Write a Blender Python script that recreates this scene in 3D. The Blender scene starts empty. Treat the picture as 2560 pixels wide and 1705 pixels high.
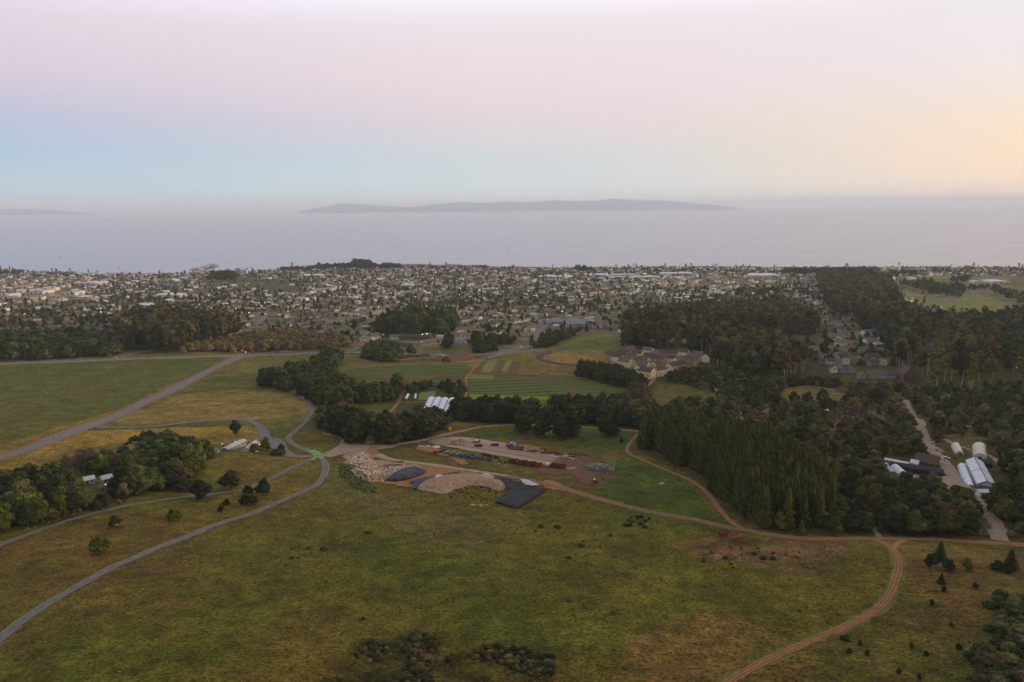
import bpy, bmesh, math, random
import numpy as np
from mathutils import Vector, Matrix
from mathutils.geometry import delaunay_2d_cdt
R = math.radians
random.seed(7); RNG = np.random.default_rng(7)
scene = bpy.context.scene
col = scene.collection

def S(r, g, b):                      # sRGB 0-255 -> linear
    f = lambda c: (c/255/12.92) if c/255 <= .04045 else ((c/255+.055)/1.055)**2.4
    return (f(r), f(g), f(b), 1.0)

# ------------------------------------------------------------------ camera
W0, H0, FPX = 2560.0, 1705.0, 1849.0
CAMZ = 300.0
PITCH, ROLL = math.atan((852.5-517)/FPX), R(.45)
FW = Vector((0, math.cos(PITCH), -math.sin(PITCH)))
UP0 = Vector((0, math.sin(PITCH), math.cos(PITCH)))
RT = Vector((1,0,0))*math.cos(ROLL) - UP0*math.sin(ROLL)
UPV = UP0*math.cos(ROLL) + Vector((1,0,0))*math.sin(ROLL)
cam = bpy.data.cameras.new('camera'); camo = bpy.data.objects.new('camera', cam); col.objects.link(camo)
cam.sensor_width = 36; cam.lens = 36*FPX/W0; cam.clip_start = 1; cam.clip_end = 200000
m = Matrix((RT, UPV, -FW)).transposed().to_4x4(); m.translation = Vector((0,0,CAMZ))
camo.matrix_world = m
scene.camera = camo

# ------------------------------------------------------------------ world: dusk sky
SUN_AZ = R(94)      # clockwise from +Y
SUN_EL = R(5)
world = bpy.data.worlds.new('World'); scene.world = world; world.use_nodes = True
nt = world.node_tree; nt.nodes.clear()
def N(nt, typ, **kw):
    n = nt.nodes.new(typ)
    for k, v in kw.items():
        if k.startswith('i_'):
            key = k[2:]; key = int(key) if key.isdigit() else key.replace('_', ' ')
            n.inputs[key].default_value = v
        else: setattr(n, k, v)
    return n
def link(nt, a, b): nt.links.new(a, b)
def mth(nt, op, a, b=None, clamp=False):
    n = nt.nodes.new('ShaderNodeMath'); n.operation = op; n.use_clamp = clamp
    for i, v in enumerate((a, b)):
        if v is None: continue
        if isinstance(v, (int, float)): n.inputs[i].default_value = v
        else: nt.links.new(v, n.inputs[i])
    return n.outputs[0]
def mixc(nt, fac, a, b, mode='MIX'):
    n = nt.nodes.new('ShaderNodeMix'); n.data_type = 'RGBA'; n.blend_type = mode
    for i, v in ((0, fac), (6, a), (7, b)):
        if isinstance(v, (int, float)): n.inputs[i].default_value = v
        elif isinstance(v, tuple): n.inputs[i].default_value = v
        else: nt.links.new(v, n.inputs[i])
    return n.outputs[2]
def ramp(nt, fac, stops, interp='LINEAR'):
    n = nt.nodes.new('ShaderNodeValToRGB'); cr = n.color_ramp; cr.interpolation = interp
    while len(cr.elements) < len(stops): cr.elements.new(.5)
    for e, (p, c) in zip(cr.elements, stops): e.position = p; e.color = c
    nt.links.new(fac, n.inputs[0]); return n.outputs[0]

tc = N(nt, 'ShaderNodeTexCoord'); nz = N(nt, 'ShaderNodeVectorMath', operation='NORMALIZE')
link(nt, tc.outputs['Generated'], nz.inputs[0])
sp = N(nt, 'ShaderNodeSeparateXYZ'); link(nt, nz.outputs[0], sp.inputs[0])
az = mth(nt, 'ARCTAN2', sp.outputs[0], sp.outputs[1])           # 0 = view axis, + right
el = mth(nt, 'ARCSINE', sp.outputs[2])
# ramps over elevation: 0 = horizon, 1 = zenith ; position = sqrt(el/90deg)
pe = mth(nt, 'SQRT', mth(nt, 'MAXIMUM', mth(nt, 'DIVIDE', el, math.pi/2), 0.0))
def P(deg): return math.sqrt(max(deg, 0)/90)
ZEN = (0.44, 0.46, 0.50, 1)
left = ramp(nt, pe, [(P(0), S(190,214,228)), (P(1.5), S(186,212,228)), (P(4), S(176,202,226)), (P(6), S(192,196,222)), (P(8.5), S(216,206,222)), (P(12), S(228,216,228)), (P(17), (1.1,1.1,1.3,1)), (P(32), (1.55,1.6,1.85,1)), (P(45), (.62,.64,.74,1)), (P(90), ZEN)])  # all three ramps: bright band above the frame, added to light the haze
mid = ramp(nt, pe, [(P(0), S(226,232,232)), (P(1.5), S(216,228,230)), (P(3.5), S(214,221,224)), (P(6), S(230,218,222)), (P(9), S(238,222,226)), (P(13), S(240,230,236)), (P(17), (1.15,1.12,1.25,1)), (P(32), (1.6,1.6,1.8,1)), (P(45), (.64,.65,.72,1)), (P(90), ZEN)])
right = ramp(nt, pe, [(P(0), (1.15,.86,.64,1)), (P(1.2), (1.18,.86,.62,1)), (P(3), (1.12,.82,.58,1)), (P(5.5), (1.02,.83,.64,1)), (P(8), (.93,.84,.80,1)), (P(12), S(242,236,240)), (P(17), (1.15,1.1,1.15,1)), (P(32), (1.6,1.5,1.6,1)), (P(45), (.66,.64,.68,1)), (P(90), ZEN)])
fl = mth(nt, 'DIVIDE', mth(nt, 'ADD', az, R(35)), R(35), clamp=True)
fr = mth(nt, 'DIVIDE', mth(nt, 'SUBTRACT', az, R(2)), R(33), clamp=True)
fr = mth(nt, 'POWER', fr, 1.4)
sky = mixc(nt, fl, left, mid); sky = mixc(nt, fr, sky, right)
# behind the view the ramps blend partly into a physical dusk sky
nish = N(nt, 'ShaderNodeTexSky', sky_type='NISHITA', sun_disc=False, sun_elevation=SUN_EL, sun_rotation=SUN_AZ, altitude=300)
nsk = N(nt, 'ShaderNodeVectorMath', operation='SCALE'); link(nt, nish.outputs[0], nsk.inputs[0]); nsk.inputs[3].default_value = .08
fb = mth(nt, 'DIVIDE', mth(nt, 'SUBTRACT', mth(nt, 'ABSOLUTE', az), R(60)), R(60), clamp=True)
fb = mth(nt, 'MULTIPLY', fb, .6)
sky = mixc(nt, fb, sky, nsk.outputs[0])
bg = N(nt, 'ShaderNodeBackground'); link(nt, sky, bg.inputs[0]); bg.inputs[1].default_value = 1.0
wo = N(nt, 'ShaderNodeOutputWorld'); link(nt, bg.outputs[0], wo.inputs[0])
world.cycles.sampling_method = 'MANUAL'; world.cycles.sample_map_resolution = 256

# ------------------------------------------------------------------ sun just over the horizon, behind thin haze
sl = bpy.data.lights.new('sun', 'SUN'); sl.energy = 2.3; sl.angle = R(14); sl.color = (1.0, .66, .40)
slo = bpy.data.objects.new('sun', sl); col.objects.link(slo)
sd = Vector((math.sin(SUN_AZ)*math.cos(R(9)), math.cos(SUN_AZ)*math.cos(R(9)), math.sin(R(9))))
slo.rotation_euler = sd.to_track_quat('Z', 'Y').to_euler(); slo.location = (0,0,600)

vs = scene.view_settings; scene.display_settings.display_device = 'sRGB'
vs.view_transform = 'Standard'; vs.look = 'None'; vs.exposure = 0; vs.gamma = 1; vs.use_curve_mapping = False
cy = scene.cycles
cy.max_bounces = 8; cy.diffuse_bounces = 2; cy.glossy_bounces = 2; cy.transmission_bounces = 2; cy.volume_bounces = 5
cy.transparent_max_bounces = 6; cy.use_denoising = True; cy.denoising_prefilter = 'ACCURATE'; cy.denoising_input_passes = 'RGB_ALBEDO_NORMAL'; cy.use_adaptive_sampling = False
cy.caustics_reflective = False; cy.caustics_refractive = False

# ------------------------------------------------------------------ tagging helpers
def tag(o, label=None, cat=None, group=None, kind=None):
    if label: o['label'] = label
    if cat: o['category'] = cat
    if group: o['group'] = group
    if kind: o['kind'] = kind
    return o
def mesh_np(name, V, F, mats=(), midx=None, smooth=False, attr=None):
    V = np.asarray(V, np.float32); F = np.asarray(F, np.int32)
    me = bpy.data.meshes.new(name)
    nv, nf, k = len(V), len(F), F.shape[1]
    me.vertices.add(nv); me.vertices.foreach_set('co', V.ravel())
    me.loops.add(nf*k); me.loops.foreach_set('vertex_index', F.ravel())
    me.polygons.add(nf); me.polygons.foreach_set('loop_start', np.arange(0, nf*k, k, dtype=np.int32))
    if midx is not None: me.polygons.foreach_set('material_index', np.asarray(midx, np.int32))
    if smooth: me.polygons.foreach_set('use_smooth', np.ones(nf, bool))
    for mt in mats: me.materials.append(mt)
    if attr is not None:
        a = me.color_attributes.new('cover', 'FLOAT_COLOR', 'POINT')
        a.data.foreach_set('color', np.asarray(attr, np.float32).ravel())
    me.update(calc_edges=True); me.validate()
    return me
def obj(name, me, parent=None, loc=None):
    o = bpy.data.objects.new(name, me); col.objects.link(o)
    if parent: o.parent = parent
    if loc is not None: o.location = loc
    return o
def empty(name, loc, rz=0, sc=None):
    o = bpy.data.objects.new(name, None); col.objects.link(o); o.location = loc; o.rotation_euler = (0,0,rz)
    o.empty_display_size = 1
    if sc: o.scale = sc
    return o
class MB:
    """collects boxes, prisms and tubes and links them as one mesh"""
    def __init__(s): s.v = []; s.f = []; s.m = []
    def add(s, vs, fs, m=0):
        b = len(s.v); s.v += [tuple(p) for p in vs]; s.f += [tuple(i+b for i in f) for f in fs]; s.m += [m]*len(fs); return s
    def box(s, x0, y0, z0, x1, y1, z1, m=0, rot=0, c=(0,0)):
        p = [(x0,y0,z0),(x1,y0,z0),(x1,y1,z0),(x0,y1,z0),(x0,y0,z1),(x1,y0,z1),(x1,y1,z1),(x0,y1,z1)]
        if rot:
            cs, sn = math.cos(rot), math.sin(rot)
            p = [(c[0]+(x-c[0])*cs-(y-c[1])*sn, c[1]+(x-c[0])*sn+(y-c[1])*cs, z) for x, y, z in p]
        return s.add(p, [(0,3,2,1),(4,5,6,7),(0,1,5,4),(1,2,6,5),(2,3,7,6),(3,0,4,7)], m)
    def tube(s, a, b, r0, r1=None, n=6, m=0, cap=True):
        a = Vector(a); b = Vector(b); r1 = r0 if r1 is None else r1
        d = (b-a).normalized(); u = d.orthogonal().normalized(); w = d.cross(u)
        vs = []
        for q, r in ((a, r0), (b, r1)):
            for i in range(n):
                t = 2*math.pi*i/n; vs.append(q+u*math.cos(t)*r+w*math.sin(t)*r)
        fs = [(i, (i+1) % n, n+(i+1) % n, n+i) for i in range(n)]
        if cap: fs += [tuple(range(n-1, -1, -1)), tuple(range(n, 2*n))]
        return s.add(vs, fs, m)
    def mesh(s, name, mats, smooth=False):
        me = bpy.data.meshes.new(name); me.from_pydata(s.v, [], s.f)
        for mt in (mats if isinstance(mats, (list, tuple)) else [mats]): me.materials.append(mt)
        me.polygons.foreach_set('material_index', s.m)
        if smooth: me.polygons.foreach_set('use_smooth', [True]*len(s.f))
        me.update(); return me
    def build(s, name, mats, parent=None, loc=None, smooth=False): return obj(name, s.mesh(name, mats, smooth), parent, loc)

# ------------------------------------------------------------------ terrain function
PY = np.array([-900,-300,0,150,300,460,700,1000,1500,2000,3000,3700,4400,9000.])
PZ = np.array([222,208,197,185,163,143,119,99,76,57,29,15,9,8.])
def pchip(x, X, Y):
    h = np.diff(X); d = np.diff(Y)/h
    mm = np.zeros_like(Y); mm[0] = d[0]; mm[-1] = d[-1]
    for i in range(1, len(X)-1):
        if d[i-1]*d[i] > 0:
            w1 = 2*h[i]+h[i-1]; w2 = h[i]+2*h[i-1]
            mm[i] = (w1+w2)/(w1/d[i-1]+w2/d[i])
    x = np.clip(x, X[0], X[-1]); i = np.clip(np.searchsorted(X, x)-1, 0, len(X)-2)
    t = (x-X[i])/h[i]
    return ((2*t**3-3*t**2+1)*Y[i]+(t**3-2*t**2+t)*h[i]*mm[i]+(-2*t**3+3*t**2)*Y[i+1]+(t**3-t**2)*h[i]*mm[i+1])
# mounds and hollows: (x, y, radius_x, radius_y, height) filled in after the camera mapping is known
BUMPS = []
def land(x, y):
    x = np.asarray(x, float); y = np.asarray(y, float)
    z = pchip(y, PY, PZ)
    z = z + 1.3*np.sin(x/41+.4)*np.sin(y/53+1.1) + .8*np.sin(x/23+y/31) + 2.2*np.sin(x/170+y/240+2)*np.clip(y/700,0,1)
    z = z + 3.0*np.sin(x/330+1.3)*np.cos(y/410)*np.clip(y/1500, 0, 1)
    for bx, by, rx, ry, hh in BUMPS:
        z = z + hh*np.exp(-((x-bx)/rx)**2-((y-by)/ry)**2)
    return z
def ray(px, py):
    d = FW*FPX + RT*(px-1280) - UPV*(py-852.5)
    return d
def at(px, py, f=None):
    """the point of the land seen at a place of the photograph"""
    d = ray(px, py); d = d/ d.y
    f = f or (lambda x, y: float(land(x, y)))
    lo, hi = 60.0, 60.0
    step = 1.03
    while hi < 60000:
        hi = lo*step
        if CAMZ + d.z*hi < f(d.x*hi, hi): break
        lo = hi
    for _ in range(22):
        mid_ = (lo+hi)/2
        if CAMZ + d.z*mid_ < f(d.x*mid_, mid_): hi = mid_
        else: lo = mid_
    return Vector((d.x*hi, hi, f(d.x*hi, hi)))
def mpp(p): return (Vector(p)-Vector((0,0,CAMZ))).length/FPX       # metres per photo pixel there
# coast: where the land meets the sea, by direction x/y
COASTPX = [(-500,668),(0,677),(100,681),(190,687),(330,690),(480,691),(600,688),(690,679),(735,668),(790,664),(900,662),(1000,662),(1200,663),(1300,667),(1400,671),(1700,672),(2050,673),(2300,675),(2560,677),(3100,682)]
ct, cyv = [], []
for px, py in COASTPX:
    d = ray(px, py); d = d/d.y; yy = (9-CAMZ)/d.z; ct.append(d.x); cyv.append(yy)
ct = np.array([-3]+ct+[3.]); cyv = np.array([cyv[0]]+cyv+[cyv[-1]])
def coast(x, y):
    t = np.asarray(x, float)/np.maximum(np.asarray(y, float), 1)
    return np.interp(t, ct, cyv)*(1+.006*np.sin(t*70)+.005*np.sin(t*153+1))
def H(x, y):
    z = land(x, y); c = coast(x, y)
    k = np.clip((np.asarray(y, float)-c)/40, 0, 1)
    return z*(1-k) + (-9)*k
# ------------------------------------------------------------------ noise in numpy
def vnoise(x, y, seed=0):
    xi = np.floor(x).astype(np.int64); yi = np.floor(y).astype(np.int64); fx = x-xi; fy = y-yi
    fx = fx*fx*(3-2*fx); fy = fy*fy*(3-2*fy)
    def h(a, b):
        n = (a*374761393 + b*668265263 + seed*1442695041) & 0xffffffff
        n = ((n ^ (n >> 13))*1274126177) & 0xffffffff
        return ((n ^ (n >> 16)) & 0xffff)/65535.0
    return (h(xi, yi)*(1-fx)+h(xi+1, yi)*fx)*(1-fy) + (h(xi, yi+1)*(1-fx)+h(xi+1, yi+1)*fx)*fy
def fbm(x, y, s, seed=0, o=4):
    r = 0; a = .5; tot = 0
    for i in range(o):
        r = r + a*vnoise(x/s, y/s, seed+i*17); tot += a; s /= 2.1; a *= .55
    return r/tot
def pip(X, Y, poly):
    ins = np.zeros(X.shape, bool); n = len(poly)
    for i in range(n):
        x1, y1 = poly[i]; x2, y2 = poly[(i+1) % n]
        if y1 == y2: continue
        c = ((y1 > Y) != (y2 > Y)) & (X < (x2-x1)*(Y-y1)/(y2-y1)+x1)
        ins ^= c
    return ins
def smooth_line(pts, closed=False, n=6):
    """Catmull-Rom through 2-D points"""
    P_ = [np.array(p[:2], float) for p in pts]; out = []
    N_ = len(P_)
    rng = range(N_ if closed else N_-1)
    for i in rng:
        p0 = P_[(i-1) % N_] if (closed or i > 0) else P_[0]; p1 = P_[i]; p2 = P_[(i+1) % N_]
        p3 = P_[(i+2) % N_] if (closed or i+2 < N_) else P_[-1]
        for k in range(n):
            t = k/n
            out.append(.5*((2*p1)+(-p0+p2)*t+(2*p0-5*p1+4*p2-p3)*t*t+(-p0+3*p1-3*p2+p3)*t**3))
    if not closed: out.append(P_[-1])
    return out
def wpoly(px): return [tuple(at(a, b)[:2]) for a, b in px]

# mounds: golden knoll by the crossing, grassy bank by the houses, spoil heap, knoll behind the farm
for px, py, rx, ry, hh in ((812,1108,13,9,3.2),(600,1140,16,9,2.4),(560,1165,30,14,1.8),(1120,1206,14,10,1.6),(1260,1214,20,12,1.4),(905,1165,12,10,1.5)):
    q = at(px, py); BUMPS.append((q.x, q.y, rx, ry, hh))

# ------------------------------------------------------------------ land cover colours of the ground sheet
GRASS  = np.array(S(98,98,40)[:3])
COVER = [  # (photo outline, colour, colour2, edge wobble m, noise size m)
 ([(-2500,905),(0,905),(600,886),(900,878),(1100,884),(1260,880),(1340,864),(1430,836),(1540,832),(1560,880),(1580,905),(1700,930),(1900,930),(2050,960),(2300,960),(2560,960),(5200,960),(5200,680),(2560,640),(-2500,640)], S(132,126,116), S(82,86,72), 6, 22),
 ([(1540,905),(1590,880),(1700,890),(1950,905),(2060,905),(2120,880),(2300,880),(2700,880),(2800,1000),(2300,985),(2000,980),(1640,960)], S(84,84,48), S(66,70,38), 6, 14),
 ([(-700,920),(0,914),(280,900),(560,892),(590,897),(420,975),(230,1058),(0,1135),(-700,1300)], S(84,102,38), S(98,100,44), 1, 40),
 ([(612,893),(900,886),(990,905),(1100,905),(1180,895),(1180,920),(1000,935),(880,925),(845,945),(790,985),(775,1040),(720,1090),(700,1110),(560,1045),(430,1048),(255,1066),(300,1035),(440,978)], S(98,104,48), S(120,112,60), 1.5, 30),
 ([(290,1060),(640,1048),(780,1020),(700,985),(560,975),(420,1000)], S(122,112,58), S(142,126,78), 4, 14),
 ([(0,1150),(190,1080),(560,1065),(640,1070),(650,1100),(500,1120),(440,1150),(300,1135),(0,1230),(-300,1330),(-300,1250)], S(150,126,58), S(126,114,52), 3, 20),
 ([(-200,1190),(0,1112),(180,1058),(590,888),(596,893),(430,965),(215,1066),(0,1150),(-200,1225)], S(146,112,62), S(124,106,56), 1, 12),
 ([(0,1170),(90,1125),(240,1078),(470,1072),(450,1090),(220,1110),(0,1200)], S(160,136,66), S(142,122,58), 2, 10),
 ([(0,1225),(300,1135),(460,1140),(560,1120),(700,1150),(790,1145),(690,1195),(590,1225),(420,1240),(250,1270),(100,1315),(-100,1380),(-100,1260)], S(92,96,42), S(116,112,52), 3, 25),
 ([(560,1150),(740,1145),(810,1150),(812,1180),(780,1215),(700,1250),(500,1320),(420,1310),(520,1250),(640,1210)], S(120,104,50), S(104,96,44), 4, 16),
 ([(835,1160),(900,1175),(920,1215),(960,1245),(900,1290),(830,1240),(815,1200)], S(100,104,50), S(84,92,40), 3, 12),
 ([(860,1235),(1000,1240),(1250,1290),(1300,1320),(1180,1380),(1000,1340),(900,1290)], S(110,102,66), S(96,94,52), 8, 14),
 ([(900,1300),(1200,1400),(1500,1500),(1800,1430),(1850,1560),(1560,1640),(1300,1640),(1000,1520),(820,1420)], S(96,100,32), S(84,92,34), 12, 30),
 ([(1140,1090),(1250,1068),(1440,1074),(1580,1080),(1575,1130),(1640,1170),(1700,1195),(1790,1290),(1840,1318),(1660,1282),(1500,1240),(1340,1196),(1420,1180),(1540,1150),(1540,1125),(1380,1105),(1260,1095)], S(70,90,28), S(82,98,34), 2, 18),
 ([(950,1128),(1060,1100),(1070,1130),(1230,1160),(1360,1190),(1420,1200),(1340,1200),(1150,1165),(1000,1148)], S(84,92,40), S(100,92,48), 1.5, 12),
 ([(1150,1158),(1350,1190),(1500,1170),(1560,1180),(1480,1235),(1340,1205),(1200,1178)], S(100,86,48), S(90,88,42), 2, 10),
 ([(860,1660),(880,1600),(980,1590),(1090,1580),(1110,1620),(1160,1625),(1180,1610),(1300,1612),(1400,1645),(1400,1700),(1300,1760),(860,1760)], S(58,56,26), S(88,84,34), 5, 5),
 ([(1480,1700),(1550,1640),(1720,1545),(1860,1540),(1960,1610),(1860,1660),(1780,1720),(1480,1720),(1380,1720),(1395,1640)], S(118,98,60), S(100,90,44), 5, 14),
 ([(1720,1350),(1850,1345),(2010,1350),(2130,1358),(2110,1385),(2060,1395),(2080,1410),(2020,1445),(1960,1425),(1880,1410),(1790,1405),(1740,1380)], S(122,98,78), S(92,84,50), 3, 6),
 ([(2190,1362),(2560,1385),(2700,1400),(2700,1720),(1840,1720),(2000,1640),(2160,1570),(2250,1480),(2270,1400)], S(84,86,36), S(104,86,48), 3, 20),
 ([(2240,1360),(2430,1368),(2500,1385),(2400,1395),(2260,1385)], S(124,108,60), S(98,96,46), 3, 8),
 ([(2290,1600),(2150,1620),(2060,1600),(2010,1640),(2100,1700),(2250,1700)], S(96,92,42), S(84,86,34), 4, 12),
 ([(1600,960),(1660,930),(1800,930),(2000,960),(2300,960),(2800,970),(2900,1370),(2560,1360),(2100,1342),(1880,1325),(1740,1200),(1590,1110),(1580,1020)], S(74,72,38), S(90,80,50), 3, 14),
 ([(1640,1018),(1740,1008),(1820,1000),(1815,985),(1700,960),(1640,965)], S(92,98,44), S(104,98,50), 2, 10),
 ([(1940,1000),(1950,970),(2040,965),(2060,975),(2120,985),(2110,1000),(2040,1008)], S(122,112,58), S(104,100,50), 2, 10),
 ([(2370,1090),(2390,1100),(2440,1145),(2460,1110),(2440,1060),(2390,1050)], S(112,100,62), S(92,86,48), 2, 4),
 ([(860,985),(1010,950),(1170,940),(1180,975),(1160,1040),(1060,1075),(950,1060),(850,1070),(800,1000)], S(74,90,40), S(92,90,48), 2, 10),
 ([(945,1042),(1000,1007),(1080,1007),(1050,1035),(1010,1060),(960,1062)], S(70,88,42), S(80,84,42), 1, 6),
 ([(1180,890),(1260,882),(1370,880),(1345,893),(1360,905),(1440,915),(1540,900),(1560,935),(1400,940),(1300,935),(1180,915)], S(134,112,66), S(110,104,56), 3, 20),
 ([(1360,889),(1400,881),(1580,882),(1600,900),(1540,905),(1440,910),(1372,900)], S(150,122,72), S(134,112,66), 2, 14),
 ([(1290,878),(1350,868),(1440,840),(1555,834),(1560,878),(1400,880)], S(104,110,48), S(112,110,54), 2, 25),
 ([(1000,880),(1060,868),(1200,862),(1270,870),(1200,884),(1100,884),(1010,880)], S(114,108,56), S(100,98,50), 3, 14),
 ([(1110,845),(1220,835),(1270,842),(1240,853),(1150,853)], S(114,122,54), S(124,112,60), 2, 14),
 ([(1760,830),(1790,818),(1860,812),(1910,818),(1870,836),(1800,838)], S(96,112,44), S(104,108,50), 4, 20),
 ([(2250,722),(2330,745),(2400,755),(2400,735),(2450,735),(2520,762),(2500,785),(2400,785),(2300,760),(2240,748)], S(128,134,76), S(112,124,66), 10, 60),
 ([(2330,710),(2400,706),(2560,716),(2700,720),(2700,735),(2560,726),(2450,716)], S(118,128,72), S(106,116,64), 10, 60),
 ([(2400,668),(2500,668),(2530,700),(2420,706)], S(118,120,84), S(132,124,92), 10, 80),
 ([(2230,692),(2330,688),(2400,700),(2330,706)], S(110,116,74), S(124,118,84), 10, 80),
 ([(490,690),(560,695),(700,700),(780,705),(760,735),(640,725),(520,708)], S(86,94,72), S(76,84,64), 20, 80),
 ([(-600,712),(0,712),(110,722),(190,735),(110,752),(20,756),(-600,756)], S(150,136,118), S(120,112,96), 20, 60),
 ([(500,830),(560,828),(700,845),(560,860),(480,862)], S(132,118,64), S(118,108,62), 6, 20),
 ([(290,892),(400,884),(560,880),(600,884),(560,889),(300,894)], S(120,112,60), S(100,98,50), 2, 20),
 ([(655,825),(700,800),(730,800),(690,835)], S(100,114,52), S(110,108,56), 4, 20),
]
def build_ground():
    ts = np.concatenate([np.linspace(-1.6,-.86,60), np.linspace(-.855,.855,860), np.linspace(.86,1.6,60)])
    ys = [45.0]
    while ys[-1] < 5200:
        y = ys[-1]; z = float(pchip(y, PY, PZ)); ys.append(y+max(.45, .62*y*y/(739.6*(CAMZ-z))))
    ys = np.array(ys + [5600, 6500, 9000, 15000, 30000, 80000])
    T, Y = np.meshgrid(ts, ys); X = T*Y
    Z = H(X, Y)
    C = np.zeros(X.shape+(3,)); n1 = fbm(X, Y, 60, 3)[..., None]; n2 = fbm(X, Y, 14, 9)[..., None]; n3 = fbm(X, Y, 5, 21, 3)[..., None]; n4 = fbm(X*.6+Y*.8, Y*.6-X*.8, 110, 33)[..., None]
    c1 = np.array(S(100,96,36)[:3]); c2 = np.array(S(112,92,48)[:3]); c3 = np.array(S(76,78,34)[:3]); c4 = np.array(S(86,98,30)[:3])
    sm = lambda v, a, b: np.clip((v-a)/(b-a), 0, 1)
    C[:] = c1
    C += (c2-c1)*sm(n4, .46, .66)*.9
    C += (c4-C)*sm(n1, .5, .7)*.8
    C += (c3-C)*sm(n2, .5, .75)*.7
    C *= .82+.36*n3
    for k, (poly, ca, cb, wob, ns) in enumerate(COVER):
        P_ = [tuple(q) for q in smooth_line(wpoly(poly), True, 4)]
        xs_, ys_ = [p[0] for p in P_], [p[1] for p in P_]
        bb = (X > min(xs_)-30) & (X < max(xs_)+30) & (Y > min(ys_)-30) & (Y < max(ys_)+30)
        xx, yy = X[bb], Y[bb]
        acc = 0
        for j in range(3):
            wx = (fbm(xx, yy, wob*2.5, 50+k+j*7, 3)-.5)*4*wob; wy = (fbm(xx, yy, wob*2.5, 90+k+j*5, 3)-.5)*4*wob
            acc = acc + pip(xx+wx, yy+wy, P_)/3.0
        m_ = acc[:, None]
        nn = sm(fbm(xx, yy, ns, 130+k), .38, .62)[:, None]; n5 = fbm(xx, yy, max(ns/5, 1.5), 170+k, 3)[:, None]
        cc = (np.array(ca[:3])*(1-nn)+np.array(cb[:3])*nn)*(.8+.4*n5)
        C[bb] = C[bb]*(1-m_)+cc*m_
    C *= np.array([.71,.67,.43])
    # sandy shore strip
    d = (coast(X, Y)-Y)[..., None]
    C = np.where((d < 45) & (d > -60), C*.3+np.array(S(190,176,150)[:3])*.7, C)
    r, c = X.shape
    V = np.stack([X, Y, Z], -1).reshape(-1, 3)
    i = np.arange(r*c).reshape(r, c)
    F = np.stack([i[:-1,:-1], i[:-1,1:], i[1:,1:], i[1:,:-1]], -1).reshape(-1, 4)
    A = np.concatenate([C.reshape(-1, 3), np.ones((r*c, 1))], 1)
    me = mesh_np('ground', V, F, [M['ground']], smooth=True, attr=A)
    o = obj('ground', me); tag(o, kind='structure'); return o

# ------------------------------------------------------------------ materials
M = {}
def mat(name, color, rough=.85, noise=None, nscale=1.0, color2=None, bump=0, metal=0, rand=0, spec=.12, detail=4, stretch=None):
    mt = bpy.data.materials.new(name); mt.use_nodes = True; nt = mt.node_tree; b = nt.nodes['Principled BSDF']
    b.inputs['Roughness'].default_value = rough; b.inputs['Metallic'].default_value = metal
    b.inputs['Specular IOR Level'].default_value = spec
    c = color
    if noise is not None:
        tc = N(nt, 'ShaderNodeNewGeometry'); src = tc.outputs['Position']
        if stretch:
            mp = N(nt, 'ShaderNodeMapping'); mp.inputs['Rotation'].default_value[2] = stretch[1]; mp.inputs['Scale'].default_value = (1, stretch[0], 1)
            link(nt, src, mp.inputs[0]); src = mp.outputs[0]
        nn = N(nt, 'ShaderNodeTexNoise', i_Scale=nscale, i_Detail=detail); link(nt, src, nn.inputs['Vector'])
        fac = ramp(nt, nn.outputs[0], [(.5-noise, (0,0,0,1)), (.5+noise, (1,1,1,1))])
        c = mixc(nt, fac, color, color2 or tuple(x*.6 for x in color[:3])+(1,))
        if bump:
            bp = N(nt, 'ShaderNodeBump', i_Strength=bump, i_Distance=1/nscale); link(nt, nn.outputs[0], bp.inputs['Height']); link(nt, bp.outputs[0], b.inputs['Normal'])
    if rand:
        oi = N(nt, 'ShaderNodeObjectInfo'); v = mth(nt, 'ADD', mth(nt, 'MULTIPLY', oi.outputs['Random'], rand*2), 1-rand)
        hs = N(nt, 'ShaderNodeHueSaturation'); link(nt, v, hs.inputs['Value'])
        if isinstance(c, tuple): hs.inputs['Color'].default_value = c
        else: link(nt, c, hs.inputs['Color'])
        c = hs.outputs[0]
    if isinstance(c, tuple): b.inputs['Base Color'].default_value = c
    else: link(nt, c, b.inputs['Base Color'])
    M[name] = mt; return mt
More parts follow.
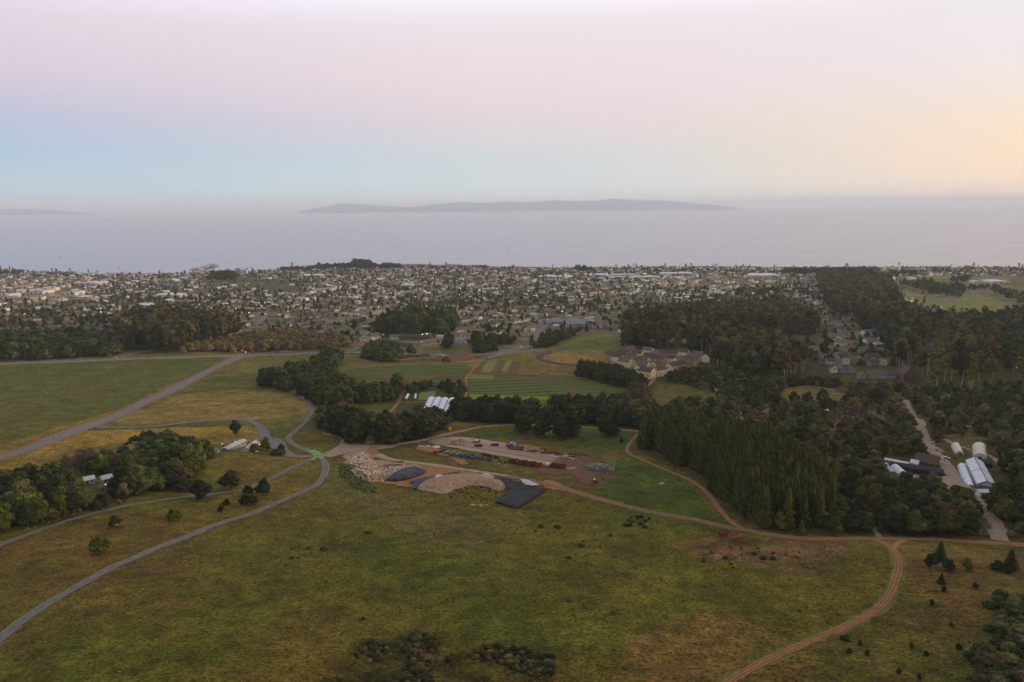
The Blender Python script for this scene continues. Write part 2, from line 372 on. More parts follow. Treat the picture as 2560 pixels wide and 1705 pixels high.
def ground_mat():
    mt = bpy.data.materials.new('ground'); mt.use_nodes = True; nt = mt.node_tree; b = nt.nodes['Principled BSDF']
    b.inputs['Roughness'].default_value = .95; b.inputs['Specular IOR Level'].default_value = .1
    at_ = N(nt, 'ShaderNodeVertexColor', layer_name='cover'); g = N(nt, 'ShaderNodeNewGeometry')
    def nz(scale, det, lo, hi, a, b_):
        n = N(nt, 'ShaderNodeTexNoise', i_Scale=scale, i_Detail=det, i_Roughness=.62); link(nt, g.outputs['Position'], n.inputs['Vector'])
        return n, ramp(nt, n.outputs[0], [(lo, (a,)*3+(1,)), (hi, (b_,)*3+(1,))])
    n1, r1 = nz(.9, 6, .34, .66, .42, 1.6)
    n2, r2 = nz(.16, 5, .34, .64, .68, 1.34)
    n3, r3 = nz(.035, 4, .35, .65, .80, 1.20)
    c = mixc(nt, 1.0, at_.outputs[0], r1, 'MULTIPLY'); c = mixc(nt, 1.0, c, r2, 'MULTIPLY'); c = mixc(nt, 1.0, c, r3, 'MULTIPLY')
    # hue drift: yellow straw against green blades
    n4, r4 = nz(.45, 5, .42, .62, 0, 1)
    c = mixc(nt, mth(nt, 'MULTIPLY', r4, .45), c, mixc(nt, 1.0, c, (1.35, .98, .95, 1), 'MULTIPLY'))
    n5, r5 = nz(.22, 6, .60, .70, 0, 1)
    c = mixc(nt, mth(nt, 'MULTIPLY', r5, .5), c, mixc(nt, 1.0, c, (.45, .55, .5, 1), 'MULTIPLY'))
    link(nt, c, b.inputs['Base Color'])
    bp = N(nt, 'ShaderNodeBump', i_Strength=.9, i_Distance=1.0); link(nt, n1.outputs[0], bp.inputs['Height']); link(nt, bp.outputs[0], b.inputs['Normal'])
    M['ground'] = mt
ground_mat()
build_ground()

# ------------------------------------------------------------------ sea
def water_mat():
    mt = bpy.data.materials.new('water'); mt.use_nodes = True; nt = mt.node_tree; b = nt.nodes['Principled BSDF']
    g = N(nt, 'ShaderNodeNewGeometry')
    mp = N(nt, 'ShaderNodeMapping'); mp.inputs['Scale'].default_value = (.006, .0022, 1); link(nt, g.outputs['Position'], mp.inputs[0])
    n = N(nt, 'ShaderNodeTexNoise', i_Scale=1, i_Detail=5); link(nt, mp.outputs[0], n.inputs['Vector'])
    link(nt, ramp(nt, n.outputs[0], [(.4, S(104,114,136)), (.62, S(112,121,142))]), b.inputs['Base Color'])
    link(nt, ramp(nt, n.outputs[0], [(.4, (.19,)*3+(1,)), (.62, (.22,)*3+(1,))]), b.inputs['Roughness'])
    b.inputs['IOR'].default_value = 1.333
    n2 = N(nt, 'ShaderNodeTexNoise', i_Scale=.12, i_Detail=4); link(nt, g.outputs['Position'], n2.inputs['Vector'])
    bp = N(nt, 'ShaderNodeBump', i_Strength=.05, i_Distance=2.0); link(nt, n2.outputs[0], bp.inputs['Height']); link(nt, bp.outputs[0], b.inputs['Normal'])
    M['water'] = mt
water_mat()
def build_sea():
    ts = np.linspace(-2, 2, 80); ys = np.concatenate([[2600, 3000], np.geomspace(3400, 80000, 50)])
    T, Y = np.meshgrid(ts, ys); V = np.stack([T*Y, Y, Y*0], -1).reshape(-1, 3)
    r, c = T.shape; i = np.arange(r*c).reshape(r, c)
    F = np.stack([i[:-1,:-1], i[:-1,1:], i[1:,1:], i[1:,:-1]], -1).reshape(-1, 4)
    # keep only what lies seaward of the shore
    k = (V[F[:, 0], 1] < -1) | (V[F, 1].max(1) > coast(V[F, 0], V[F, 1]).min(1)-600)
    tag(obj('sea', mesh_np('sea', V, F[k], [M['water']], smooth=True)), kind='structure')
build_sea()
# surf line along the shore
mat('surf', S(205,208,212), .8, .2, .05, S(150,160,172))
def build_surf():
    vs, fs = [], []
    for k, t in enumerate(np.linspace(-.75, .75, 600)):
        c = float(coast(t*4000, 4000.)); c = float(coast(t*c, c)); w = 10+14*float(vnoise(np.array(t*60), np.array(0.), 4)) + (16 if t > .3 else 0)
        a = c+26; vs += [(t*a, a, .35), (t*(a+w), a+w, .35)]
        if k: n = 2*k; fs.append((n-2, n, n+1, n-1))
    tag(obj('surf', mesh_np('surf', vs, fs, [M['surf']])), kind='structure')
build_surf()

# ------------------------------------------------------------------ mountains across the bay
mat('hill', S(76,126,166), .95, .2, .0006, S(98,140,168))  # blue of the distant air is painted into the base colour
def build_hills(name, D, prof, thick, seed):
    xs = [((ray(px, 517).x/ray(px, 517).y)*D) for px, _ in prof]
    hs = []
    for px, py in prof:
        d = ray(px, py); d = d/d.y; hs.append(CAMZ+d.z*D)
    X = np.linspace(xs[0], xs[-1], 320); Hh = np.interp(X, xs, hs)
    V = []; 
    rows = [0, .12, .25, .4, .55, .7, .85, 1, 1.15, 1.35, 1.6, 2.0]
    for j, u in enumerate(rows):
        g = 1-abs(u-1)**1.3 if u <= 1 else max(0, 1-(u-1)**1.2)
        yy = D-thick+thick*u
        n = fbm(X, np.full_like(X, yy), 1500, seed, 5)-.5
        fall = np.clip(np.minimum(X-xs[0], xs[-1]-X)/1500, 0, 1)
        zz = Hh*g + n*420*g*fall*(1 if u != 1 else .25)
        for x, z in zip(X, zz): V.append((x*(yy/D), yy, z-5 if j in (0, len(rows)-1) else z))
    c = len(X); i = np.arange(len(rows)*c).reshape(len(rows), c)
    F = np.stack([i[:-1,:-1], i[:-1,1:], i[1:,1:], i[1:,:-1]], -1).reshape(-1, 4)
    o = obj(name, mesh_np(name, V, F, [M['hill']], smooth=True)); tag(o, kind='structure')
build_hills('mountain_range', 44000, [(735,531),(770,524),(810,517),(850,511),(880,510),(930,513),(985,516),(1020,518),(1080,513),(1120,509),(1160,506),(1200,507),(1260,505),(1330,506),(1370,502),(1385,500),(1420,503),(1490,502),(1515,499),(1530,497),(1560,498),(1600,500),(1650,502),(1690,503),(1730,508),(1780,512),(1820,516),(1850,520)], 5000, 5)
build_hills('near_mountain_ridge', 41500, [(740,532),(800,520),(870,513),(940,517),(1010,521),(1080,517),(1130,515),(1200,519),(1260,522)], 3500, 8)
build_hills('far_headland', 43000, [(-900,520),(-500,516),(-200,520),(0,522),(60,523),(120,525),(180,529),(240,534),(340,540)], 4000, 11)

# ------------------------------------------------------------------ air
def build_haze():
    z0, z1 = -12.0, 720.0
    me = bpy.data.meshes.new('haze')
    bm = bmesh.new(); bmesh.ops.create_cube(bm, size=1); bm.to_mesh(me); bm.free()
    o = obj('haze', me); o.scale = (260000, 82500, z1-z0); o.location = (0, 40000, (z0+z1)/2)
    mt = bpy.data.materials.new('haze'); mt.use_nodes = True; nt = mt.node_tree; nt.nodes.clear()
    v = N(nt, 'ShaderNodeVolumePrincipled', i_Density=HAZE, i_Anisotropy=0.05); v.inputs['Color'].default_value = HAZECOL
    out = N(nt, 'ShaderNodeOutputMaterial'); link(nt, v.outputs[0], out.inputs['Volume'])
    me.materials.append(mt); tag(o, kind='stuff')
    o['label'] = 'thin pale evening haze over the town, the bay and the far mountains'; o['category'] = 'haze'
HAZE = 3.5e-5; HAZECOL = (.90, .96, 1.0, 1)

def build_fog():
    me = bpy.data.meshes.new('fog_bank'); bm = bmesh.new(); bmesh.ops.create_cube(bm, size=1); bm.to_mesh(me); bm.free()
    o = obj('fog_bank', me); o.scale = (180000, 15000, 120); o.location = (0, 33500, 61)
    mt = bpy.data.materials.new('fog_bank'); mt.use_nodes = True; nt = mt.node_tree; nt.nodes.clear()
    v = N(nt, 'ShaderNodeVolumePrincipled', i_Density=5e-5, i_Anisotropy=.05); v.inputs['Color'].default_value = (1,1,1,1)
    out = N(nt, 'ShaderNodeOutputMaterial'); link(nt, v.outputs[0], out.inputs['Volume']); me.materials.append(mt)
    tag(o, 'low pale fog bank lying on the far water before the mountains', 'fog', kind='stuff')
# ------------------------------------------------------------------ roads, paths and cleared ground, draped on the land
def drape_off(y): return .05+.00022*max(y, 0)
def Hn(x, y): return float(H(x, y))
def resample(P_, step):
    P_ = [np.array(p, float) for p in P_]; out = [P_[0]]; acc = 0
    for a, b in zip(P_[:-1], P_[1:]):
        L = np.linalg.norm(b-a)
        if L < 1e-6: continue
        t = step-acc
        while t < L: out.append(a+(b-a)*t/L); t += step
        acc = (L-(t-step))
    out.append(P_[-1]); return out
def ribbon_data(px, width, off=0, lat=0, step=2.5, rag=0, seed=0, closed=False, world=False, wpx=None):
    wp = [np.array(p) for p in (px if world else wpoly(px))]
    C_ = resample(smooth_line(wp, closed, 10), step)
    vs, fs = [], []; nseg = 4
    for k, c in enumerate(C_):
        a = C_[max(k-1, 0)]; b = C_[min(k+1, len(C_)-1)]; d = (b-a)/max(np.linalg.norm(b-a), 1e-6); n = np.array([-d[1], d[0]])
        w = width(k/len(C_)) if callable(width) else width
        e0 = e1 = 0
        if rag: e0 = (float(vnoise(np.array(k*step/2.2), np.array(1.), seed))-.5)*rag; e1 = (float(vnoise(np.array(k*step/2.2), np.array(9.), seed+5))-.5)*rag
        for j in range(nseg+1):
            u = -w/2-e0+(w+e0+e1)*j/nseg+lat
            q = c+n*u; vs.append((q[0], q[1], Hn(q[0], q[1])+drape_off(q[1])+off))
        if k:
            o = k*(nseg+1); p = o-nseg-1
            for j in range(nseg): fs.append((p+j, o+j, o+j+1, p+j+1))
    return vs, fs, C_
KEEP = []
def ribbon(name, px, width, m, **kw):
    vs, fs, C_ = ribbon_data(px, width, **kw)
    KEEP.extend((c[0], c[1], (width(.5) if callable(width) else width)/2) for c in C_)
    fs = [f[::-1] for f in fs]
    o = obj(name, mesh_np(name, vs, fs, [M[m]], smooth=True)); tag(o, kind='structure'); return C_
def marks(name, px, lats, w, m, dash=None, off=.03, step=2.0):
    V, F = [], []
    for lat in lats:
        vs, fs, C_ = ribbon_data(px, w, off=off, lat=lat, step=step)
        if dash: fs = [f for i, f in enumerate(fs) if ((i//4) % (dash[0]+dash[1])) < dash[0]]
        b = len(V); V += vs; F += [tuple(i+b for i in f)[::-1] for f in fs]
    tag(obj(name, mesh_np(name, V, F, [M[m]])), kind='structure')
def patch(name, px, m, off=0, step=3.0, wob=1.0, seed=0, kind='structure', world=None, relief=None, smooth=True, n=8):
    wp = world or wpoly(px); B = smooth_line(wp, True, n) if smooth else [np.array(p, float) for p in wp]
    B = resample(list(B)+[B[0]], step*.8)[:-1]
    if wob:
        B = [b+np.array([(float(fbm(np.array(b[0]), np.array(b[1]), wob*3, seed, 3))-.5)*2.6*wob, (float(fbm(np.array(b[0]), np.array(b[1]), wob*3, seed+40, 3))-.5)*2.6*wob]) for b in B]
    xs, ys = [b[0] for b in B], [b[1] for b in B]
    gx, gy = np.meshgrid(np.arange(min(xs), max(xs), step), np.arange(min(ys), max(ys), step))
    ins = pip(gx, gy, [tuple(b) for b in B])
    pts = [Vector(b) for b in B]
    Ba = np.array(B)
    for a, b in zip(gx[ins], gy[ins]):
        if np.min((Ba[:, 0]-a)**2+(Ba[:, 1]-b)**2) > (step*.4)**2: pts.append(Vector((a, b)))
    nb = len(B)
    r = delaunay_2d_cdt(pts, [(i, (i+1) % nb) for i in range(nb)], [], 1, 1e-4)
    V2, F2 = r[0], [tuple(f) for f in r[2]]
    cen = [((V2[f[0]].x+V2[f[1]].x+V2[f[2]].x)/3, (V2[f[0]].y+V2[f[1]].y+V2[f[2]].y)/3) for f in F2]
    ok = pip(np.array([c[0] for c in cen]), np.array([c[1] for c in cen]), [tuple(b) for b in B])
    F2 = [f for f, k in zip(F2, ok) if k]
    V = []
    for v in V2:
        e = float(np.sqrt(np.min((Ba[:, 0]-v.x)**2+(Ba[:, 1]-v.y)**2)))
        V.append((v.x, v.y, Hn(v.x, v.y)+drape_off(v.y)+off+(relief(v.x, v.y, e) if relief else 0)))
    F = []
    for f in F2:
        a, b, c = (V2[i] for i in f)
        F.append(f if (b.x-a.x)*(c.y-a.y)-(b.y-a.y)*(c.x-a.x) > 0 else f[::-1])
    o = obj(name, mesh_np(name, V, F, [M[m]], smooth=True))
    if kind: tag(o, kind=kind)
    return o

mat('asphalt', S(114,108,100), .9, .2, .25, S(100,94,88), bump=.1)
mat('path_asphalt', S(106,101,94), .9, .2, .3, S(90,86,80), bump=.1)
mat('new_asphalt', S(62,62,68), .9, .2, .3, S(52,52,58))
mat('gravel', S(150,132,112), .95, .22, .35, S(124,106,88), bump=.4)
mat('pale_gravel', S(158,138,114), .95, .22, .3, S(140,122,102), bump=.4)
mat('dirt', S(146,108,76), .95, .2, .4, S(118,84,58), bump=.4)
mat('orange_dirt', S(150,104,62), .95, .2, .4, S(128,92,62), bump=.4)
mat('red_dirt', S(112,76,60), .95, .2, .3, S(84,60,46), bump=.5)
mat('paint', S(168,162,154), .7, .25, .8, S(150,146,146))
mat('green_paint', S(112,156,88), .85, .16, .9, S(104,112,86))
mat('sand', S(160,134,106), .95, .22, .6, S(118,94,72), bump=.5)
mat('tarp', S(42,46,62), .6, .12, .5, S(16,18,30), bump=.8, spec=.2)
mat('dark_tarp', S(40,44,56), .65, .10, .35, S(12,14,24), bump=1.0, spec=.2, stretch=(5, .9))
mat('white_sheet', S(190,186,186), .6, .2, .8, S(160,156,158), bump=.6)

HIGH = [(-420,935),(-200,921),(0,910),(140,903.5),(289,898),(373,895),(480,892),(575,889.5),(640,888.5),(720,886),(804,882.5),(897,881),(998,884),(1093,887),(1184,887.5),(1257,882),(1310,878),(1366,876)]
ribbon('main_road', HIGH, 15, 'asphalt', rag=1.0)
ribbon('road_shoulder', [(p[0], p[1]+2.2) for p in HIGH[:9]], 9, 'sand', off=-.04, rag=3, seed=3)
marks('main_road_line', HIGH, (-6.4, 6.4), .7, 'paint', off=.05)
ROAD2 = [(-500,1262),(-250,1212),(0,1143),(84,1116),(196,1072),(281,1043),(350,1010),(421,978),(500,938),(560,908),(606,887)]
ribbon('avenue', ROAD2, 11.5, 'asphalt', rag=.6, off=.02)
marks('avenue_line', ROAD2, (-4.7, -.15, 4.7), .32, 'paint', off=.06)
marks('avenue_verge', ROAD2, (-7.4,), 2.6, 'orange_dirt', off=-.01)
ROAD3 = [(215,1066),(260,1068),(337,1068),(421,1062),(505,1052),(575,1048),(612,1049.5),(638,1058),(654,1069),(660,1082),(664,1094),(678,1106),(693,1118),(707,1131),(728,1139.5),(760,1141.5),(800,1139)]
ribbon('driveway', ROAD3, lambda t: 6.5 if t < .55 else 7.5, 'asphalt', rag=.5, off=.035)
patch('driveway', [(656,1090),(672,1094),(700,1097),(714,1110),(722,1126),(738,1137),(712,1137),(690,1124),(676,1113),(668,1103)], 'asphalt', off=.05, wob=.5)
ribbon('driveway', [(660,1093),(640,1094),(610,1098),(575,1103),(540,1110)], 4.5, 'asphalt', rag=.6, off=.03)
PATH4 = [(700,935),(718,950),(734,968),(748,988),(764,1000),(777,1014),(780,1028),(768,1050),(744,1073),(728,1087),(722,1096),(728,1106),(741,1115),(768,1127),(792,1137),(806,1148),(814,1162),(814,1176),(807,1194),(790,1213.5),(756,1230),(700,1254.5),(621,1287),(540,1312),(475,1339),(400,1367),(329,1398),(270,1424),(219,1453),(128,1504),(55,1552),(0,1597),(-60,1645)]
ribbon('cycle_path', PATH4, lambda t: 3.6 if t < .3 else 3.4, 'path_asphalt', off=.07, step=1.5)
marks('cycle_path_line', PATH4, (-1.5, 1.5), .16, 'paint', off=.10, step=1.5)
marks('cycle_path_line', PATH4, (0,), .16, 'paint', off=.10, dash=(2,3), step=1.5)
PATH5 = [(798,1141),(780,1148),(756,1158),(714,1178),(672,1200),(627,1218),(602,1225.6),(560,1232),(522,1236.5),(438,1245.6),(380,1254),(328.7,1262),(255.6,1278.5),(146,1309.6),(73,1335),(0,1364),(-80,1400)]
ribbon('footpath', PATH5, 2.7, 'path_asphalt', off=.06, step=1.5)
marks('footpath_line', PATH5, (-1.1, 1.1), .14, 'paint', off=.09, step=1.5)
patch('green_crossing', [(768,1130),(778,1124.5),(795,1128),(806,1137),(810,1148),(800,1149),(794,1144),(784,1152),(776,1149),(787,1141),(776,1134)], 'green_paint', off=.19, wob=.3, step=1)
patch('gravel_yard', [(806,1137),(830,1124),(852,1104),(846,1094),(822,1090),(806,1084),(814,1082),(850,1092),(884,1106),(930,1112),(981,1106),(1000,1110),(985,1118),(940,1124),(900,1130),(860,1135),(825,1143)], 'gravel', off=.0, wob=.5)
marks('speed_hump', [(850,1127),(862,1127)], (0,), 1.2, 'asphalt', off=.14, step=1)
PATH6 = [(795,1140),(825,1134),(854,1127),(911,1120),(981,1112),(1065,1099),(1149,1079.5),(1200,1068.5),(1268,1062.6),(1352,1064),(1437,1068),(1549,1074.6),(1600,1080),(1650,1100)]
ribbon('gravel_road', PATH6, lambda t: 6.2 if t < .4 else 3.6, 'gravel', off=.03, rag=.8)
ribbon('gravel_road', [(940,1116),(928,1124),(940,1136),(968,1147),(1009,1154),(1093,1164),(1184,1178),(1268,1191),(1338,1204.5),(1408,1222),(1492,1246),(1577,1269),(1661,1287),(1740,1300),(1812,1317),(1864,1326),(1933,1339),(2019,1346.5),(2100,1347),(2192,1346.6),(2332,1348.6),(2445,1356),(2560,1362.6),(2750,1378)], lambda t: 6.0 if t < .2 else 3.9, 'dirt', off=.06, rag=.9)
ribbon('gravel_road', [(945,1136),(968,1147),(1009,1154),(1093,1164),(1184,1178),(1268,1190)], lambda t: 5.0-2*t, 'pale_gravel', off=.10, rag=1.6, seed=9)
ribbon('dirt_path', [(1650,1078),(1600,1085),(1578,1104),(1567,1124),(1573,1135),(1591,1144),(1633,1162),(1689,1186),(1736,1207),(1771,1237),(1805,1282),(1838,1312),(1880,1330)], 2.7, 'dirt', off=.08, rag=.7)
ribbon('dirt_path', [(2120,1346),(2175,1349),(2211,1359),(2233,1377),(2247,1408),(2240,1444),(2222,1488),(2193,1523),(2138,1554),(2065,1587),(1992,1618),(1919,1650),(1857,1683),(1817,1709),(1770,1745)], 2.6, 'orange_dirt', off=.08, rag=.5, step=1.2)
ribbon('dirt_path', [(2234,1372),(2243,1360),(2262,1351),(2290,1348)], 2.2, 'orange_dirt', off=.07, rag=.5)
ribbon('dirt_path', [(2060,1224),(2080,1229),(2122,1241),(2139,1262),(2160,1282),(2170,1296),(2180,1318),(2200,1342)], 2.4, 'gravel', off=.03, rag=.9)
ribbon('nursery_road', [(2262,1000),(2268,1016),(2282,1044),(2300,1066),(2312,1096),(2333,1128),(2361,1158),(2388,1196),(2412,1223),(2432,1245),(2455,1272),(2485,1310),(2500,1352)], 7, 'gravel', off=.02, rag=1.2)
patch('nursery_yard', [(2262,1178),(2290,1188),(2330,1194),(2366,1190),(2372,1168),(2400,1180),(2425,1215),(2440,1246),(2410,1240),(2370,1226),(2330,1215),(2290,1203),(2262,1196)], 'gravel', off=.05, wob=.8)
patch('nursery_yard', [(2268,1052),(2300,1048),(2316,1060),(2306,1070),(2285,1068)], 'pale_gravel', off=.05, wob=.6)
ribbon('nursery_path', [(2362,1098),(2390,1113),(2425,1124),(2470,1138),(2500,1160)], 3, 'gravel', off=.02, rag=.8)
patch('works_yard', [(1068,1104),(1100,1096),(1160,1094),(1240,1104),(1290,1112),(1350,1124),(1420,1140),(1450,1158),(1425,1172),(1360,1160),(1300,1152),(1260,1142),(1200,1130),(1140,1122),(1090,1112)], 'pale_gravel', off=.04, wob=2.2, step=2)
patch('works_yard', [(1380,1136),(1440,1140),(1490,1150),(1500,1180),(1480,1210),(1440,1196),(1400,1178),(1350,1160)], 'red_dirt', off=.02, wob=3.5, step=2)
patch('works_yard', [(1150,1160),(1165,1152),(1060,1128),(1040,1120),(1090,1118)], 'orange_dirt', off=.02, wob=1.2, step=2)
patch('spoil_ground', [(880,1130),(935,1130),(960,1150),(1060,1165),(1180,1182),(1230,1192),(1160,1190),(1080,1186),(1000,1195),(940,1190),(880,1170),(860,1150)], 'sand', off=.02, wob=2.2, step=2)
patch('orange_soil', [(1060,1164),(1110,1168),(1180,1182),(1200,1190),(1080,1194),(1030,1216),(990,1214),(960,1204),(1040,1180)], 'orange_dirt', off=.07, wob=2.0, step=1.5)
patch('sand_heap', [(1040,1216),(1080,1196),(1150,1186),(1210,1188),(1258,1204),(1266,1216),(1250,1228),(1190,1216),(1140,1224),(1110,1236),(1060,1228)], 'sand', off=.11, wob=1.6, step=1.2, relief=lambda x, y, e: min(e*.28, 1.6))
patch('dirt_road_edge', [(1370,1200),(1430,1224),(1400,1226),(1360,1216)], 'orange_dirt', off=.02, wob=1)
patch('family_housing_loop', [(1520,905),(1575,915),(1600,925),(1640,945),(1625,950),(1580,935),(1530,920)], 'asphalt', wob=1, step=3)
ribbon('family_housing_path', [(1640,946),(1625,960),(1617,978),(1617,996),(1625,1010)], 3.5, 'gravel', rag=.6)
LOOP = [(1366,876),(1376,881),(1360,886),(1347,892),(1352,899),(1369,904),(1400,909),(1436,913)]
ribbon('new_road', LOOP, 8, 'new_asphalt', off=.05, step=3)
ribbon('new_road_kerb', [(p[0]+5, p[1]-.5) for p in LOOP], 3, 'gravel', off=.02, step=3)
ribbon('housing_road', [(1366,877),(1430,879),(1500,880),(1570,883),(1610,890)], 6, 'asphalt', off=.02)
ribbon('side_road', [(890,881),(902,884),(925,895),(950,899),(990,900),(1030,897),(1090,893)], 7, 'gravel', off=.02, rag=1)
ribbon('barn_road', [(1100,885),(1150,905),(1180,903),(1215,896),(1260,882)], 7, 'gravel', off=.02, rag=1)
ribbon('town_street', [(1180,889),(1250,880),(1299,873),(1328,863),(1336,850),(1340,838),(1357,820),(1400,806),(1440,800),(1520,792)], 14, 'asphalt', off=.1, step=6)
ribbon('town_street', [(640,812),(655,800),(662,790),(664,778)], 12, 'asphalt', off=.1, step=8)
ribbon('farm_track', [(965,1040),(985,1020),(995,1007),(1003,990),(1015,975)], 3.5, 'dirt', off=.02, rag=.7)
ribbon('farm_track', [(995,1007),(1020,1006),(1060,1005),(1090,1005)], 2.5, 'dirt', off=.02, rag=.5)
ribbon('farm_track', [(1155,1012),(1165,990),(1170,965),(1165,945),(1180,928),(1200,905)], 3, 'orange_dirt', off=.02, rag=.6)
ribbon('farm_track', [(1170,934),(1260,935),(1360,938),(1430,940),(1500,958)], 3, 'dirt', off=.02, rag=.6)
ribbon('farm_track', [(925,1110),(928,1095),(933,1075),(938,1060)], 6, 'gravel', off=.02, rag=.6)
ribbon('farm_track', [(1000,893),(1060,872),(1120,866),(1200,856),(1260,852)], 3, 'gravel', off=.02, step=4)

# crop beds and mown fields
def crop(name, c1, c2, period, ang, mixn=.25):
    mt = bpy.data.materials.new(name); mt.use_nodes = True; nt = mt.node_tree; b = nt.nodes['Principled BSDF']; b.inputs['Roughness'].default_value = .95; b.inputs['Specular IOR Level'].default_value = .05
    g = N(nt, 'ShaderNodeNewGeometry'); mp = N(nt, 'ShaderNodeMapping'); mp.inputs['Rotation'].default_value[2] = ang; link(nt, g.outputs['Position'], mp.inputs[0])
    w = N(nt, 'ShaderNodeTexWave', i_Scale=.314/period, i_Distortion=1.2, i_Detail=2); w.inputs['Detail Scale'].default_value = .6; link(nt, mp.outputs[0], w.inputs[0])
    n = N(nt, 'ShaderNodeTexNoise', i_Scale=.12, i_Detail=6); link(nt, g.outputs['Position'], n.inputs['Vector'])
    f = mixc(nt, .3, w.outputs['Color'], ramp(nt, n.outputs[0], [(.35, (0,0,0,1)), (.65, (1,1,1,1))]))
    link(nt, mixc(nt, f, c1, c2), b.inputs['Base Color']); M[name] = mt
crop('crop_green', S(46,64,24), S(92,98,46), 19, 1.5)
crop('crop_dark', S(40,54,24), S(78,78,42), 12, 1.5)
crop('crop_pale', S(98,108,58), S(118,116,66), 3, .3)
crop('crop_brown', S(98,70,50), S(88,80,48), 3, .3)
crop('crop_lime', S(118,128,34), S(96,112,40), 3, .3)
crop('crop_yellow', S(132,122,36), S(84,94,38), 10, 1.5)
crop('soil', S(96,74,52), S(84,78,46), 9, 1.5)
def field(px, m, off=.03): patch('crop_field', px, m, off=off, wob=.6, step=5, smooth=False)
field([(862,925),(990,912),(1050,914),(1165,912),(1160,932),(1000,938),(860,942)], 'crop_green')
field([(862,938),(990,930),(992,935),(864,943)], 'soil', .06)
field([(1170,938),(1400,942),(1415,955),(1525,984),(1500,992),(1385,990),(1380,1002),(1170,1000),(1166,975)], 'crop_green')
field([(1168,937),(1235,939),(1234,948),(1168,948)], 'crop_yellow', .06)
field([(1238,940),(1380,943),(1370,953),(1236,948)], 'soil', .06)
field([(1186,931),(1205,904),(1220,902),(1200,931)], 'crop_brown')
field([(1201,931),(1221,902),(1245,901),(1227,932)], 'crop_pale')
field([(1228,932),(1246,901),(1262,901),(1255,932)], 'crop_brown')
field([(1254,928),(1268,902),(1280,902),(1266,930)], 'crop_lime', .06)
field([(1264,932),(1281,903),(1300,903),(1296,934)], 'crop_brown')
field([(1404,958),(1440,950),(1528,982),(1500,988),(1465,985)], 'crop_green', .07)
field([(1405,975),(1425,962),(1470,985),(1440,990)], 'soil', .07)
field([(1175,986),(1370,992),(1372,1000),(1175,998)], 'crop_lime', .065)
field([(1010,960),(1110,955),(1160,958),(1165,980),(1150,1000),(1060,1002),(1010,1002),(1015,975)], 'crop_dark')
field([(975,1043),(1002,1009),(1085,1008),(1060,1030),(1040,1055),(980,1060)], 'crop_dark')
field([(1050,982),(1090,978),(1085,1000),(1045,1000)], 'crop_pale', .06)
patch('reservoir_roof', [(918,788),(948,776),(1050,778),(1122,780),(1098,792),(1040,796),(990,789)], 'pale_gravel', off=1.0, wob=0, step=10, smooth=False)

for L_ in ([(1709,998),(1740,1001),(1762,1004)],[(1770,1003),(1815,1003)],[(1776,968),(1800,982),(1816,997)],[(2178,1034),(2230,1030),(2262,1036)],[(2070,1040),(2110,1030),(2160,1026)],[(2345,1058),(2400,1064),(2460,1070),(2520,1080)],[(2080,985),(2140,990),(2180,1000)],[(1960,972),(2030,966),(2090,978)],[(1880,1068),(1905,1072),(1935,1062)],[(2360,1130),(2330,1118),(2300,1122)]):
    ribbon('garden_path', L_, 3.0, 'gravel', off=.02, rag=1.4)

DR = [(968,1147),(1009,1154),(1093,1164),(1184,1178),(1268,1191),(1338,1204.5),(1408,1222),(1492,1246),(1577,1269),(1661,1287),(1740,1300),(1812,1317),(1864,1326),(1933,1339),(2019,1346.5),(2100,1347),(2192,1346.6),(2332,1348.6),(2445,1356),(2560,1362.6),(2750,1378)]
OP = [(2175,1349),(2211,1359),(2233,1377),(2247,1408),(2240,1444),(2222,1488),(2193,1523),(2138,1554),(2065,1587),(1992,1618),(1919,1650),(1857,1683),(1817,1709),(1770,1745)]
mat('rut', S(112,84,62), .95, .2, .5, S(88,70,44)); mat('verge', S(104,92,50), .95, .25, .7, S(80,84,36), bump=.4)
marks('wheel_ruts', DR, (-.8, .8), .5, 'rut', off=.09); marks('wheel_ruts', OP, (-.55, .55), .4, 'rut', off=.11, step=1.5)
for L_, w_ in ((DR[3:], 5.6), (OP, 4.2), (PATH4[11:], 5.0), (PATH5, 4.0), (ROAD2, 15)): ribbon('verge', L_, w_, 'verge', off=-.03, rag=2.4, seed=31)

YD = [(1068,1108),(1130,1106),(1200,1116),(1270,1128),(1340,1140),(1400,1154)]
mat('yard_rut', S(138,116,92), .95, .22, .35, S(112,90,70))
for dy, lt in ((0, (-1.1, 1.1)), (6, (-1.2, 1.0)), (-5, (-1.0, 1.1))): marks('wheel_ruts', [(a, b+dy) for a, b in YD], lt, .9, 'yard_rut', off=.09+.01*abs(dy))
for k_, c_ in enumerate((((1290,1112),(1340,1116),(1352,1128),(1300,1128)), ((1400,1142),(1440,1150),(1446,1166),(1404,1168),(1380,1156)), ((1350,1168),(1400,1180),(1396,1190),(1345,1180)))): patch('yard_stain', list(c_), ('dirt','red_dirt','red_dirt')[k_], off=.07, wob=2.2, step=1.5)
for c_ in (((1480,1204),(1520,1180),(1540,1150),(1500,1138),(1530,1176)),): patch('yard_stain', list(c_), 'verge', off=.03, wob=2, step=2)
for k_, c_ in enumerate((((935,1170),(975,1160),(990,1170),(955,1182)), ((1075,1214),(1105,1206),(1120,1214),(1090,1224)), ((1190,1196),(1225,1194),(1235,1202),(1200,1206)))): patch('soil_stain', list(c_), ('verge','orange_dirt','pale_gravel')[k_], off=(.05,1.5,1.6)[k_] if k_ else .05, wob=1.4, step=1.2)
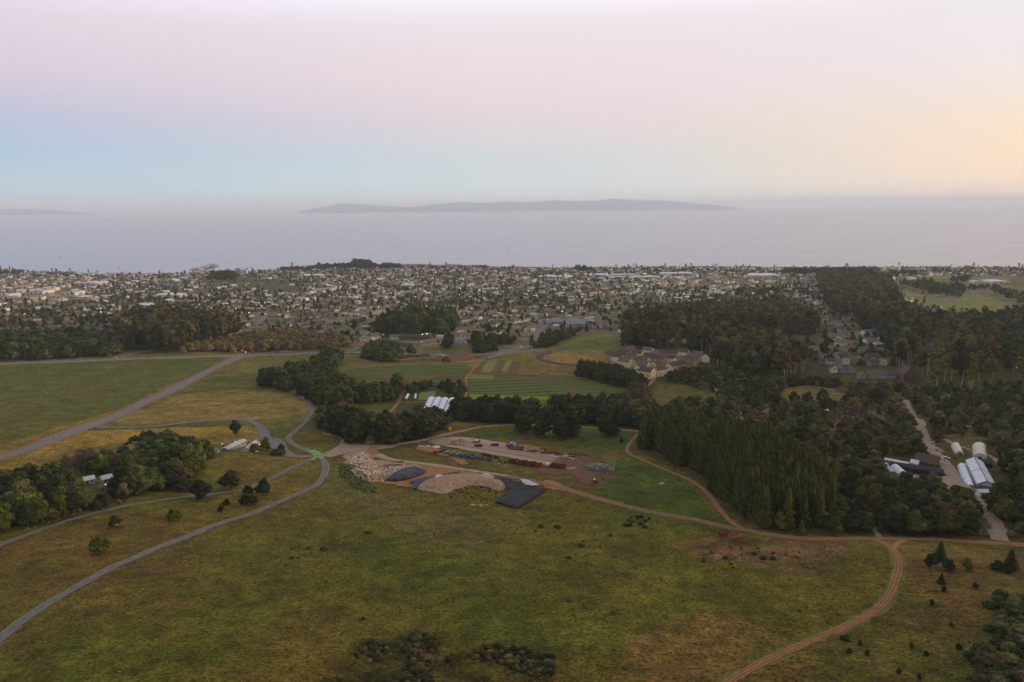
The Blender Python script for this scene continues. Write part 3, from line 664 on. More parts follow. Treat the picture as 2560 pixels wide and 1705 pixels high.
# ------------------------------------------------------------------ vegetation
def leafmat(name, c1, c2, rand=.3, nscale=.35):
    mt = bpy.data.materials.new(name); mt.use_nodes = True; nt = mt.node_tree; b = nt.nodes['Principled BSDF']
    b.inputs['Roughness'].default_value = .8; b.inputs['Specular IOR Level'].default_value = .15
    g = N(nt, 'ShaderNodeNewGeometry'); n = N(nt, 'ShaderNodeTexNoise', i_Scale=nscale, i_Detail=5); link(nt, g.outputs['Position'], n.inputs['Vector'])
    c = mixc(nt, ramp(nt, n.outputs[0], [(.36, (0,0,0,1)), (.64, (1,1,1,1))]), c1, c2)
    oi = N(nt, 'ShaderNodeObjectInfo'); hs = N(nt, 'ShaderNodeHueSaturation')
    link(nt, mth(nt, 'ADD', mth(nt, 'MULTIPLY', oi.outputs['Random'], rand*2), 1-rand), hs.inputs['Value'])
    link(nt, mth(nt, 'ADD', mth(nt, 'MULTIPLY', mth(nt, 'FRACT', mth(nt, 'MULTIPLY', oi.outputs['Random'], 17.3)), .05), .475), hs.inputs['Hue'])
    link(nt, c, hs.inputs['Color']); link(nt, hs.outputs[0], b.inputs['Base Color']); M[name] = mt
leafmat('leaf_dark', S(36,44,24), S(50,58,30))
leafmat('leaf_mid', S(58,68,26), S(86,90,36))
leafmat('leaf_bright', S(72,88,32), S(92,98,42))
leafmat('leaf_olive', S(80,78,38), S(108,98,50))
leafmat('leaf_tan', S(122,106,66), S(104,92,54))
leafmat('leaf_brown', S(94,76,50), S(70,64,38))
leafmat('leaf_red', S(88,56,44), S(68,52,40))
leafmat('leaf_pine', S(44,54,18), S(76,78,22), .35)
leafmat('leaf_grey', S(104,100,76), S(88,86,62))
leafmat('twig', S(112,92,76), S(88,72,60))
mat('bark', S(86,72,60), .95, rand=.2); mat('pale_bark', S(168,150,128), .95, rand=.2)
ml = bpy.data.materials.new('foliage_mass'); ml.use_nodes = True; nt = ml.node_tree; b = nt.nodes['Principled BSDF']; b.inputs['Roughness'].default_value = .85; b.inputs['Specular IOR Level'].default_value = .1
a_ = N(nt, 'ShaderNodeVertexColor', layer_name='cover'); g = N(nt, 'ShaderNodeNewGeometry'); n = N(nt, 'ShaderNodeTexNoise', i_Scale=.25, i_Detail=4); link(nt, g.outputs['Position'], n.inputs['Vector'])
link(nt, mixc(nt, 1.0, a_.outputs[0], ramp(nt, n.outputs[0], [(.35, (.65,)*3+(1,)), (.65, (1.35,)*3+(1,))]), 'MULTIPLY'), b.inputs['Base Color']); M['foliage_mass'] = ml

def cubesphere(n):
    V, F = [], []
    for ax in range(3):
        for s in (-1, 1):
            b = len(V)
            for i in range(n+1):
                for j in range(n+1):
                    u, v = math.tan((-1+2*i/n)*math.pi/4), math.tan((-1+2*j/n)*math.pi/4); p = [0,0,0]; p[ax] = s; p[(ax+1)%3] = u; p[(ax+2)%3] = v*s
                    p = np.array(p, float); V.append(p/np.linalg.norm(p))
            for i in range(n):
                for j in range(n):
                    a = b+i*(n+1)+j; F.append((a, a+n+1, a+n+2, a+1))
    return np.array(V), np.array(F)
CS2, CS3 = cubesphere(2), cubesphere(3)
def leaves(pts, nrm, size, rs):
    n = len(pts); nrm = nrm+rs.normal(0, .55, (n, 3)); nrm /= np.linalg.norm(nrm, axis=1)[:, None]
    a = np.cross(nrm, rs.normal(0, 1, (n, 3))); a /= np.linalg.norm(a, axis=1)[:, None]; b = np.cross(nrm, a)
    s = (size*rs.uniform(.6, 1.4, n))[:, None]
    a = a*s; b = b*s*rs.uniform(.5, 1, (n, 1))
    V = np.stack([pts-a, pts-b*.8, pts+a, pts+b], 1).reshape(-1, 3)
    return V, np.arange(4*n).reshape(n, 4)
def lobes_for(kind, rs):
    L = []
    if kind == 'oak':
        L.append((0, 0, .58, .30, .30))
        for i in range(9):
            t = 2*math.pi*(i/9+rs.uniform(-.04, .04)); r = rs.uniform(.2, .34)
            L.append((r*math.cos(t), r*math.sin(t), rs.uniform(.2, .56), rs.uniform(.17, .26), rs.uniform(.16, .24)))
        for i in range(4):
            t = rs.uniform(0, 6.28); r = rs.uniform(.03, .16); L.append((r*math.cos(t), r*math.sin(t), rs.uniform(.72, .82), rs.uniform(.15, .2), .17))
    elif kind == 'shrub':
        for i in range(7):
            t = 2*math.pi*i/7+rs.uniform(-.3, .3); r = rs.uniform(.12, .33); L.append((r*math.cos(t), r*math.sin(t), rs.uniform(.25, .5), rs.uniform(.2, .3), rs.uniform(.25, .38)))
        L.append((0, 0, .58, .27, .38))
    elif kind == 'cypress':
        for i in range(13):
            z = .16+.8*(i/12)**.9; w = .27*(1-z)**.55+.03; t = rs.uniform(0, 6.28); r = w*rs.uniform(.2, .75)
            L.append((r*math.cos(t), r*math.sin(t), z*.93, w*rs.uniform(.55, .95)+.03, rs.uniform(.08, .13)))
    elif kind == 'eucalyptus':
        for i in range(9):
            z = rs.uniform(.42, .92); r = rs.uniform(0, .15)*(1.25-z)*1.5; t = rs.uniform(0, 6.28)
            L.append((r*math.cos(t), r*math.sin(t), z, rs.uniform(.08, .14), rs.uniform(.07, .12)))
        L.append((0, 0, .9, .09, .09))
    return L
def crown_arrays(kind, seed, n, leaf, core=True):
    tiny = n < 60
    rs = np.random.default_rng(seed); VV, FF = [], []; off = 0
    def put(V, F):
        nonlocal off
        VV.append(V); FF.append(F+off); off += len(V)
    if kind == 'conifer':
        cv, cf = CS3
        k = 7 if n > 100 else 3
        for i in range(k):                           # stacked skirts
            z = .08+.84*i/k; r = .155*(1-z)**.85+.02
            q = cv*[1, 1, 1]; q = q*(1+rs.normal(0, .12, (len(q), 1))); q = q*[r*.8, r*.8, .62/k+.03]; q[:, 2] += z+.3/k
            put(q, cf)
        z = .05+.93*rs.uniform(0, 1, n)**1.25; t = rs.uniform(0, 6.28, n); r = (.17*(1-z)**.8+.012)*(1+.18*np.sin(z*46+seed))*rs.uniform(.75, 1.12, n)
        p = np.stack([r*np.cos(t), r*np.sin(t), z], 1); nr = np.stack([np.cos(t), np.sin(t), .5+0*z], 1)
        put(*leaves(p, nr, leaf*.75*(1.2-z), rs))
    else:
        L = lobes_for(kind, rs)[::2] if tiny else lobes_for(kind, rs); cv, cf = CS2 if n < 200 else CS3
        tot = sum(l[3]*l[3] for l in L)
        for (x, y, z, r, rz) in L:
            if core:
                q = cv*(1+rs.normal(0, .10, (len(cv), 1)))*[r*.86, r*.86, rz*.86]+[x, y, z]; put(q, cf)
            m_ = max(3, int(n*r*r/tot)); d = rs.normal(0, 1, (m_, 3)); d[:, 2] = np.where(d[:, 2] < -.3, -d[:, 2], d[:, 2]); d /= np.linalg.norm(d, axis=1)[:, None]
            p = d*[r, r, rz]*rs.uniform(.82, 1.16, (m_, 1))+[x, y, z]; put(*leaves(p, d, leaf, rs))
    return np.concatenate(VV), np.concatenate(FF)
def limb(mb, a, b, r0, r1, n=5): mb.tube(a, b, r0, r1, n)
def trunk_mb(kind, seed):
    rs = random.Random(seed); mb = MB()
    top, r = {'oak': (.45, .03), 'shrub': (.3, .02), 'cypress': (.7, .022), 'eucalyptus': (.75, .013), 'conifer': (.8, .012), 'bare': (.4, .025)}[kind]
    sx, sy = rs.uniform(-.03, .03), rs.uniform(-.03, .03)
    mb.tube((0,0,-.06), (sx*.5, sy*.5, top*.4), r*1.25, r, 7); mb.tube((sx*.5, sy*.5, top*.4), (sx, sy, top), r, r*.55, 6)
    for i in range(4 if kind != 'bare' else 7):
        t = i*2.4+rs.random(); z = top*rs.uniform(.45, .95); L = {'oak': .25, 'shrub': .2, 'cypress': .14, 'eucalyptus': .12, 'conifer': .08, 'bare': .28}[kind]
        a = (sx*z/top, sy*z/top, z); b = (a[0]+L*math.cos(t), a[1]+L*math.sin(t), z+L*rs.uniform(.5, 1.2)); mb.tube(a, b, r*.5, r*.22, 5)
        if kind == 'bare':
            for j in range(4):
                u = rs.uniform(0, 6.28); c = (b[0]+.14*math.cos(u), b[1]+.14*math.sin(u), b[2]+rs.uniform(.06, .2)); mb.tube(b, c, r*.22, r*.08, 4)
                for k in range(2):
                    w = rs.uniform(0, 6.28); mb.tube(c, (c[0]+.07*math.cos(w), c[1]+.07*math.sin(w), c[2]+.08), r*.09, r*.04, 3)
    return mb
def bare_crown(seed, n, leaf):
    rs = np.random.default_rng(seed); d = rs.normal(0, 1, (n, 3)); d[:, 2] = abs(d[:, 2]); d /= np.linalg.norm(d, axis=1)[:, None]
    p = d*[.4, .4, .5]*(rs.uniform(.3, 1, (n, 1))**.5)+[0, 0, .45]
    a = d+rs.normal(0, .35, (n, 3)); a /= np.linalg.norm(a, axis=1)[:, None]; b = np.cross(a, rs.normal(0, 1, (n, 3))); b /= np.linalg.norm(b, axis=1)[:, None]
    V = np.stack([p-a*leaf*1.6, p-b*leaf*.16, p+a*leaf*1.6, p+b*leaf*.16], 1).reshape(-1, 3)
    return V, np.arange(4*n).reshape(n, 4)
PROTO = {}
def proto(kind, leaf, seed):
    k = (kind, leaf, seed)
    if k not in PROTO:
        if kind == 'bare': V, F = bare_crown(seed, 520, .055)
        else: V, F = crown_arrays(kind, seed, {'oak': 900, 'shrub': 420, 'cypress': 900, 'eucalyptus': 700, 'conifer': 620}[kind], {'oak': .062, 'shrub': .085, 'cypress': .045, 'eucalyptus': .034, 'conifer': .05}[kind])
        cr = mesh_np('crown', V, F, [M[leaf]])
        bk = (kind, 'trunk', seed)
        if bk not in PROTO: PROTO[bk] = trunk_mb(kind, seed).mesh('trunk', M['pale_bark' if kind in ('eucalyptus', 'bare') else 'bark'])
        PROTO[k] = (cr, PROTO[bk])
    return PROTO[k]
NAMES = {'oak': ('oak_tree', 'tree'), 'shrub': ('shrub', 'shrub'), 'cypress': ('cypress_tree', 'tree'), 'eucalyptus': ('eucalyptus_tree', 'tree'), 'conifer': ('conifer_tree', 'tree'), 'bare': ('bare_tree', 'tree')}
LEAFRGB = {'leaf_dark': (48,58,30), 'leaf_mid': (64,76,34), 'leaf_bright': (82,94,38), 'leaf_olive': (86,84,48), 'leaf_tan': (116,102,62), 'leaf_brown': (76,64,42), 'leaf_red': (80,56,42), 'leaf_pine': (62,72,24), 'leaf_grey': (98,94,70), 'twig': (100,82,68)}
def put_tree(kind, leaf, seed, x, y, h, w, rz, label, group=None, sink=.1, leaning=0):
    nm, cat = NAMES[kind]; z = Hn(x, y)
    e = empty(nm, (x, y, z-sink), rz, (w, w, h)); tag(e, label, cat, group)
    cr, tr = proto(kind, leaf, seed); obj('crown', cr, e); obj('trunk', tr, e)
    return e
CAND = []     # (kind, leaf, x, y, h, w, label, group)
KA = np.array(KEEP)
def clear(x, y, pad):
    d = (KA[:, 0]-x)**2+(KA[:, 1]-y)**2
    return not np.any(d < (KA[:, 2]+pad)**2)
HOLES = [[tuple(p) for p in wpoly(q)] for q in (
    [(140,1188),(310,1188),(300,1268),(190,1272),(150,1215)], [(1640,1018),(1740,1010),(1800,1000),(1790,982),(1700,960),(1650,965)],
    [(1945,1002),(1955,972),(2060,972),(2115,985),(2105,1002)], [(2195,1135),(2370,1150),(2380,1190),(2400,1240),(2330,1225),(2260,1215),(2190,1165)],
    [(2300,1110),(2330,1110),(2400,1200),(2440,1250),(2400,1250),(2330,1180)], [(2360,1085),(2470,1100),(2500,1160),(2560,1240),(2470,1260),(2400,1190),(2330,1130)],
    [(2270,1040),(2320,1040),(2330,1075),(2280,1075)], [(880,950),(985,945),(985,985),(885,985)], [(1760,838),(1780,818),(1860,812),(1912,820),(1880,838)],
    [(1540,870),(1780,880),(1785,925),(1640,952),(1540,930)], [(2010,920),(2280,920),(2300,970),(2020,950)], [(1990,965),(2120,972),(2110,1003),(2000,1003)],
    [(2230,722),(2330,745),(2400,755),(2400,735),(2450,735),(2520,762),(2500,785),(2400,785),(2300,760)], [(2330,690),(2560,690),(2700,700),(2700,735),(2560,726),(2330,712)])]
def grove(poly, spacing, hr, kinds, label, group, ww=(.8, 1.2), keep=True, rows=None, holes=True, edge=0, world=None):
    P_ = [tuple(p) for p in (world or wpoly(poly))]; xs, ys = [p[0] for p in P_], [p[1] for p in P_]
    n = 0
    gx, gy = np.meshgrid(np.arange(min(xs), max(xs), spacing), np.arange(min(ys), max(ys), spacing))
    jit = .12 if rows else .42
    if rows:
        a_, b_ = at(1612,1118), at(1850,1300); th = math.atan2(b_.y-a_.y, b_.x-a_.x); cx, cy_ = (min(xs)+max(xs))/2, (min(ys)+max(ys))/2; D = 170
        gu, gv = np.meshgrid(np.arange(-D, D, 3.7), np.arange(-D, D, 8.4)); gx = cx+gu*math.cos(th)-gv*math.sin(th); gy = cy_+gu*math.sin(th)+gv*math.cos(th)
    gx = (gx+RNG.uniform(-jit, jit, gx.shape)*spacing).ravel(); gy = (gy+RNG.uniform(-jit, jit, gy.shape)*spacing).ravel()
    ok = pip(gx, gy, P_)
    if holes:
        for hp in HOLES: ok &= ~pip(gx, gy, hp)
    ok &= gy < coast(gx, gy)-15
    for x, y in zip(gx[ok], gy[ok]):
        kind, leaf, p = random.choices(kinds, [k[2] for k in kinds])[0]
        h = random.uniform(*hr)*(1 if kind != 'shrub' else .4); wr = random.uniform(*ww)
        if keep and not clear(x, y, min(h*.16, 3)): continue
        CAND.append((kind, leaf, x, y, h, h*wr*{'shrub': 1.5}.get(kind, 1), label, group)); n += 1
    return n
def single(x, y, hpx, wpx, kind, leaf, label, group=None):
    q = at(x, y); k = mpp(q); h = hpx*k*1.03; w = wpx*k/{'oak': 1.0, 'shrub': 1.05, 'cypress': .56, 'conifer': .34, 'eucalyptus': .42, 'bare': .85}[kind]
    put_tree(kind, leaf, random.randint(1, 3), q.x, q.y+w*.25, h, w, random.uniform(0, 6.28), label, group)

# --- single bushes and trees one can point at
single(573,1222,40,50,'oak','leaf_dark','large round dark bush above the upper cycle path')
single(497,1249,44,46,'oak','leaf_dark','round dark bush standing over the footpath, partly hiding it')
single(452,1228,34,50,'oak','leaf_dark','broad dark bush just uphill of the footpath bush')
single(656,1238,38,36,'oak','leaf_dark','dark round tree touching the footpath below the crossing')
single(617,1236,21,26,'oak','leaf_dark','small dark bush beside the footpath, left of the round tree')
single(615,1263,26,42,'oak','leaf_dark','low spreading dark bush between footpath and cycle path')
single(283,1318,24,26,'oak','leaf_dark','small dark round bush in the left meadow between both paths')
single(430,1303,28,32,'oak','leaf_mid','solitary green bush in the meadow midway between both paths')
single(245,1385,38,44,'oak','leaf_mid','ragged dark green bush nearest the lower cycle path in the left meadow')
single(552,1279,16,18,'shrub','leaf_dark','little dark bush at the lower end of a pair by the meadow')
single(565,1262,14,17,'shrub','leaf_dark','little dark bush at the upper end of a pair by the meadow')
single(1027,889,27,30,'oak','leaf_mid','single green tree between the round thicket and the dark shed')
for x, y, h, w, t in ((1312,1084,74,46,'leftmost'),(1362,1096,78,44,'second'),(1398,1099,70,44,'third'),(1428,1092,74,46,'fourth'),(1516,1092,66,50,'rightmost')):
    single(x, y, h, w, 'cypress', 'leaf_dark', f'{t} dark cypress on the lawn side of the thin gravel road behind the works yard')
single(2363,1408,44,26,'conifer','leaf_dark','tallest dark conifer of the small clump right of the orange path')
single(2332,1419,30,28,'oak','leaf_dark','squat dark tree left in the clump right of the orange path')
single(2375,1430,28,24,'oak','leaf_dark','dark bush at the right foot of the clump beside the orange path')
single(2361,1464,24,16,'conifer','leaf_dark','narrow dark sapling below the clump beside the orange path')
single(2421,1427,28,22,'oak','leaf_mid','pale green bush standing alone right of the conifer clump')
single(2543,1431,44,28,'conifer','leaf_dark','dark conifer at the right picture edge below the gravel road')
single(2500,1427,20,26,'oak','leaf_dark','low dark bush left of the conifer at the right edge')
single(2521,1434,16,16,'shrub','leaf_dark','small dark bush between low bush and conifer at the right edge')
for x, y in ((2331,1512),(2380,1567),(2152,1613),(2125,1633),(2317,1640),(2280,1623),(2248,1685),(2398,1624),(2170,1640),(2362,1480),(2300,1700),(2440,1470)):
    single(x, y, random.uniform(10, 16), random.uniform(9, 14), 'shrub', 'leaf_dark', f'tiny dark sapling on the slope right of the orange path, {["high","middle","low"][min(2, int((y-1460)/85))]} part', 'saplings right of the orange path')
single(2092,1084,58,46,'bare','twig','pale leafless tree with a white forked trunk in the arboretum')
single(2150,1070,52,52,'bare','twig','broad leafless tan tree right of the white forked one')
single(1953,1324,42,34,'oak','leaf_tan','orange-yellow bushy tree at the foot of the conifer plantation')
single(1915,1310,40,30,'bare','twig','greyish pink leafless tree at the foot of the plantation')
single(2010,1340,34,20,'conifer','leaf_mid','small green conifer standing by the dirt road below the plantation')
single(855,1050,46,44,'bare','twig','leafless tan round tree beside the farm grove')
single(1982,1003,20,9,'conifer','leaf_dark','small dark conifer on the pale meadow, taller of two')
single(2000,1003,14,7,'conifer','leaf_dark','small dark conifer on the pale meadow, shorter of two')
single(2060,1005,30,26,'oak','leaf_dark','round dark tree at the right end of the pale meadow')
single(586,1085,32,26,'oak','leaf_dark','dark tree behind the long metal roof beside the driveway')
single(663,1127,32,24,'oak','leaf_bright','bright green round tree beside the grey roofed house')
single(634,1131,22,32,'oak','leaf_bright','bright green bush in front of the grey roofed house')
single(702,1128,18,20,'shrub','leaf_dark','dark bush at the lower right end of the house garden')
single(690,1138,14,36,'shrub','leaf_dark','low dark bush along the driveway below the house')
single(805,1074,24,26,'oak','leaf_dark','round dark bush right of the cycle path bend')
single(1330,882,46,16,'eucalyptus','leaf_olive','slender pale poplar beside the road into town')
single(1145,894,12,18,'shrub','leaf_dark','low dark bush at the left end of the red barn')
single(1555,1107,13,10,'conifer','leaf_dark','tiny conifer alone on the lawn left of the plantation')

# --- groves, woods and thickets
grove([(652,966),(690,972),(725,985),(742,975),(770,1000),(800,1020),(850,1018),(900,1010),(980,1004),(1000,985),(1000,960),(960,958),(900,990),(860,965),(832,925),(855,900),(810,896),(760,925),(700,935),(665,945)], 7.5, (10,17), [('oak','leaf_dark',5),('oak','leaf_mid',4),('cypress','leaf_mid',1),('eucalyptus','leaf_olive',1)], 'dark green tree of the grove wrapped round the upper cycle path', 'grove round the upper cycle path', ww=(.8,1.1))
grove([(800,1035),(880,1040),(930,1045),(950,1070),(900,1075),(830,1065),(785,1060)], 6.5, (6,11), [('oak','leaf_olive',2),('oak','leaf_mid',2),('shrub','leaf_bright',2),('shrub','leaf_brown',1)], 'mixed bushy tree between the cycle path bend and the farm', 'bushes below the farm grove')
grove([(830,1085),(850,1092),(880,1106),(925,1112),(930,1095),(915,1065),(870,1058),(820,1062)], 5.0, (12,17), [('cypress','leaf_dark',4),('oak','leaf_dark',1),('oak','leaf_brown',.5)], 'dark cypress in the windbreak left of the farm entrance', 'windbreak left of the farm entrance', ww=(.9,1.3))
grove([(942,1112),(1000,1108),(1080,1092),(1105,1084),(1110,1062),(1060,1068),(1000,1080),(950,1072)], 5.5, (12,17), [('cypress','leaf_dark',4),('oak','leaf_dark',1),('bare','twig',.7)], 'dark cypress in the windbreak below the white tunnels', 'windbreak below the greenhouse tunnels', ww=(.9,1.3))
grove([(1130,1050),(1165,1054),(1230,1056),(1300,1058),(1345,1055),(1340,1035),(1280,1030),(1190,1030),(1140,1035)], 6.5, (12,17), [('cypress','leaf_dark',4),('oak','leaf_dark',1)], 'dark cypress in the long windbreak behind the lawn', 'windbreak behind the lawn', ww=(.9,1.3))
grove([(1368,1055),(1450,1060),(1560,1068),(1620,1070),(1640,1030),(1560,1010),(1530,1018),(1450,1025),(1390,1020)], 7, (11,17), [('cypress','leaf_dark',3),('oak','leaf_dark',2),('oak','leaf_brown',1),('eucalyptus','leaf_olive',1)], 'tall ragged tree right of the windbreak gap', 'trees right of the windbreak gap')
grove([(1448,940),(1500,956),(1560,968),(1600,985),(1618,975),(1600,955),(1560,940),(1500,928),(1450,922)], 5, (11,14), [('cypress','leaf_dark',1)], 'black-green cypress in the hedge below the family housing', 'cypress hedge below the family housing', ww=(1.1,1.5))
grove([(1560,1010),(1590,985),(1612,985),(1612,1020),(1640,1060),(1600,1065),(1560,1045)], 7, (12,18), [('eucalyptus','leaf_olive',2),('oak','leaf_brown',2),('oak','leaf_mid',2)], 'olive brown tree beside the track down from the housing', 'trees beside the housing track')
# plantation: planted in rows, so the spacing is regular
grove([(1602,1118),(1650,1142),(1700,1166),(1760,1210),(1800,1252),(1840,1300),(1900,1322),(2000,1328),(2080,1318),(2085,1240),(2010,1180),(1930,1130),(1830,1092),(1740,1078),(1660,1070),(1605,1085)], 6.0, (17,22), [('conifer','leaf_pine',1)], 'yellow-green conifer in the dense rows of the plantation', 'conifer plantation', ww=(.72,1.0), rows=True, holes=False)
ARB = [(1640,1012),(1650,965),(1700,935),(1790,925),(1900,935),(2050,965),(2300,975),(2560,965),(2760,980),(2800,1340),(2560,1345),(2300,1335),(2205,1332),(2160,1300),(2110,1225),(2040,1175),(1950,1120),(1850,1075),(1740,1062),(1650,1050)]
grove(ARB, 8.5, (5,11), [('oak','leaf_dark',3),('oak','leaf_mid',2.5),('oak','leaf_olive',3),('oak','leaf_brown',2),('oak','leaf_grey',1.2),('shrub','leaf_olive',3),('shrub','leaf_brown',1.5),('cypress','leaf_dark',1),('bare','twig',1),('shrub','leaf_red',.6),('conifer','leaf_dark',.5)], 'bushy tree or shrub of the dark arboretum on the right', 'arboretum planting')
grove([(2110,1225),(2160,1290),(2175,1330),(2080,1335),(2075,1250)], 6.5, (6,9), [('oak','leaf_dark',3),('oak','leaf_mid',1)], 'dark tree between plantation and the little gravel track', 'trees beside the little gravel track')
grove([(2210,1336),(2330,1338),(2440,1344),(2470,1330),(2430,1265),(2380,1250),(2280,1225),(2200,1210),(2120,1190),(2130,1225),(2160,1270),(2190,1310)], 6.5, (6,11), [('oak','leaf_dark',4),('oak','leaf_mid',2),('oak','leaf_olive',1),('oak','leaf_red',.5)], 'dark tree in the wood between the nursery and the dirt road', 'wood below the nursery')
grove([(2300,1060),(2360,1080),(2400,1140),(2390,1165),(2330,1110)], 6, (4,8), [('oak','leaf_dark',2),('oak','leaf_brown',2),('shrub','leaf_mid',2)], 'bush beside the nursery road by the domes', 'bushes beside the nursery road')
grove([(2520,1160),(2800,1150),(2900,1350),(2560,1350),(2510,1340),(2480,1280)], 7.5, (8,14), [('oak','leaf_dark',4),('oak','leaf_mid',1),('oak','leaf_olive',1),('cypress','leaf_dark',1)], 'dark tree right of the greenhouses at the right edge', 'trees right of the greenhouses')
grove([(-160,1372),(0,1334),(60,1322),(150,1296),(260,1264),(300,1252),(345,1240),(420,1222),(500,1180),(515,1130),(440,1118),(400,1110),(330,1130),(300,1190),(200,1180),(120,1220),(60,1210),(-160,1250)], 6.2, (8,14), [('oak','leaf_dark',4),('oak','leaf_mid',4),('oak','leaf_bright',1.5),('oak','leaf_olive',1.5),('oak','leaf_grey',.6)], 'green tree in the wood left of the footpath', 'wood left of the footpath', ww=(.85,1.2))
grove([(180,1252),(300,1244),(330,1252),(260,1272),(180,1288)], 4.5, (3.5,6), [('oak','leaf_dark',2),('oak','leaf_mid',1),('shrub','leaf_olive',1)], 'low', 'low trees below the hidden roofs', holes=False)
grove([(150,1185),(165,1160),(230,1145),(290,1148),(330,1150),(310,1185),(260,1190),(200,1192)], 4.5, (6,9), [('bare','twig',3),('shrub','leaf_red',2)], 'reddish leafless tree on the bank behind the hidden roofs', 'reddish bare trees behind the hidden roofs')
grove([(95,1200),(120,1170),(160,1165),(150,1195)], 5, (4,6), [('shrub','leaf_brown',1),('shrub','leaf_red',1)], 'brown shrub at the edge of the dry golden field', 'brown shrubs by the dry field')
grove([(20,1215),(90,1150),(130,1155),(100,1200),(30,1240)], 11, (4,7), [('shrub','leaf_mid',1),('shrub','leaf_dark',1)], 'scattered green shrub on the dry slope at left', 'shrubs on the dry slope')
grove([(1990,960),(2100,958),(2100,975),(2000,975)], 7, (6,10), [('oak','leaf_dark',1),('oak','leaf_mid',1)], 'dark tree below the left end of the grey terrace houses', 'trees below the terrace houses')
grove([(915,896),(950,904),(985,902),(998,890),(985,876),(940,874),(918,882)], 8, (13,17), [('oak','leaf_mid',1)], 'tree of the large rounded thicket in the road loop', 'rounded thicket in the road loop', ww=(1,1.3), keep=False)
grove([(1180,890),(1250,896),(1300,886),(1250,893),(1190,902)], 6, (2.5,4), [('shrub','leaf_dark',1),('shrub','leaf_brown',1)], 'low dark shrub in the hedge above the crop beds', 'hedge above the crop beds', keep=False)
grove([(1175,880),(1200,884),(1240,878),(1235,866),(1180,868)], 7, (8,12), [('oak','leaf_dark',1)], 'dark tree behind the red barn', 'trees behind the red barn')
grove([(1330,868),(1360,872),(1420,850),(1440,838),(1400,835),(1350,850)], 9, (8,13), [('oak','leaf_dark',1),('oak','leaf_mid',1)], 'dark tree along the road into town', 'trees along the road into town')
grove([(1030,1020),(1180,1030),(1170,1045),(1100,1060),(1060,1062)], 6, (4,8), [('oak','leaf_brown',1),('shrub','leaf_olive',1),('shrub','leaf_bright',.6)], 'brownish bush around the greenhouse tunnels', 'bushes around the tunnels')
grove([(1010,975),(1030,965),(1140,962),(1165,975),(1150,1002),(1125,1003),(1130,985),(1080,972),(1020,985)], 7, (5,9), [('oak','leaf_mid',2),('oak','leaf_dark',2),('shrub','leaf_olive',1)], 'garden tree around the small farm plots', 'garden trees around the farm plots')
grove([(820,962),(900,955),(990,948),(1000,965),(960,960),(880,965)], 8, (6,12), [('oak','leaf_dark',2),('oak','leaf_olive',1),('bare','twig',.6)], 'tree around the red and grey farm roofs', 'trees around the farm roofs')
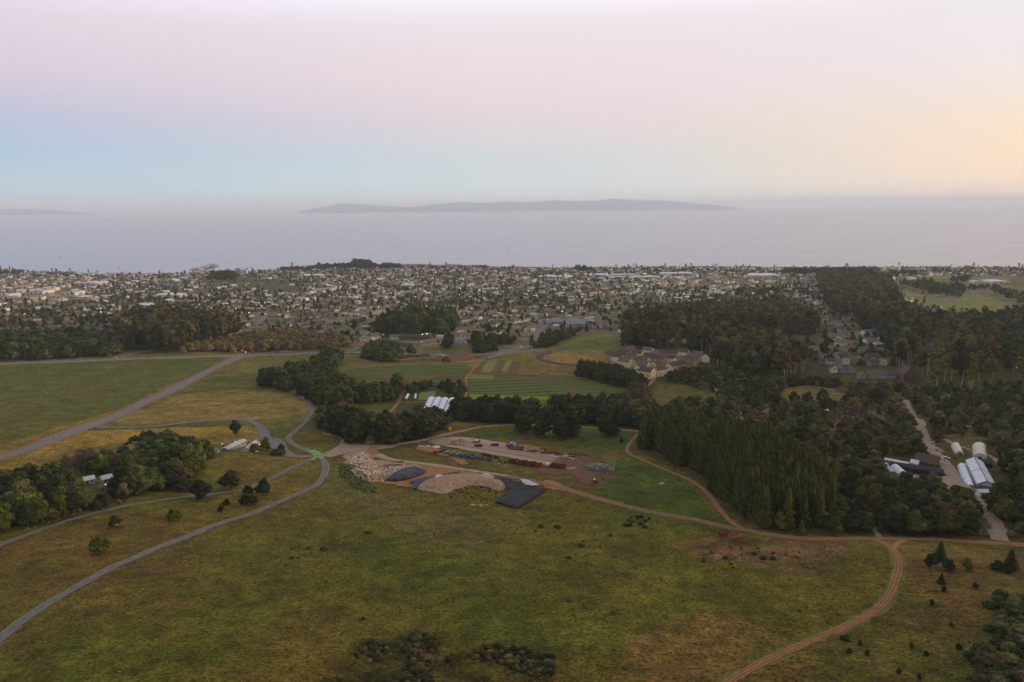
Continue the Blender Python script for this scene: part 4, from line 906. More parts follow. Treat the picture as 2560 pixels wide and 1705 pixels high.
# scrub in the foreground and on the lawns
for P_, sp, hr, lab in (
    ([(988,1600),(1040,1584),(1100,1590),(1095,1630),(1010,1638)], 1.9, (2.2,4.5), 'dark scrub mound at the bottom, upper middle of the thicket'),
    ([(878,1640),(900,1604),(960,1598),(978,1640),(930,1660)], 2.0, (2,4.2), 'dark scrub mound at the bottom, left of the thicket'),
    ([(1003,1700),(1010,1645),(1070,1640),(1085,1710),(1060,1760),(1000,1760)], 2.0, (2.2,4.6), 'dark scrub mound at the bottom edge of the picture'),
    ([(1115,1660),(1120,1630),(1160,1635),(1160,1662)], 2.2, (1.8,3.5), 'small dark scrub patch between the two large thickets'),
    ([(1175,1640),(1220,1612),(1300,1620),(1390,1645),(1395,1680),(1340,1692),(1240,1660)], 1.9, (2.2,4.6), 'dark scrub bush of the long foreground thicket by the brown slope'),
    ([(1560,1318),(1575,1292),(1625,1295),(1618,1320)], 3.4, (2.4,4.5), 'dark shrub in the meadow just below the dirt road'),
    ([(1300,1320),(1420,1310),(1440,1345),(1340,1350)], 9, (2.0,4.5), 'flat dark shrub in the upper meadow below the tarpaulin'),
    ([(1440,1350),(1530,1330),(1550,1370),(1470,1385)], 7, (2.0,4.5), 'flat dark shrub in the meadow right of its centre'),
    ([(1730,1385),(1880,1360),(2020,1385),(2000,1410),(1880,1420),(1760,1425),(1720,1410)], 6.0, (2.0,4.6), 'brown shrub or cut heap on the bare purple ground'),
    ([(690,1380),(780,1360),(790,1400),(700,1410)], 6, (1.6,3.5), 'low dark shrub in the left middle meadow'),
    ([(2100,1345),(2230,1345),(2230,1335),(2110,1335)], 8, (2,4), 'low bush at the edge of the dirt road'),
    ([(2430,1700),(2460,1590),(2500,1540),(2580,1500),(2700,1470),(2800,1760),(2430,1760)], 3.0, (5,11), 'dark bush of the thicket filling the lower right corner'),
    ([(2420,1560),(2480,1500),(2560,1470),(2560,1500),(2480,1550)], 5, (4,8), 'dark bush above the thicket in the lower right corner')):
    gs_ = {'dark scrub mound at the bottom, upper middle of the thicket': 'bottom scrub thicket, upper middle', 'dark scrub mound at the bottom, left of the thicket': 'bottom scrub thicket, left', 'dark scrub mound at the bottom edge of the picture': 'scrub at the bottom edge', 'small dark scrub patch between the two large thickets': 'scrub between the two thickets', 'dark scrub bush of the long foreground thicket by the brown slope': 'long scrub thicket by the brown slope', 'dark shrub in the meadow just below the dirt road': 'shrubs below the dirt road', 'flat dark shrub in the upper meadow below the tarpaulin': 'meadow shrubs below the tarpaulin', 'flat dark shrub in the meadow right of its centre': 'meadow shrubs right of centre', 'brown shrub or cut heap on the bare purple ground': 'shrubs on the bare purple ground', 'low dark shrub in the left middle meadow': 'shrubs in the left meadow', 'low bush at the edge of the dirt road': 'bushes along the dirt road', 'dark bush of the thicket filling the lower right corner': 'thicket in the lower right corner', 'dark bush above the thicket in the lower right corner': 'bushes above the corner thicket'}[lab]
    grove(P_, sp*(.72 if P_[0][1] > 1590 and P_[0][0] < 1400 else 1.1), (hr[0]*.5, hr[1]*(.7 if P_[0][0] < 1400 and P_[0][1] > 1590 else .85)), [('shrub','leaf_dark',3),('shrub','leaf_brown',2),('shrub','leaf_olive',1.5)], lab, gs_, holes=False, ww=(.8,1.5))
grove([(600,1560),(2300,1640),(1900,1420),(1500,1330),(1000,1300),(860,1330),(500,1420),(300,1560)], 40, (1.4,4.2), [('shrub','leaf_dark',2),('shrub','leaf_brown',2),('shrub','leaf_grey',1)], 'small scattered shrub in the big foreground meadow', 'shrubs scattered over the big meadow', holes=False, ww=(.8,1.6))
grove([(850,1160),(900,1168),(935,1215),(950,1235),(900,1228),(850,1195)], 2.6, (2.0,3.6), [('shrub','leaf_bright',2),('shrub','leaf_grey',2)], 'light green weed bush on the bank left of the rubble', 'light green bushes left of the rubble', holes=False, keep=True)
grove([(1160,1215),(1200,1200),(1245,1225),(1250,1250),(1200,1255),(1110,1245),(1120,1232)], 3.2, (1.0,2.6), [('shrub','leaf_dark',2),('shrub','leaf_olive',2)], 'scrubby weed in the hollow before the sand heap', 'weeds before the sand heap', holes=False)
NEARN = len(CAND)
# farther woods
E = lambda poly, sp, hr, kinds, lab, gr: grove(poly, sp, hr, kinds, lab, gr, keep=True)
EU = [('eucalyptus','leaf_olive',4),('eucalyptus','leaf_dark',2),('eucalyptus','leaf_brown',3),('eucalyptus','leaf_grey',.7),('oak','leaf_dark',1)]
E([(300,872),(400,880),(470,880),(500,862),(560,856),(590,840),(560,820),(520,810),(420,800),(330,812),(290,850)], 11, (28,40), EU, 'tall eucalyptus in the dark grove behind the left field', 'dark eucalyptus grove behind the left field')
E([(448,884),(640,880),(860,872),(880,856),(800,845),(720,832),(600,845),(560,858),(500,864)], 10, (9,15), [('oak','leaf_tan',5),('oak','leaf_olive',2),('bare','twig',2)], 'tan budding tree in the belt beyond the main road', 'tan trees beyond the main road')
E([(-80,906),(60,900),(150,897),(300,890),(300,862),(200,845),(0,850),(-80,860)], 10, (12,22), [('oak','leaf_dark',3),('oak','leaf_mid',2),('conifer','leaf_dark',1),('oak','leaf_olive',1)], 'dark tree beyond the main road at the far left', 'trees beyond the main road at far left')
E([(935,838),(1000,842),(1090,838),(1140,828),(1130,808),(1040,802),(960,810)], 11, (20,32), [('conifer','leaf_dark',2),('oak','leaf_mid',2),('cypress','leaf_dark',2)], 'tall dark tree behind the brown barn roof', 'tall trees behind the brown barn roof')
E([(1110,872),(1128,872),(1128,860),(1110,860)], 9, (18,22), [('cypress','leaf_dark',1)], 'dark slim tree left of the car park', 'slim trees by the car park')
E([(1180,868),(1200,868),(1200,855),(1185,850)], 9, (16,22), [('cypress','leaf_dark',1)], 'dark tree right of the car park', 'dark trees right of the car park')
E([(1210,862),(1280,862),(1290,850),(1220,848)], 9, (7,12), [('oak','leaf_dark',1)], 'dark round tree on the green strip behind the barn', 'trees on the green strip')
E([(1570,878),(1660,892),(1790,925),(1850,945),(1960,955),(2030,930),(1960,885),(1850,855),(1760,860),(1600,845),(1560,850)], 12, (25,36), EU, 'tall eucalyptus in the belt behind the family housing', 'eucalyptus belt behind the housing')
E([(1560,825),(1700,835),(1770,840),(1880,842),(1990,850),(2040,830),(2010,792),(1950,768),(1880,776),(1760,782),(1680,792),(1600,802)], 13, (24,36), EU, 'tall eucalyptus in the second belt above the meadow', 'second eucalyptus belt above the meadow')
E([(2040,700),(2060,760),(2100,800),(2210,840),(2240,920),(2330,965),(2440,985),(2500,960),(2470,900),(2380,850),(2300,810),(2250,780),(2235,740),(2225,705),(2150,690)], 20, (27,40), EU, 'tall eucalyptus on the wooded ridge at the right', 'wooded ridge at the right')
E([(2240,792),(2330,800),(2480,800),(2560,790),(2800,800),(2800,960),(2560,965),(2490,910),(2400,850)], 20, (14,30), EU+[('oak','leaf_dark',3)], 'dark tree on the slope behind the ridge at the right edge', 'trees behind the right ridge')
E([(2250,712),(2330,735),(2400,742),(2420,726),(2470,722),(2560,762),(2800,790),(2800,768),(2600,745),(2520,732),(2440,712),(2300,706)], 22, (12,20), [('oak','leaf_dark',3),('oak','leaf_olive',1)], 'dark tree in the hedge line between the far green fields', 'hedge line between far fields')
E([(1900,722),(2000,715),(2010,735),(1900,745),(1800,742)], 30, (14,24), EU, 'dark far tree below the big white roofs', 'far trees below the white roofs')
E([(1640,915),(1700,925),(1780,925),(1850,950),(1900,985),(1850,1000),(1780,960),(1690,945),(1650,940)], 9, (6,12), [('oak','leaf_dark',2),('oak','leaf_mid',2),('oak','leaf_olive',1.5),('shrub','leaf_olive',1)], 'bushy tree on the slope below the family housing', 'bushes on the slope below the housing')
E([(1850,950),(1990,955),(2000,965),(1990,975),(1930,985),(1900,985)], 9, (7,13), [('oak','leaf_dark',2),('oak','leaf_mid',1)], 'dark tree at the upper edge of the arboretum', 'trees at the upper edge of the arboretum')
# town trees: bands of different density
TOWN = [(-600,880),(0,880),(290,868),(560,850),(700,838),(900,850),(940,868),(1100,858),(1260,848),(1340,842),(1440,832),(1560,826),(1700,840),(1900,880),(2010,905),(2260,925),(2400,800),(2300,720),(2240,685),(2380,700),(2700,695),(3200,700),(3200,668),(-600,668)]
TW = [tuple(p) for p in wpoly(TOWN)]
SPARSE = [[tuple(p) for p in wpoly(q)] for q in ([(-600,690),(0,690),(230,700),(230,750),(120,765),(-600,765)], [(1560,690),(1980,690),(1980,725),(1600,722)], [(915,800),(915,770),(1130,772),(1130,798)], [(2230,690),(2700,690),(2700,735),(2240,745)], [(490,690),(720,700),(760,735),(640,725),(510,705)], [(940,870),(940,850),(1190,845),(1200,870)], [(600,830),(640,780),(690,780),(690,815),(660,835)])]
DENSE = [[tuple(p) for p in wpoly(q)] for q in ([(-600,850),(560,850),(560,770),(300,780),(0,770),(-600,780)], [(1000,775),(1640,800),(1640,755),(1300,738),(1000,740)], [(250,760),(560,760),(560,730),(300,735)], [(1960,790),(2060,800),(2240,900),(2240,930),(2020,915),(1950,880)], [(1640,790),(2040,790),(2040,715),(1700,740)])]
def town_points(n, seed):
    rs = np.random.default_rng(seed); ys = np.array([p[1] for p in TW]); y0, y1 = min(ys)-50, 4600
    y = np.sqrt(rs.uniform(y0**2, y1**2, n)); t = rs.uniform(-.86, .86, n); x = t*y
    ok = pip(x, y, TW) & (y < coast(x, y)-25)
    for hp in HOLES: ok &= ~pip(x, y, hp)
    return x[ok], y[ok], rs
x, y, rs = town_points(60000, 5)
dn = np.full(len(x), .62)
for q in SPARSE: dn[pip(x, y, q)] = .10
for q in DENSE: dn[pip(x, y, q)] = 1.0
dn *= np.clip(.35+1.6*(fbm(x, y, 160, 77)-.22), .25, 1.3)
k = rs.uniform(0, 1, len(x)) < dn
for a, b_ in zip(x[k], y[k]):
    if b_ < 1500 and not clear(a, b_, 3): continue
    kind, leaf = random.choices([('oak','leaf_dark'),('oak','leaf_mid'),('conifer','leaf_dark'),('eucalyptus','leaf_dark'),('oak','leaf_olive'),('oak','leaf_brown'),('bare','twig')], [4.5,5,.5,1,3.5,2,1])[0]
    h = {'conifer': random.uniform(10,19), 'eucalyptus': random.uniform(15,26)}.get(kind, random.uniform(4.5,10))
    CAND.append((kind, leaf, a, b_, h, h*random.uniform(.8,1.2), 'tree among the nearer houses of the town', 'trees among the town houses'))
# coastal groves standing above the shoreline
def coastgrove(x0, x1, y, n, hr, kinds=(('oak','leaf_dark'),)):
    for i in range(n):
        px = random.uniform(x0, x1); q = at(px, y+random.uniform(0, 5)); kd, lf = random.choice(kinds); h = random.uniform(*hr)
        CAND.append((kd, lf, q.x, q.y, h, h*1.3, 'far tree on the shoreline', 'trees on the shoreline'))
coastgrove(885,925,667,40,(30,42)); coastgrove(790,1000,667,110,(15,24)); coastgrove(700,800,672,40,(10,18)); coastgrove(1000,1110,668,26,(9,15)); coastgrove(1440,1480,674,16,(16,24)); coastgrove(1480,1760,675,24,(8,15))
coastgrove(530,585,694,30,(24,34)); coastgrove(1190,1225,668,8,(10,18)); coastgrove(1960,2090,681,60,(16,26)); coastgrove(2090,2190,683,40,(20,30)); coastgrove(2220,2290,684,26,(14,20)); coastgrove(0,60,683,20,(12,20)); coastgrove(2380,2420,700,12,(12,20))

# nearest ones as things, the rest as one mass per kind
def far_arrays(kind, seed, lod):
    n, lf = ((40, .15), (150, .085))[lod]
    if kind == 'bare': return bare_crown(seed, n, .11)
    if kind == 'conifer': return crown_arrays(kind, seed, n, .11)
    if kind == 'eucalyptus':
        rs = np.random.default_rng(seed); VV, FF, off = [], [], 0
        for V, F in (crown_arrays(kind, seed, n, .075, core=True),): VV.append(V); FF.append(F)
        tv = np.array([(-.012,0,-.02),(.012,0,-.02),(.008,0,.6),(-.008,0,.6),(0,-.012,-.02),(0,.012,-.02),(0,.008,.6),(0,-.008,.6)]); FF.append(np.array([(0,1,2,3),(4,5,6,7)])+len(VV[0])); VV.append(tv)
        return np.concatenate(VV), np.concatenate(FF)
    return crown_arrays(kind, seed, n, lf)
GB = {}
for c in CAND:
    g_ = GB.setdefault(c[7], [1e9, -1e9, 1e9, -1e9, 0, 1e9]); t_ = c[2]/c[3]
    g_[0] = min(g_[0], t_); g_[1] = max(g_[1], t_); g_[2] = min(g_[2], c[3]); g_[3] = max(g_[3], c[3]); g_[4] = max(g_[4], c[4]); g_[5] = min(g_[5], c[4])
LEAFW = {'leaf_dark': 'dark green', 'leaf_mid': 'mid green', 'leaf_bright': 'bright green', 'leaf_olive': 'olive', 'leaf_tan': 'tan', 'leaf_brown': 'brownish', 'leaf_red': 'reddish', 'leaf_pine': 'yellow-green', 'leaf_grey': 'grey-green', 'twig': 'leafless'}
def tree_label(c):
    g_ = GB[c[7]]; u = (c[2]/c[3]-g_[0])/max(g_[1]-g_[0], 1e-6); v = (c[3]-g_[2])/max(g_[3]-g_[2], 1e-6); s_ = (c[4]-g_[5])/max(g_[4]-g_[5], 1e-6)
    pos = (['far left', 'left', 'centre left', 'centre', 'centre right', 'right', 'far right'][min(6, int(u*7))])+' '+(['front', 'near', 'middle', 'rear', 'back'][min(4, int(v*5))])
    sz = ['small', 'low', 'medium', 'tall', 'large'][min(4, int(s_*5))]+['', ' slim', ' broad'][int(2*(c[5]/c[4]*.83 > 1))+(1 if c[5]/c[4] < .9 else 0)]
    pos = pos.replace('centre left', 'mid-left').replace('centre right', 'mid-right')
    return f"{sz} {LEAFW[c[1]]} {NAMES[c[0]][0].replace('_', ' ').replace('bare ', '')}, {pos} in {c[7]}"
CAND.sort(key=lambda c: c[3]*c[3]+c[2]*c[2])
cnt = {}; rest = {}
for c in CAND:
    kd = c[0]; infr = abs(c[2]) < .72*c[3]+8
    lim = 285
    if cnt.get(kd, 0) < lim and infr:
        cnt[kd] = cnt.get(kd, 0)+1
        put_tree(kd, c[1], random.randint(1, 3), c[2], c[3], c[4], c[5], random.uniform(0, 6.28), tree_label(c), c[7])
    elif infr or c[3] > 300: rest.setdefault(kd, []).append(c)
print('individual trees', cnt, 'mass', {k: len(v) for k, v in rest.items()})
MASS = {'oak': ('broadleaf_wood', 'dark mass of leafy tree crowns of the arboretum and among the town houses'), 'shrub': ('scrub', 'mass of low shrubs on the slopes of the arboretum'), 'cypress': ('cypress_wood', 'mass of farther dark cypresses'), 'eucalyptus': ('eucalyptus_forest', 'mass of tall eucalyptus crowns on the far wooded ridges'), 'conifer': ('conifer_wood', 'mass of dark pointed conifers among the town houses'), 'bare': ('bare_wood', 'mass of leafless tan trees beyond the road and in town')}
for kd, L in rest.items():
    VV, FF, CC, off = [], [], [], 0
    pr = {(s, l): far_arrays(kd, s, l) for s in (11, 12, 13, 14) for l in (0, 1)}
    for i, (k_, leaf, x, y, h, w, *_r) in enumerate(L):
        V, F = pr[(11+i % 4, 1 if y < 1300 else 0)]
        t = random.uniform(0, 6.28); cs, sn = math.cos(t), math.sin(t)
        q = np.stack([(V[:, 0]*cs-V[:, 1]*sn)*w+x, (V[:, 0]*sn+V[:, 1]*cs)*w+y, V[:, 2]*h+Hn(x, y)-.1], 1)
        c = np.array(S(*LEAFRGB[leaf])[:3])*random.uniform(.65, 1.35)
        VV.append(q); FF.append(F+off); off += len(V); CC.append(np.broadcast_to(np.append(c, 1), (len(V), 4)))
    nm, lab = MASS[kd]
    o = obj(nm, mesh_np(nm, np.concatenate(VV), np.concatenate(FF), [M['foliage_mass']], attr=np.concatenate(CC))); tag(o, lab, 'woodland' if kd != 'shrub' else 'scrub', kind='stuff')

# grass tussocks over the near meadow
def tussocks():
    rs = np.random.default_rng(3); n = 42000
    y = 120+rs.uniform(0, 1, n)**1.6*420; x = rs.uniform(-.75, .75, n)*y
    k = fbm(x, y, 9, 61) > rs.uniform(.30, .62, n); k &= ~pip(x, y, [tuple(p) for p in wpoly([(1060,1095),(1500,1130),(1500,1210),(1000,1210),(860,1130)])])
    x, y = x[k], y[k]
    d = np.array([clear(a, b_, .6) for a, b_ in zip(x, y)]); x, y = x[d], y[d]; z = H(x, y)
    n = len(x); s = rs.uniform(.12, .42, n)*(.6+y/700); p = np.stack([x, y, z+s*.25], 1)
    VV, FF, CC = [], [], []
    for j in range(3):
        t = rs.uniform(0, 3.14, n); a = np.stack([np.cos(t), np.sin(t), 0*t], 1)*s[:, None]; up = np.stack([rs.normal(0, .3, n)*s, rs.normal(0, .3, n)*s, s*rs.uniform(.3, .7, n)], 1)
        V = np.stack([p-a-[0,0,.12], p+a-[0,0,.12], p+a*.5+up, p-a*.5+up], 1).reshape(-1, 3); VV.append(V); FF.append(np.arange(4*n).reshape(n, 4)+j*4*n)
    g1, g2, g3 = (np.array(S(*c)[:3]) for c in ((112,116,48), (156,142,88), (88,94,40)))
    u = rs.uniform(0, 1, (n, 1)); v = fbm(x, y, 40, 5)[:, None]; c = g1*(1-u)+g3*u; c = np.where(v+rs.normal(0, .1, (n, 1)) > .55, c*.4+g2*.6, c)
    c4 = np.repeat(np.concatenate([c, np.ones((n, 1))], 1), 4, 0)
    o = obj('grass', mesh_np('grass', np.concatenate(VV), np.concatenate(FF), [M['foliage_mass']], attr=np.concatenate([c4]*3))); tag(o, 'rough grass and weed tussocks covering the near meadow', 'grass', kind='stuff')
tussocks()
# ------------------------------------------------------------------ buildings
def paint(n, c, **kw): return mat(n, S(*c), kw.pop('rough', .8), kw.pop('noise', .25), kw.pop('nscale', .5), S(*[int(v*.86) for v in c]), **kw)
paint('wall_cream', (236,226,196)); paint('wall_yellow', (244,218,156)); paint('wall_white', (206,202,194)); paint('wall_tan', (172,152,128)); paint('wall_grey', (150,152,152)); paint('wall_blue', (158,162,160)); paint('wall_rust', (132,78,50)); paint('wall_brown', (106,84,68)); paint('wall_ochre', (208,166,112))
paint('roof_taupe', (112,98,86)); paint('roof_grey', (116,112,112)); paint('roof_dark', (72,66,66)); paint('roof_brown', (92,76,64)); paint('roof_red', (132,100,84)); paint('roof_pale', (172,168,162)); paint('roof_white', (212,214,216)); paint('roof_shingle', (92,76,68), bump=.3, nscale=2)
paint('poly_film', (206,212,222), rough=.45); paint('poly_cream', (204,200,176), rough=.5); paint('shade_net', (44,44,54), rough=.9); paint('metal_roof', (176,182,180), rough=.45)
paint('trim', (208,200,186)); paint('door_paint', (92,70,54)); paint('rust', (128,62,40), nscale=2); paint('rust_dark', (92,54,42), nscale=2); paint('steel_dark', (62,64,72)); paint('bin_blue', (52,84,140)); paint('panel_green', (112,128,106)); paint('panel_teal', (62,86,92)); paint('timber', (136,114,86), nscale=2); paint('rubber', (30,30,32)); paint('car_white', (214,214,216), rough=.3); paint('car_dark', (44,46,54), rough=.3); paint('car_silver', (150,154,158), rough=.3); paint('car_red', (140,44,36), rough=.3); paint('car_blue', (70,110,160), rough=.3); paint('yellow_paint', (216,170,40)); paint('orange_paint', (222,120,36)); paint('lime_paint', (176,200,70)); paint('concrete', (170,160,146)); paint('stone_pale', (196,170,136), bump=.4, nscale=1.5); paint('stone_grey', (140,130,120), bump=.4, nscale=1.5); paint('stone_tan', (172,132,98), bump=.4, nscale=1.5); paint('scrap', (66,58,56), nscale=2); paint('sail', (230,230,230))
gm = bpy.data.materials.new('glass'); gm.use_nodes = True; gb = gm.node_tree.nodes['Principled BSDF']; gb.inputs['Base Color'].default_value = S(40,44,52); gb.inputs['Roughness'].default_value = .12; M['glass'] = gm
def lamp_mat(n, c, s):
    mt = bpy.data.materials.new(n); mt.use_nodes = True; b = mt.node_tree.nodes['Principled BSDF']; b.inputs['Base Color'].default_value = c; b.inputs['Emission Color'].default_value = c; b.inputs['Emission Strength'].default_value = s; mt.cycles.emission_sampling = 'NONE'; M[n] = mt
lamp_mat('lit_amber', S(255,170,60), 6); lamp_mat('lit_white', S(255,236,200), 7); lamp_mat('lit_red', S(255,50,24), 8); lamp_mat('lit_green', S(90,255,190), 5); lamp_mat('lit_window', S(255,190,90), 2.2)

def house_mb(w, d, h, rh, style='gable', over=.45):
    """w along x (ridge), d along y; walls, roof"""
    a, b = w/2, d/2; wl = MB(); rf = MB()
    if style == 'flat':
        wl.box(-a, -b, -1.2, a, b, h); rf.box(-a-.15, -b-.15, h+.003, a+.15, b+.15, h+.35); return wl, rf
    if style == 'hip':
        wl.box(-a, -b, -1.2, a, b, h); r = max(a-b, .3)
        A, B = a+over, b+over; z = h+.003
        rf.add([(-A,-B,z),(A,-B,z),(A,B,z),(-A,B,z),(-r,0,h+rh),(r,0,h+rh)], [(0,1,5,4),(2,3,4,5),(1,2,5),(3,0,4),(3,2,1,0)]); return wl, rf
    wl.add([(-a,-b,-1.2),(a,-b,-1.2),(a,b,-1.2),(-a,b,-1.2),(-a,-b,h),(a,-b,h),(a,b,h),(-a,b,h),(-a,0,h+rh),(a,0,h+rh)], [(0,1,5,4),(2,3,7,6),(1,2,6,9,5),(3,0,4,8,7),(0,3,2,1)])
    A = a+over; k = rh/b; B = b+over; zb = h-k*over; t = .22
    rf.add([(-A,-B,zb+.05),(A,-B,zb+.05),(A,0,h+rh+.05),(-A,0,h+rh+.05),(-A,B,zb+.05),(A,B,zb+.05),(-A,-B,zb+.05+t),(A,-B,zb+.05+t),(A,0,h+rh+.05+t),(-A,0,h+rh+.05+t),(-A,B,zb+.05+t),(A,B,zb+.05+t)],
        [(0,3,2,1),(3,4,5,2),(6,7,8,9),(9,8,11,10),(0,1,7,6),(4,10,11,5),(1,2,8,7),(2,5,11,8),(0,6,9,3),(3,9,10,4)])
    return wl, rf
def add_windows(e, w, d, h, nw=3, storeys=2, gable=True):
    for s in range(storeys):
        z = .9+s*2.8
        if z+1.2 > h: break
        for i in range(nw):
            x = -w/2+w*(i+.5)/nw
            for sg in (-1, 1):
                fr = MB().box(x-.65, sg*d/2-.06, z, x+.65, sg*d/2+.06, z+1.3).build('window', M['trim'], e)
                MB().box(x-.5, sg*d/2-.09, z+.15, x+.5, sg*d/2+.09, z+1.15).build('pane', M['glass'], fr)
    if gable:
        for sg in (-1, 1):
            fr = MB().box(sg*w/2-.06, -1.0, h-1.7, sg*w/2+.06, 1.0, h-.4).build('window', M['trim'], e)
            MB().box(sg*w/2-.09, -.85, h-1.55, sg*w/2+.09, .85, h-.55).build('pane', M['glass'], fr)
def house(px, py, w, d, h, rh, rot, wm, rm, label, group=None, style='gable', windows=2, chimney=False, name='house', cat='house', door=True, world=None, nw=3):
    q = Vector(world) if world else at(px, py)
    e = empty(name, (q.x, q.y, Hn(q.x, q.y)), rot); tag(e, label, cat, group)
    wl, rf = house_mb(w, d, h, rh, style); wl.build('wall', M[wm], e); ro = rf.build('roof', M[rm], e)
    if chimney: MB().box(w*.22, -.4+d*.12, h+.2, w*.22+.8, .4+d*.12, h+rh+.9).build('chimney', M['wall_brown'], ro)
    if windows: add_windows(e, w, d, h, nw, windows, style == 'gable' and h > 3.2)
    if door: MB().box(-w/2+.9, -d/2-.05, 0, -w/2+1.9, -d/2+.05, 2.1).build('door', M['door_paint'], e)
    return e
def long_building(p1, p2, depth, h, rh, wm, rm, label, group=None, **kw):
    """front wall between two places of the ground"""
    a, b = at(*p1), at(*p2); v = Vector((b.x-a.x, b.y-a.y)); L = v.length; ang = math.atan2(v.y, v.x); n = Vector((-v.y, v.x))/L
    if n.y < 0: n = -n
    c = (a+b)/2; cx, cy_ = c.x+n.x*depth/2, c.y+n.y*depth/2
    return house(0, 0, L, depth, h, rh, ang, wm, rm, label, group, world=(cx, cy_, 0), **kw)

def tunnel(p1, p2, width, hh, m, label, group=None, ends=True, name='greenhouse_tunnel'):
    a, b = at(*p1), at(*p2); v = Vector((b.x-a.x, b.y-a.y)); L = v.length; ang = math.atan2(v.y, v.x); c = (a+b)/2
    e = empty(name, (c.x, c.y, Hn(c.x, c.y)), ang); tag(e, label, 'greenhouse', group)
    mb = MB(); n = 14; pr = [(width/2*math.cos(math.pi*i/n), hh*math.sin(math.pi*i/n)**.8) for i in range(n+1)]
    ks = [ -L/2+L*j/12 for j in range(13)]
    vs = [(x, y, z-.2+.04*math.sin(j*3.1+i)) for j, x in enumerate(ks) for i, (y, z) in enumerate(pr)]
    fs = [(j*(n+1)+i, j*(n+1)+i+1, (j+1)*(n+1)+i+1, (j+1)*(n+1)+i) for j in range(12) for i in range(n)]
    mb.add(vs, fs); mb.build('cover', M[m], e, smooth=True)
    for x in (-L/2, L/2):
        en = MB().add([(x*1.001, y*.985, z*.985-.2) for y, z in pr], [tuple(range(n+1))]).build('end_wall', M['poly_film'], e)
        s = 1 if x > 0 else -1
        MB().box(x*1.001-.04, -.9, -.1, x*1.001+.04, .9, 2.0).build('door', M['steel_dark'], en)
    hp = MB()
    for j in range(0, 13, 2):
        x = ks[j]
        for i in range(n): hp.tube((x, pr[i][0]*1.012, pr[i][1]*1.012-.2), (x, pr[i+1][0]*1.012, pr[i+1][1]*1.012-.2), .05, n=4, cap=False)
    hp.build('hoop_frame', M['metal_roof'], e)
    return e
g = 'four white greenhouse tunnels side by side'
for (p1, p2, t) in (((1055,1037),(1079,1007),'leftmost'),((1073,1039),(1096,1008),'second from left'),((1091,1041),(1113,1009),'third from left'),((1109,1044),(1131,1010),'rightmost')):
    tunnel(p1, p2, 7.0, 3.6, 'poly_film', f'{t} of the four white plastic tunnels above the windbreak', g)
long_building((1127,905.5),(1172,897.5), 15, 4.6, 5.6, 'wall_rust', 'roof_shingle', 'long rust-red barn with dark shingle roof beside the road', name='barn', cat='barn', windows=1, nw=7)
long_building((1047,895),(1075,893), 7, 2.6, 2.2, 'wall_brown', 'roof_dark', 'small dark weathered shed left of the red barn', name='shed', cat='shed', windows=1, nw=3)
long_building((1037,838),(1088,833), 16, 8, 7, 'wall_brown', 'roof_brown', 'big brown barn-like hall with wide shingle roof before tall trees', name='hall', cat='building', windows=1, nw=6)
long_building((998,850),(1072,847), 16, 4.5, 3, 'wall_brown', 'roof_dark', 'long low dark roofed wing in front of the brown hall', name='office_building', cat='building', windows=1, nw=8)
long_building((978,868),(1026,872), 16, 4, 3.5, 'wall_tan', 'roof_dark', 'black roofed low building behind the rounded thicket', name='office_building', cat='building', windows=1, nw=6)
long_building((974,849),(1004,848), 11, 4, 3.5, 'wall_cream', 'roof_grey', 'cream gabled building left of the brown hall', name='office_building', cat='building', windows=1)
long_building((1168,860),(1198,858), 12, 3.6, 3.2, 'wall_white', 'roof_dark', 'white walled building at the right end of the car park', name='office_building', cat='building', windows=1)
long_building((1205,852),(1218,851), 9, 3.5, 2, 'wall_white', 'roof_pale', 'small white building right of the car park', name='office_building', cat='building', windows=1)
long_building((1090,846),(1112,846), 9, 4, 2, 'wall_cream', 'roof_pale', 'pale flat building between hall and car park', name='office_building', cat='building', style='flat', windows=1)
long_building((893,972),(928,967), 9, 3, 2.4, 'wall_tan', 'roof_red', 'farm building with terracotta red roof among the grove trees', name='farmhouse', cat='farmhouse', windows=1)
long_building((932,969),(962,968), 12, 3, 2.6, 'wall_grey', 'roof_grey', 'farm building with grey roof right of the red roof', name='farmhouse', cat='farmhouse', windows=1)
long_building((928,985),(944,982), 6, 2.6, 1.6, 'wall_cream', 'roof_pale', 'small pale shed below the farm roofs', name='shed', cat='shed', windows=1, nw=2)
long_building((852,968),(866,968), 7, 3, 2, 'wall_tan', 'roof_taupe', 'small tan roofed cottage left of the red farm roof', name='cottage', cat='cottage', windows=1, nw=2)
tunnel((1013,999),(1020,989), 3.0, 2.2, 'poly_film', 'small white cold frame tunnel at the left edge of the farm plots')
tunnel((1037,999),(1039,989), 2.2, 2.0, 'poly_film', 'narrow white cold frame tunnel in the middle of the farm plots')
long_building((571,1128),(617,1113), 5.2, 2.4, .9, 'wall_grey', 'metal_roof', 'long narrow house with pale metal roof beside the driveway', name='house', cat='house', windows=1, nw=6)
long_building((534,1136),(549,1131), 4, 2.2, .6, 'wall_white', 'roof_grey', 'small grey flat shed left of the long metal roof', name='shed', cat='shed', windows=1, nw=1)
long_building((630,1131),(655,1126), 7.5, 3.0, 2.4, 'wall_white', 'metal_roof', 'small house with pale grey gable roof below the parking area', name='house', cat='house', windows=1, nw=3)
long_building((213,1212),(238,1209), 5.5, 2.8, 1.2, 'wall_white', 'roof_white', 'white roof half hidden in the wood, leftmost of three', name='shed', cat='shed', windows=1, nw=2)
long_building((258,1209),(283,1206), 5.5, 2.8, 1.2, 'wall_white', 'roof_white', 'white roof half hidden in the wood, rightmost of three', name='shed', cat='shed', windows=1, nw=2)
long_building((250,1228),(277,1225), 5, 2.4, 1.2, 'wall_grey', 'roof_grey', 'grey roof half hidden in the wood, lowest of three', name='shed', cat='shed', windows=1, nw=2)
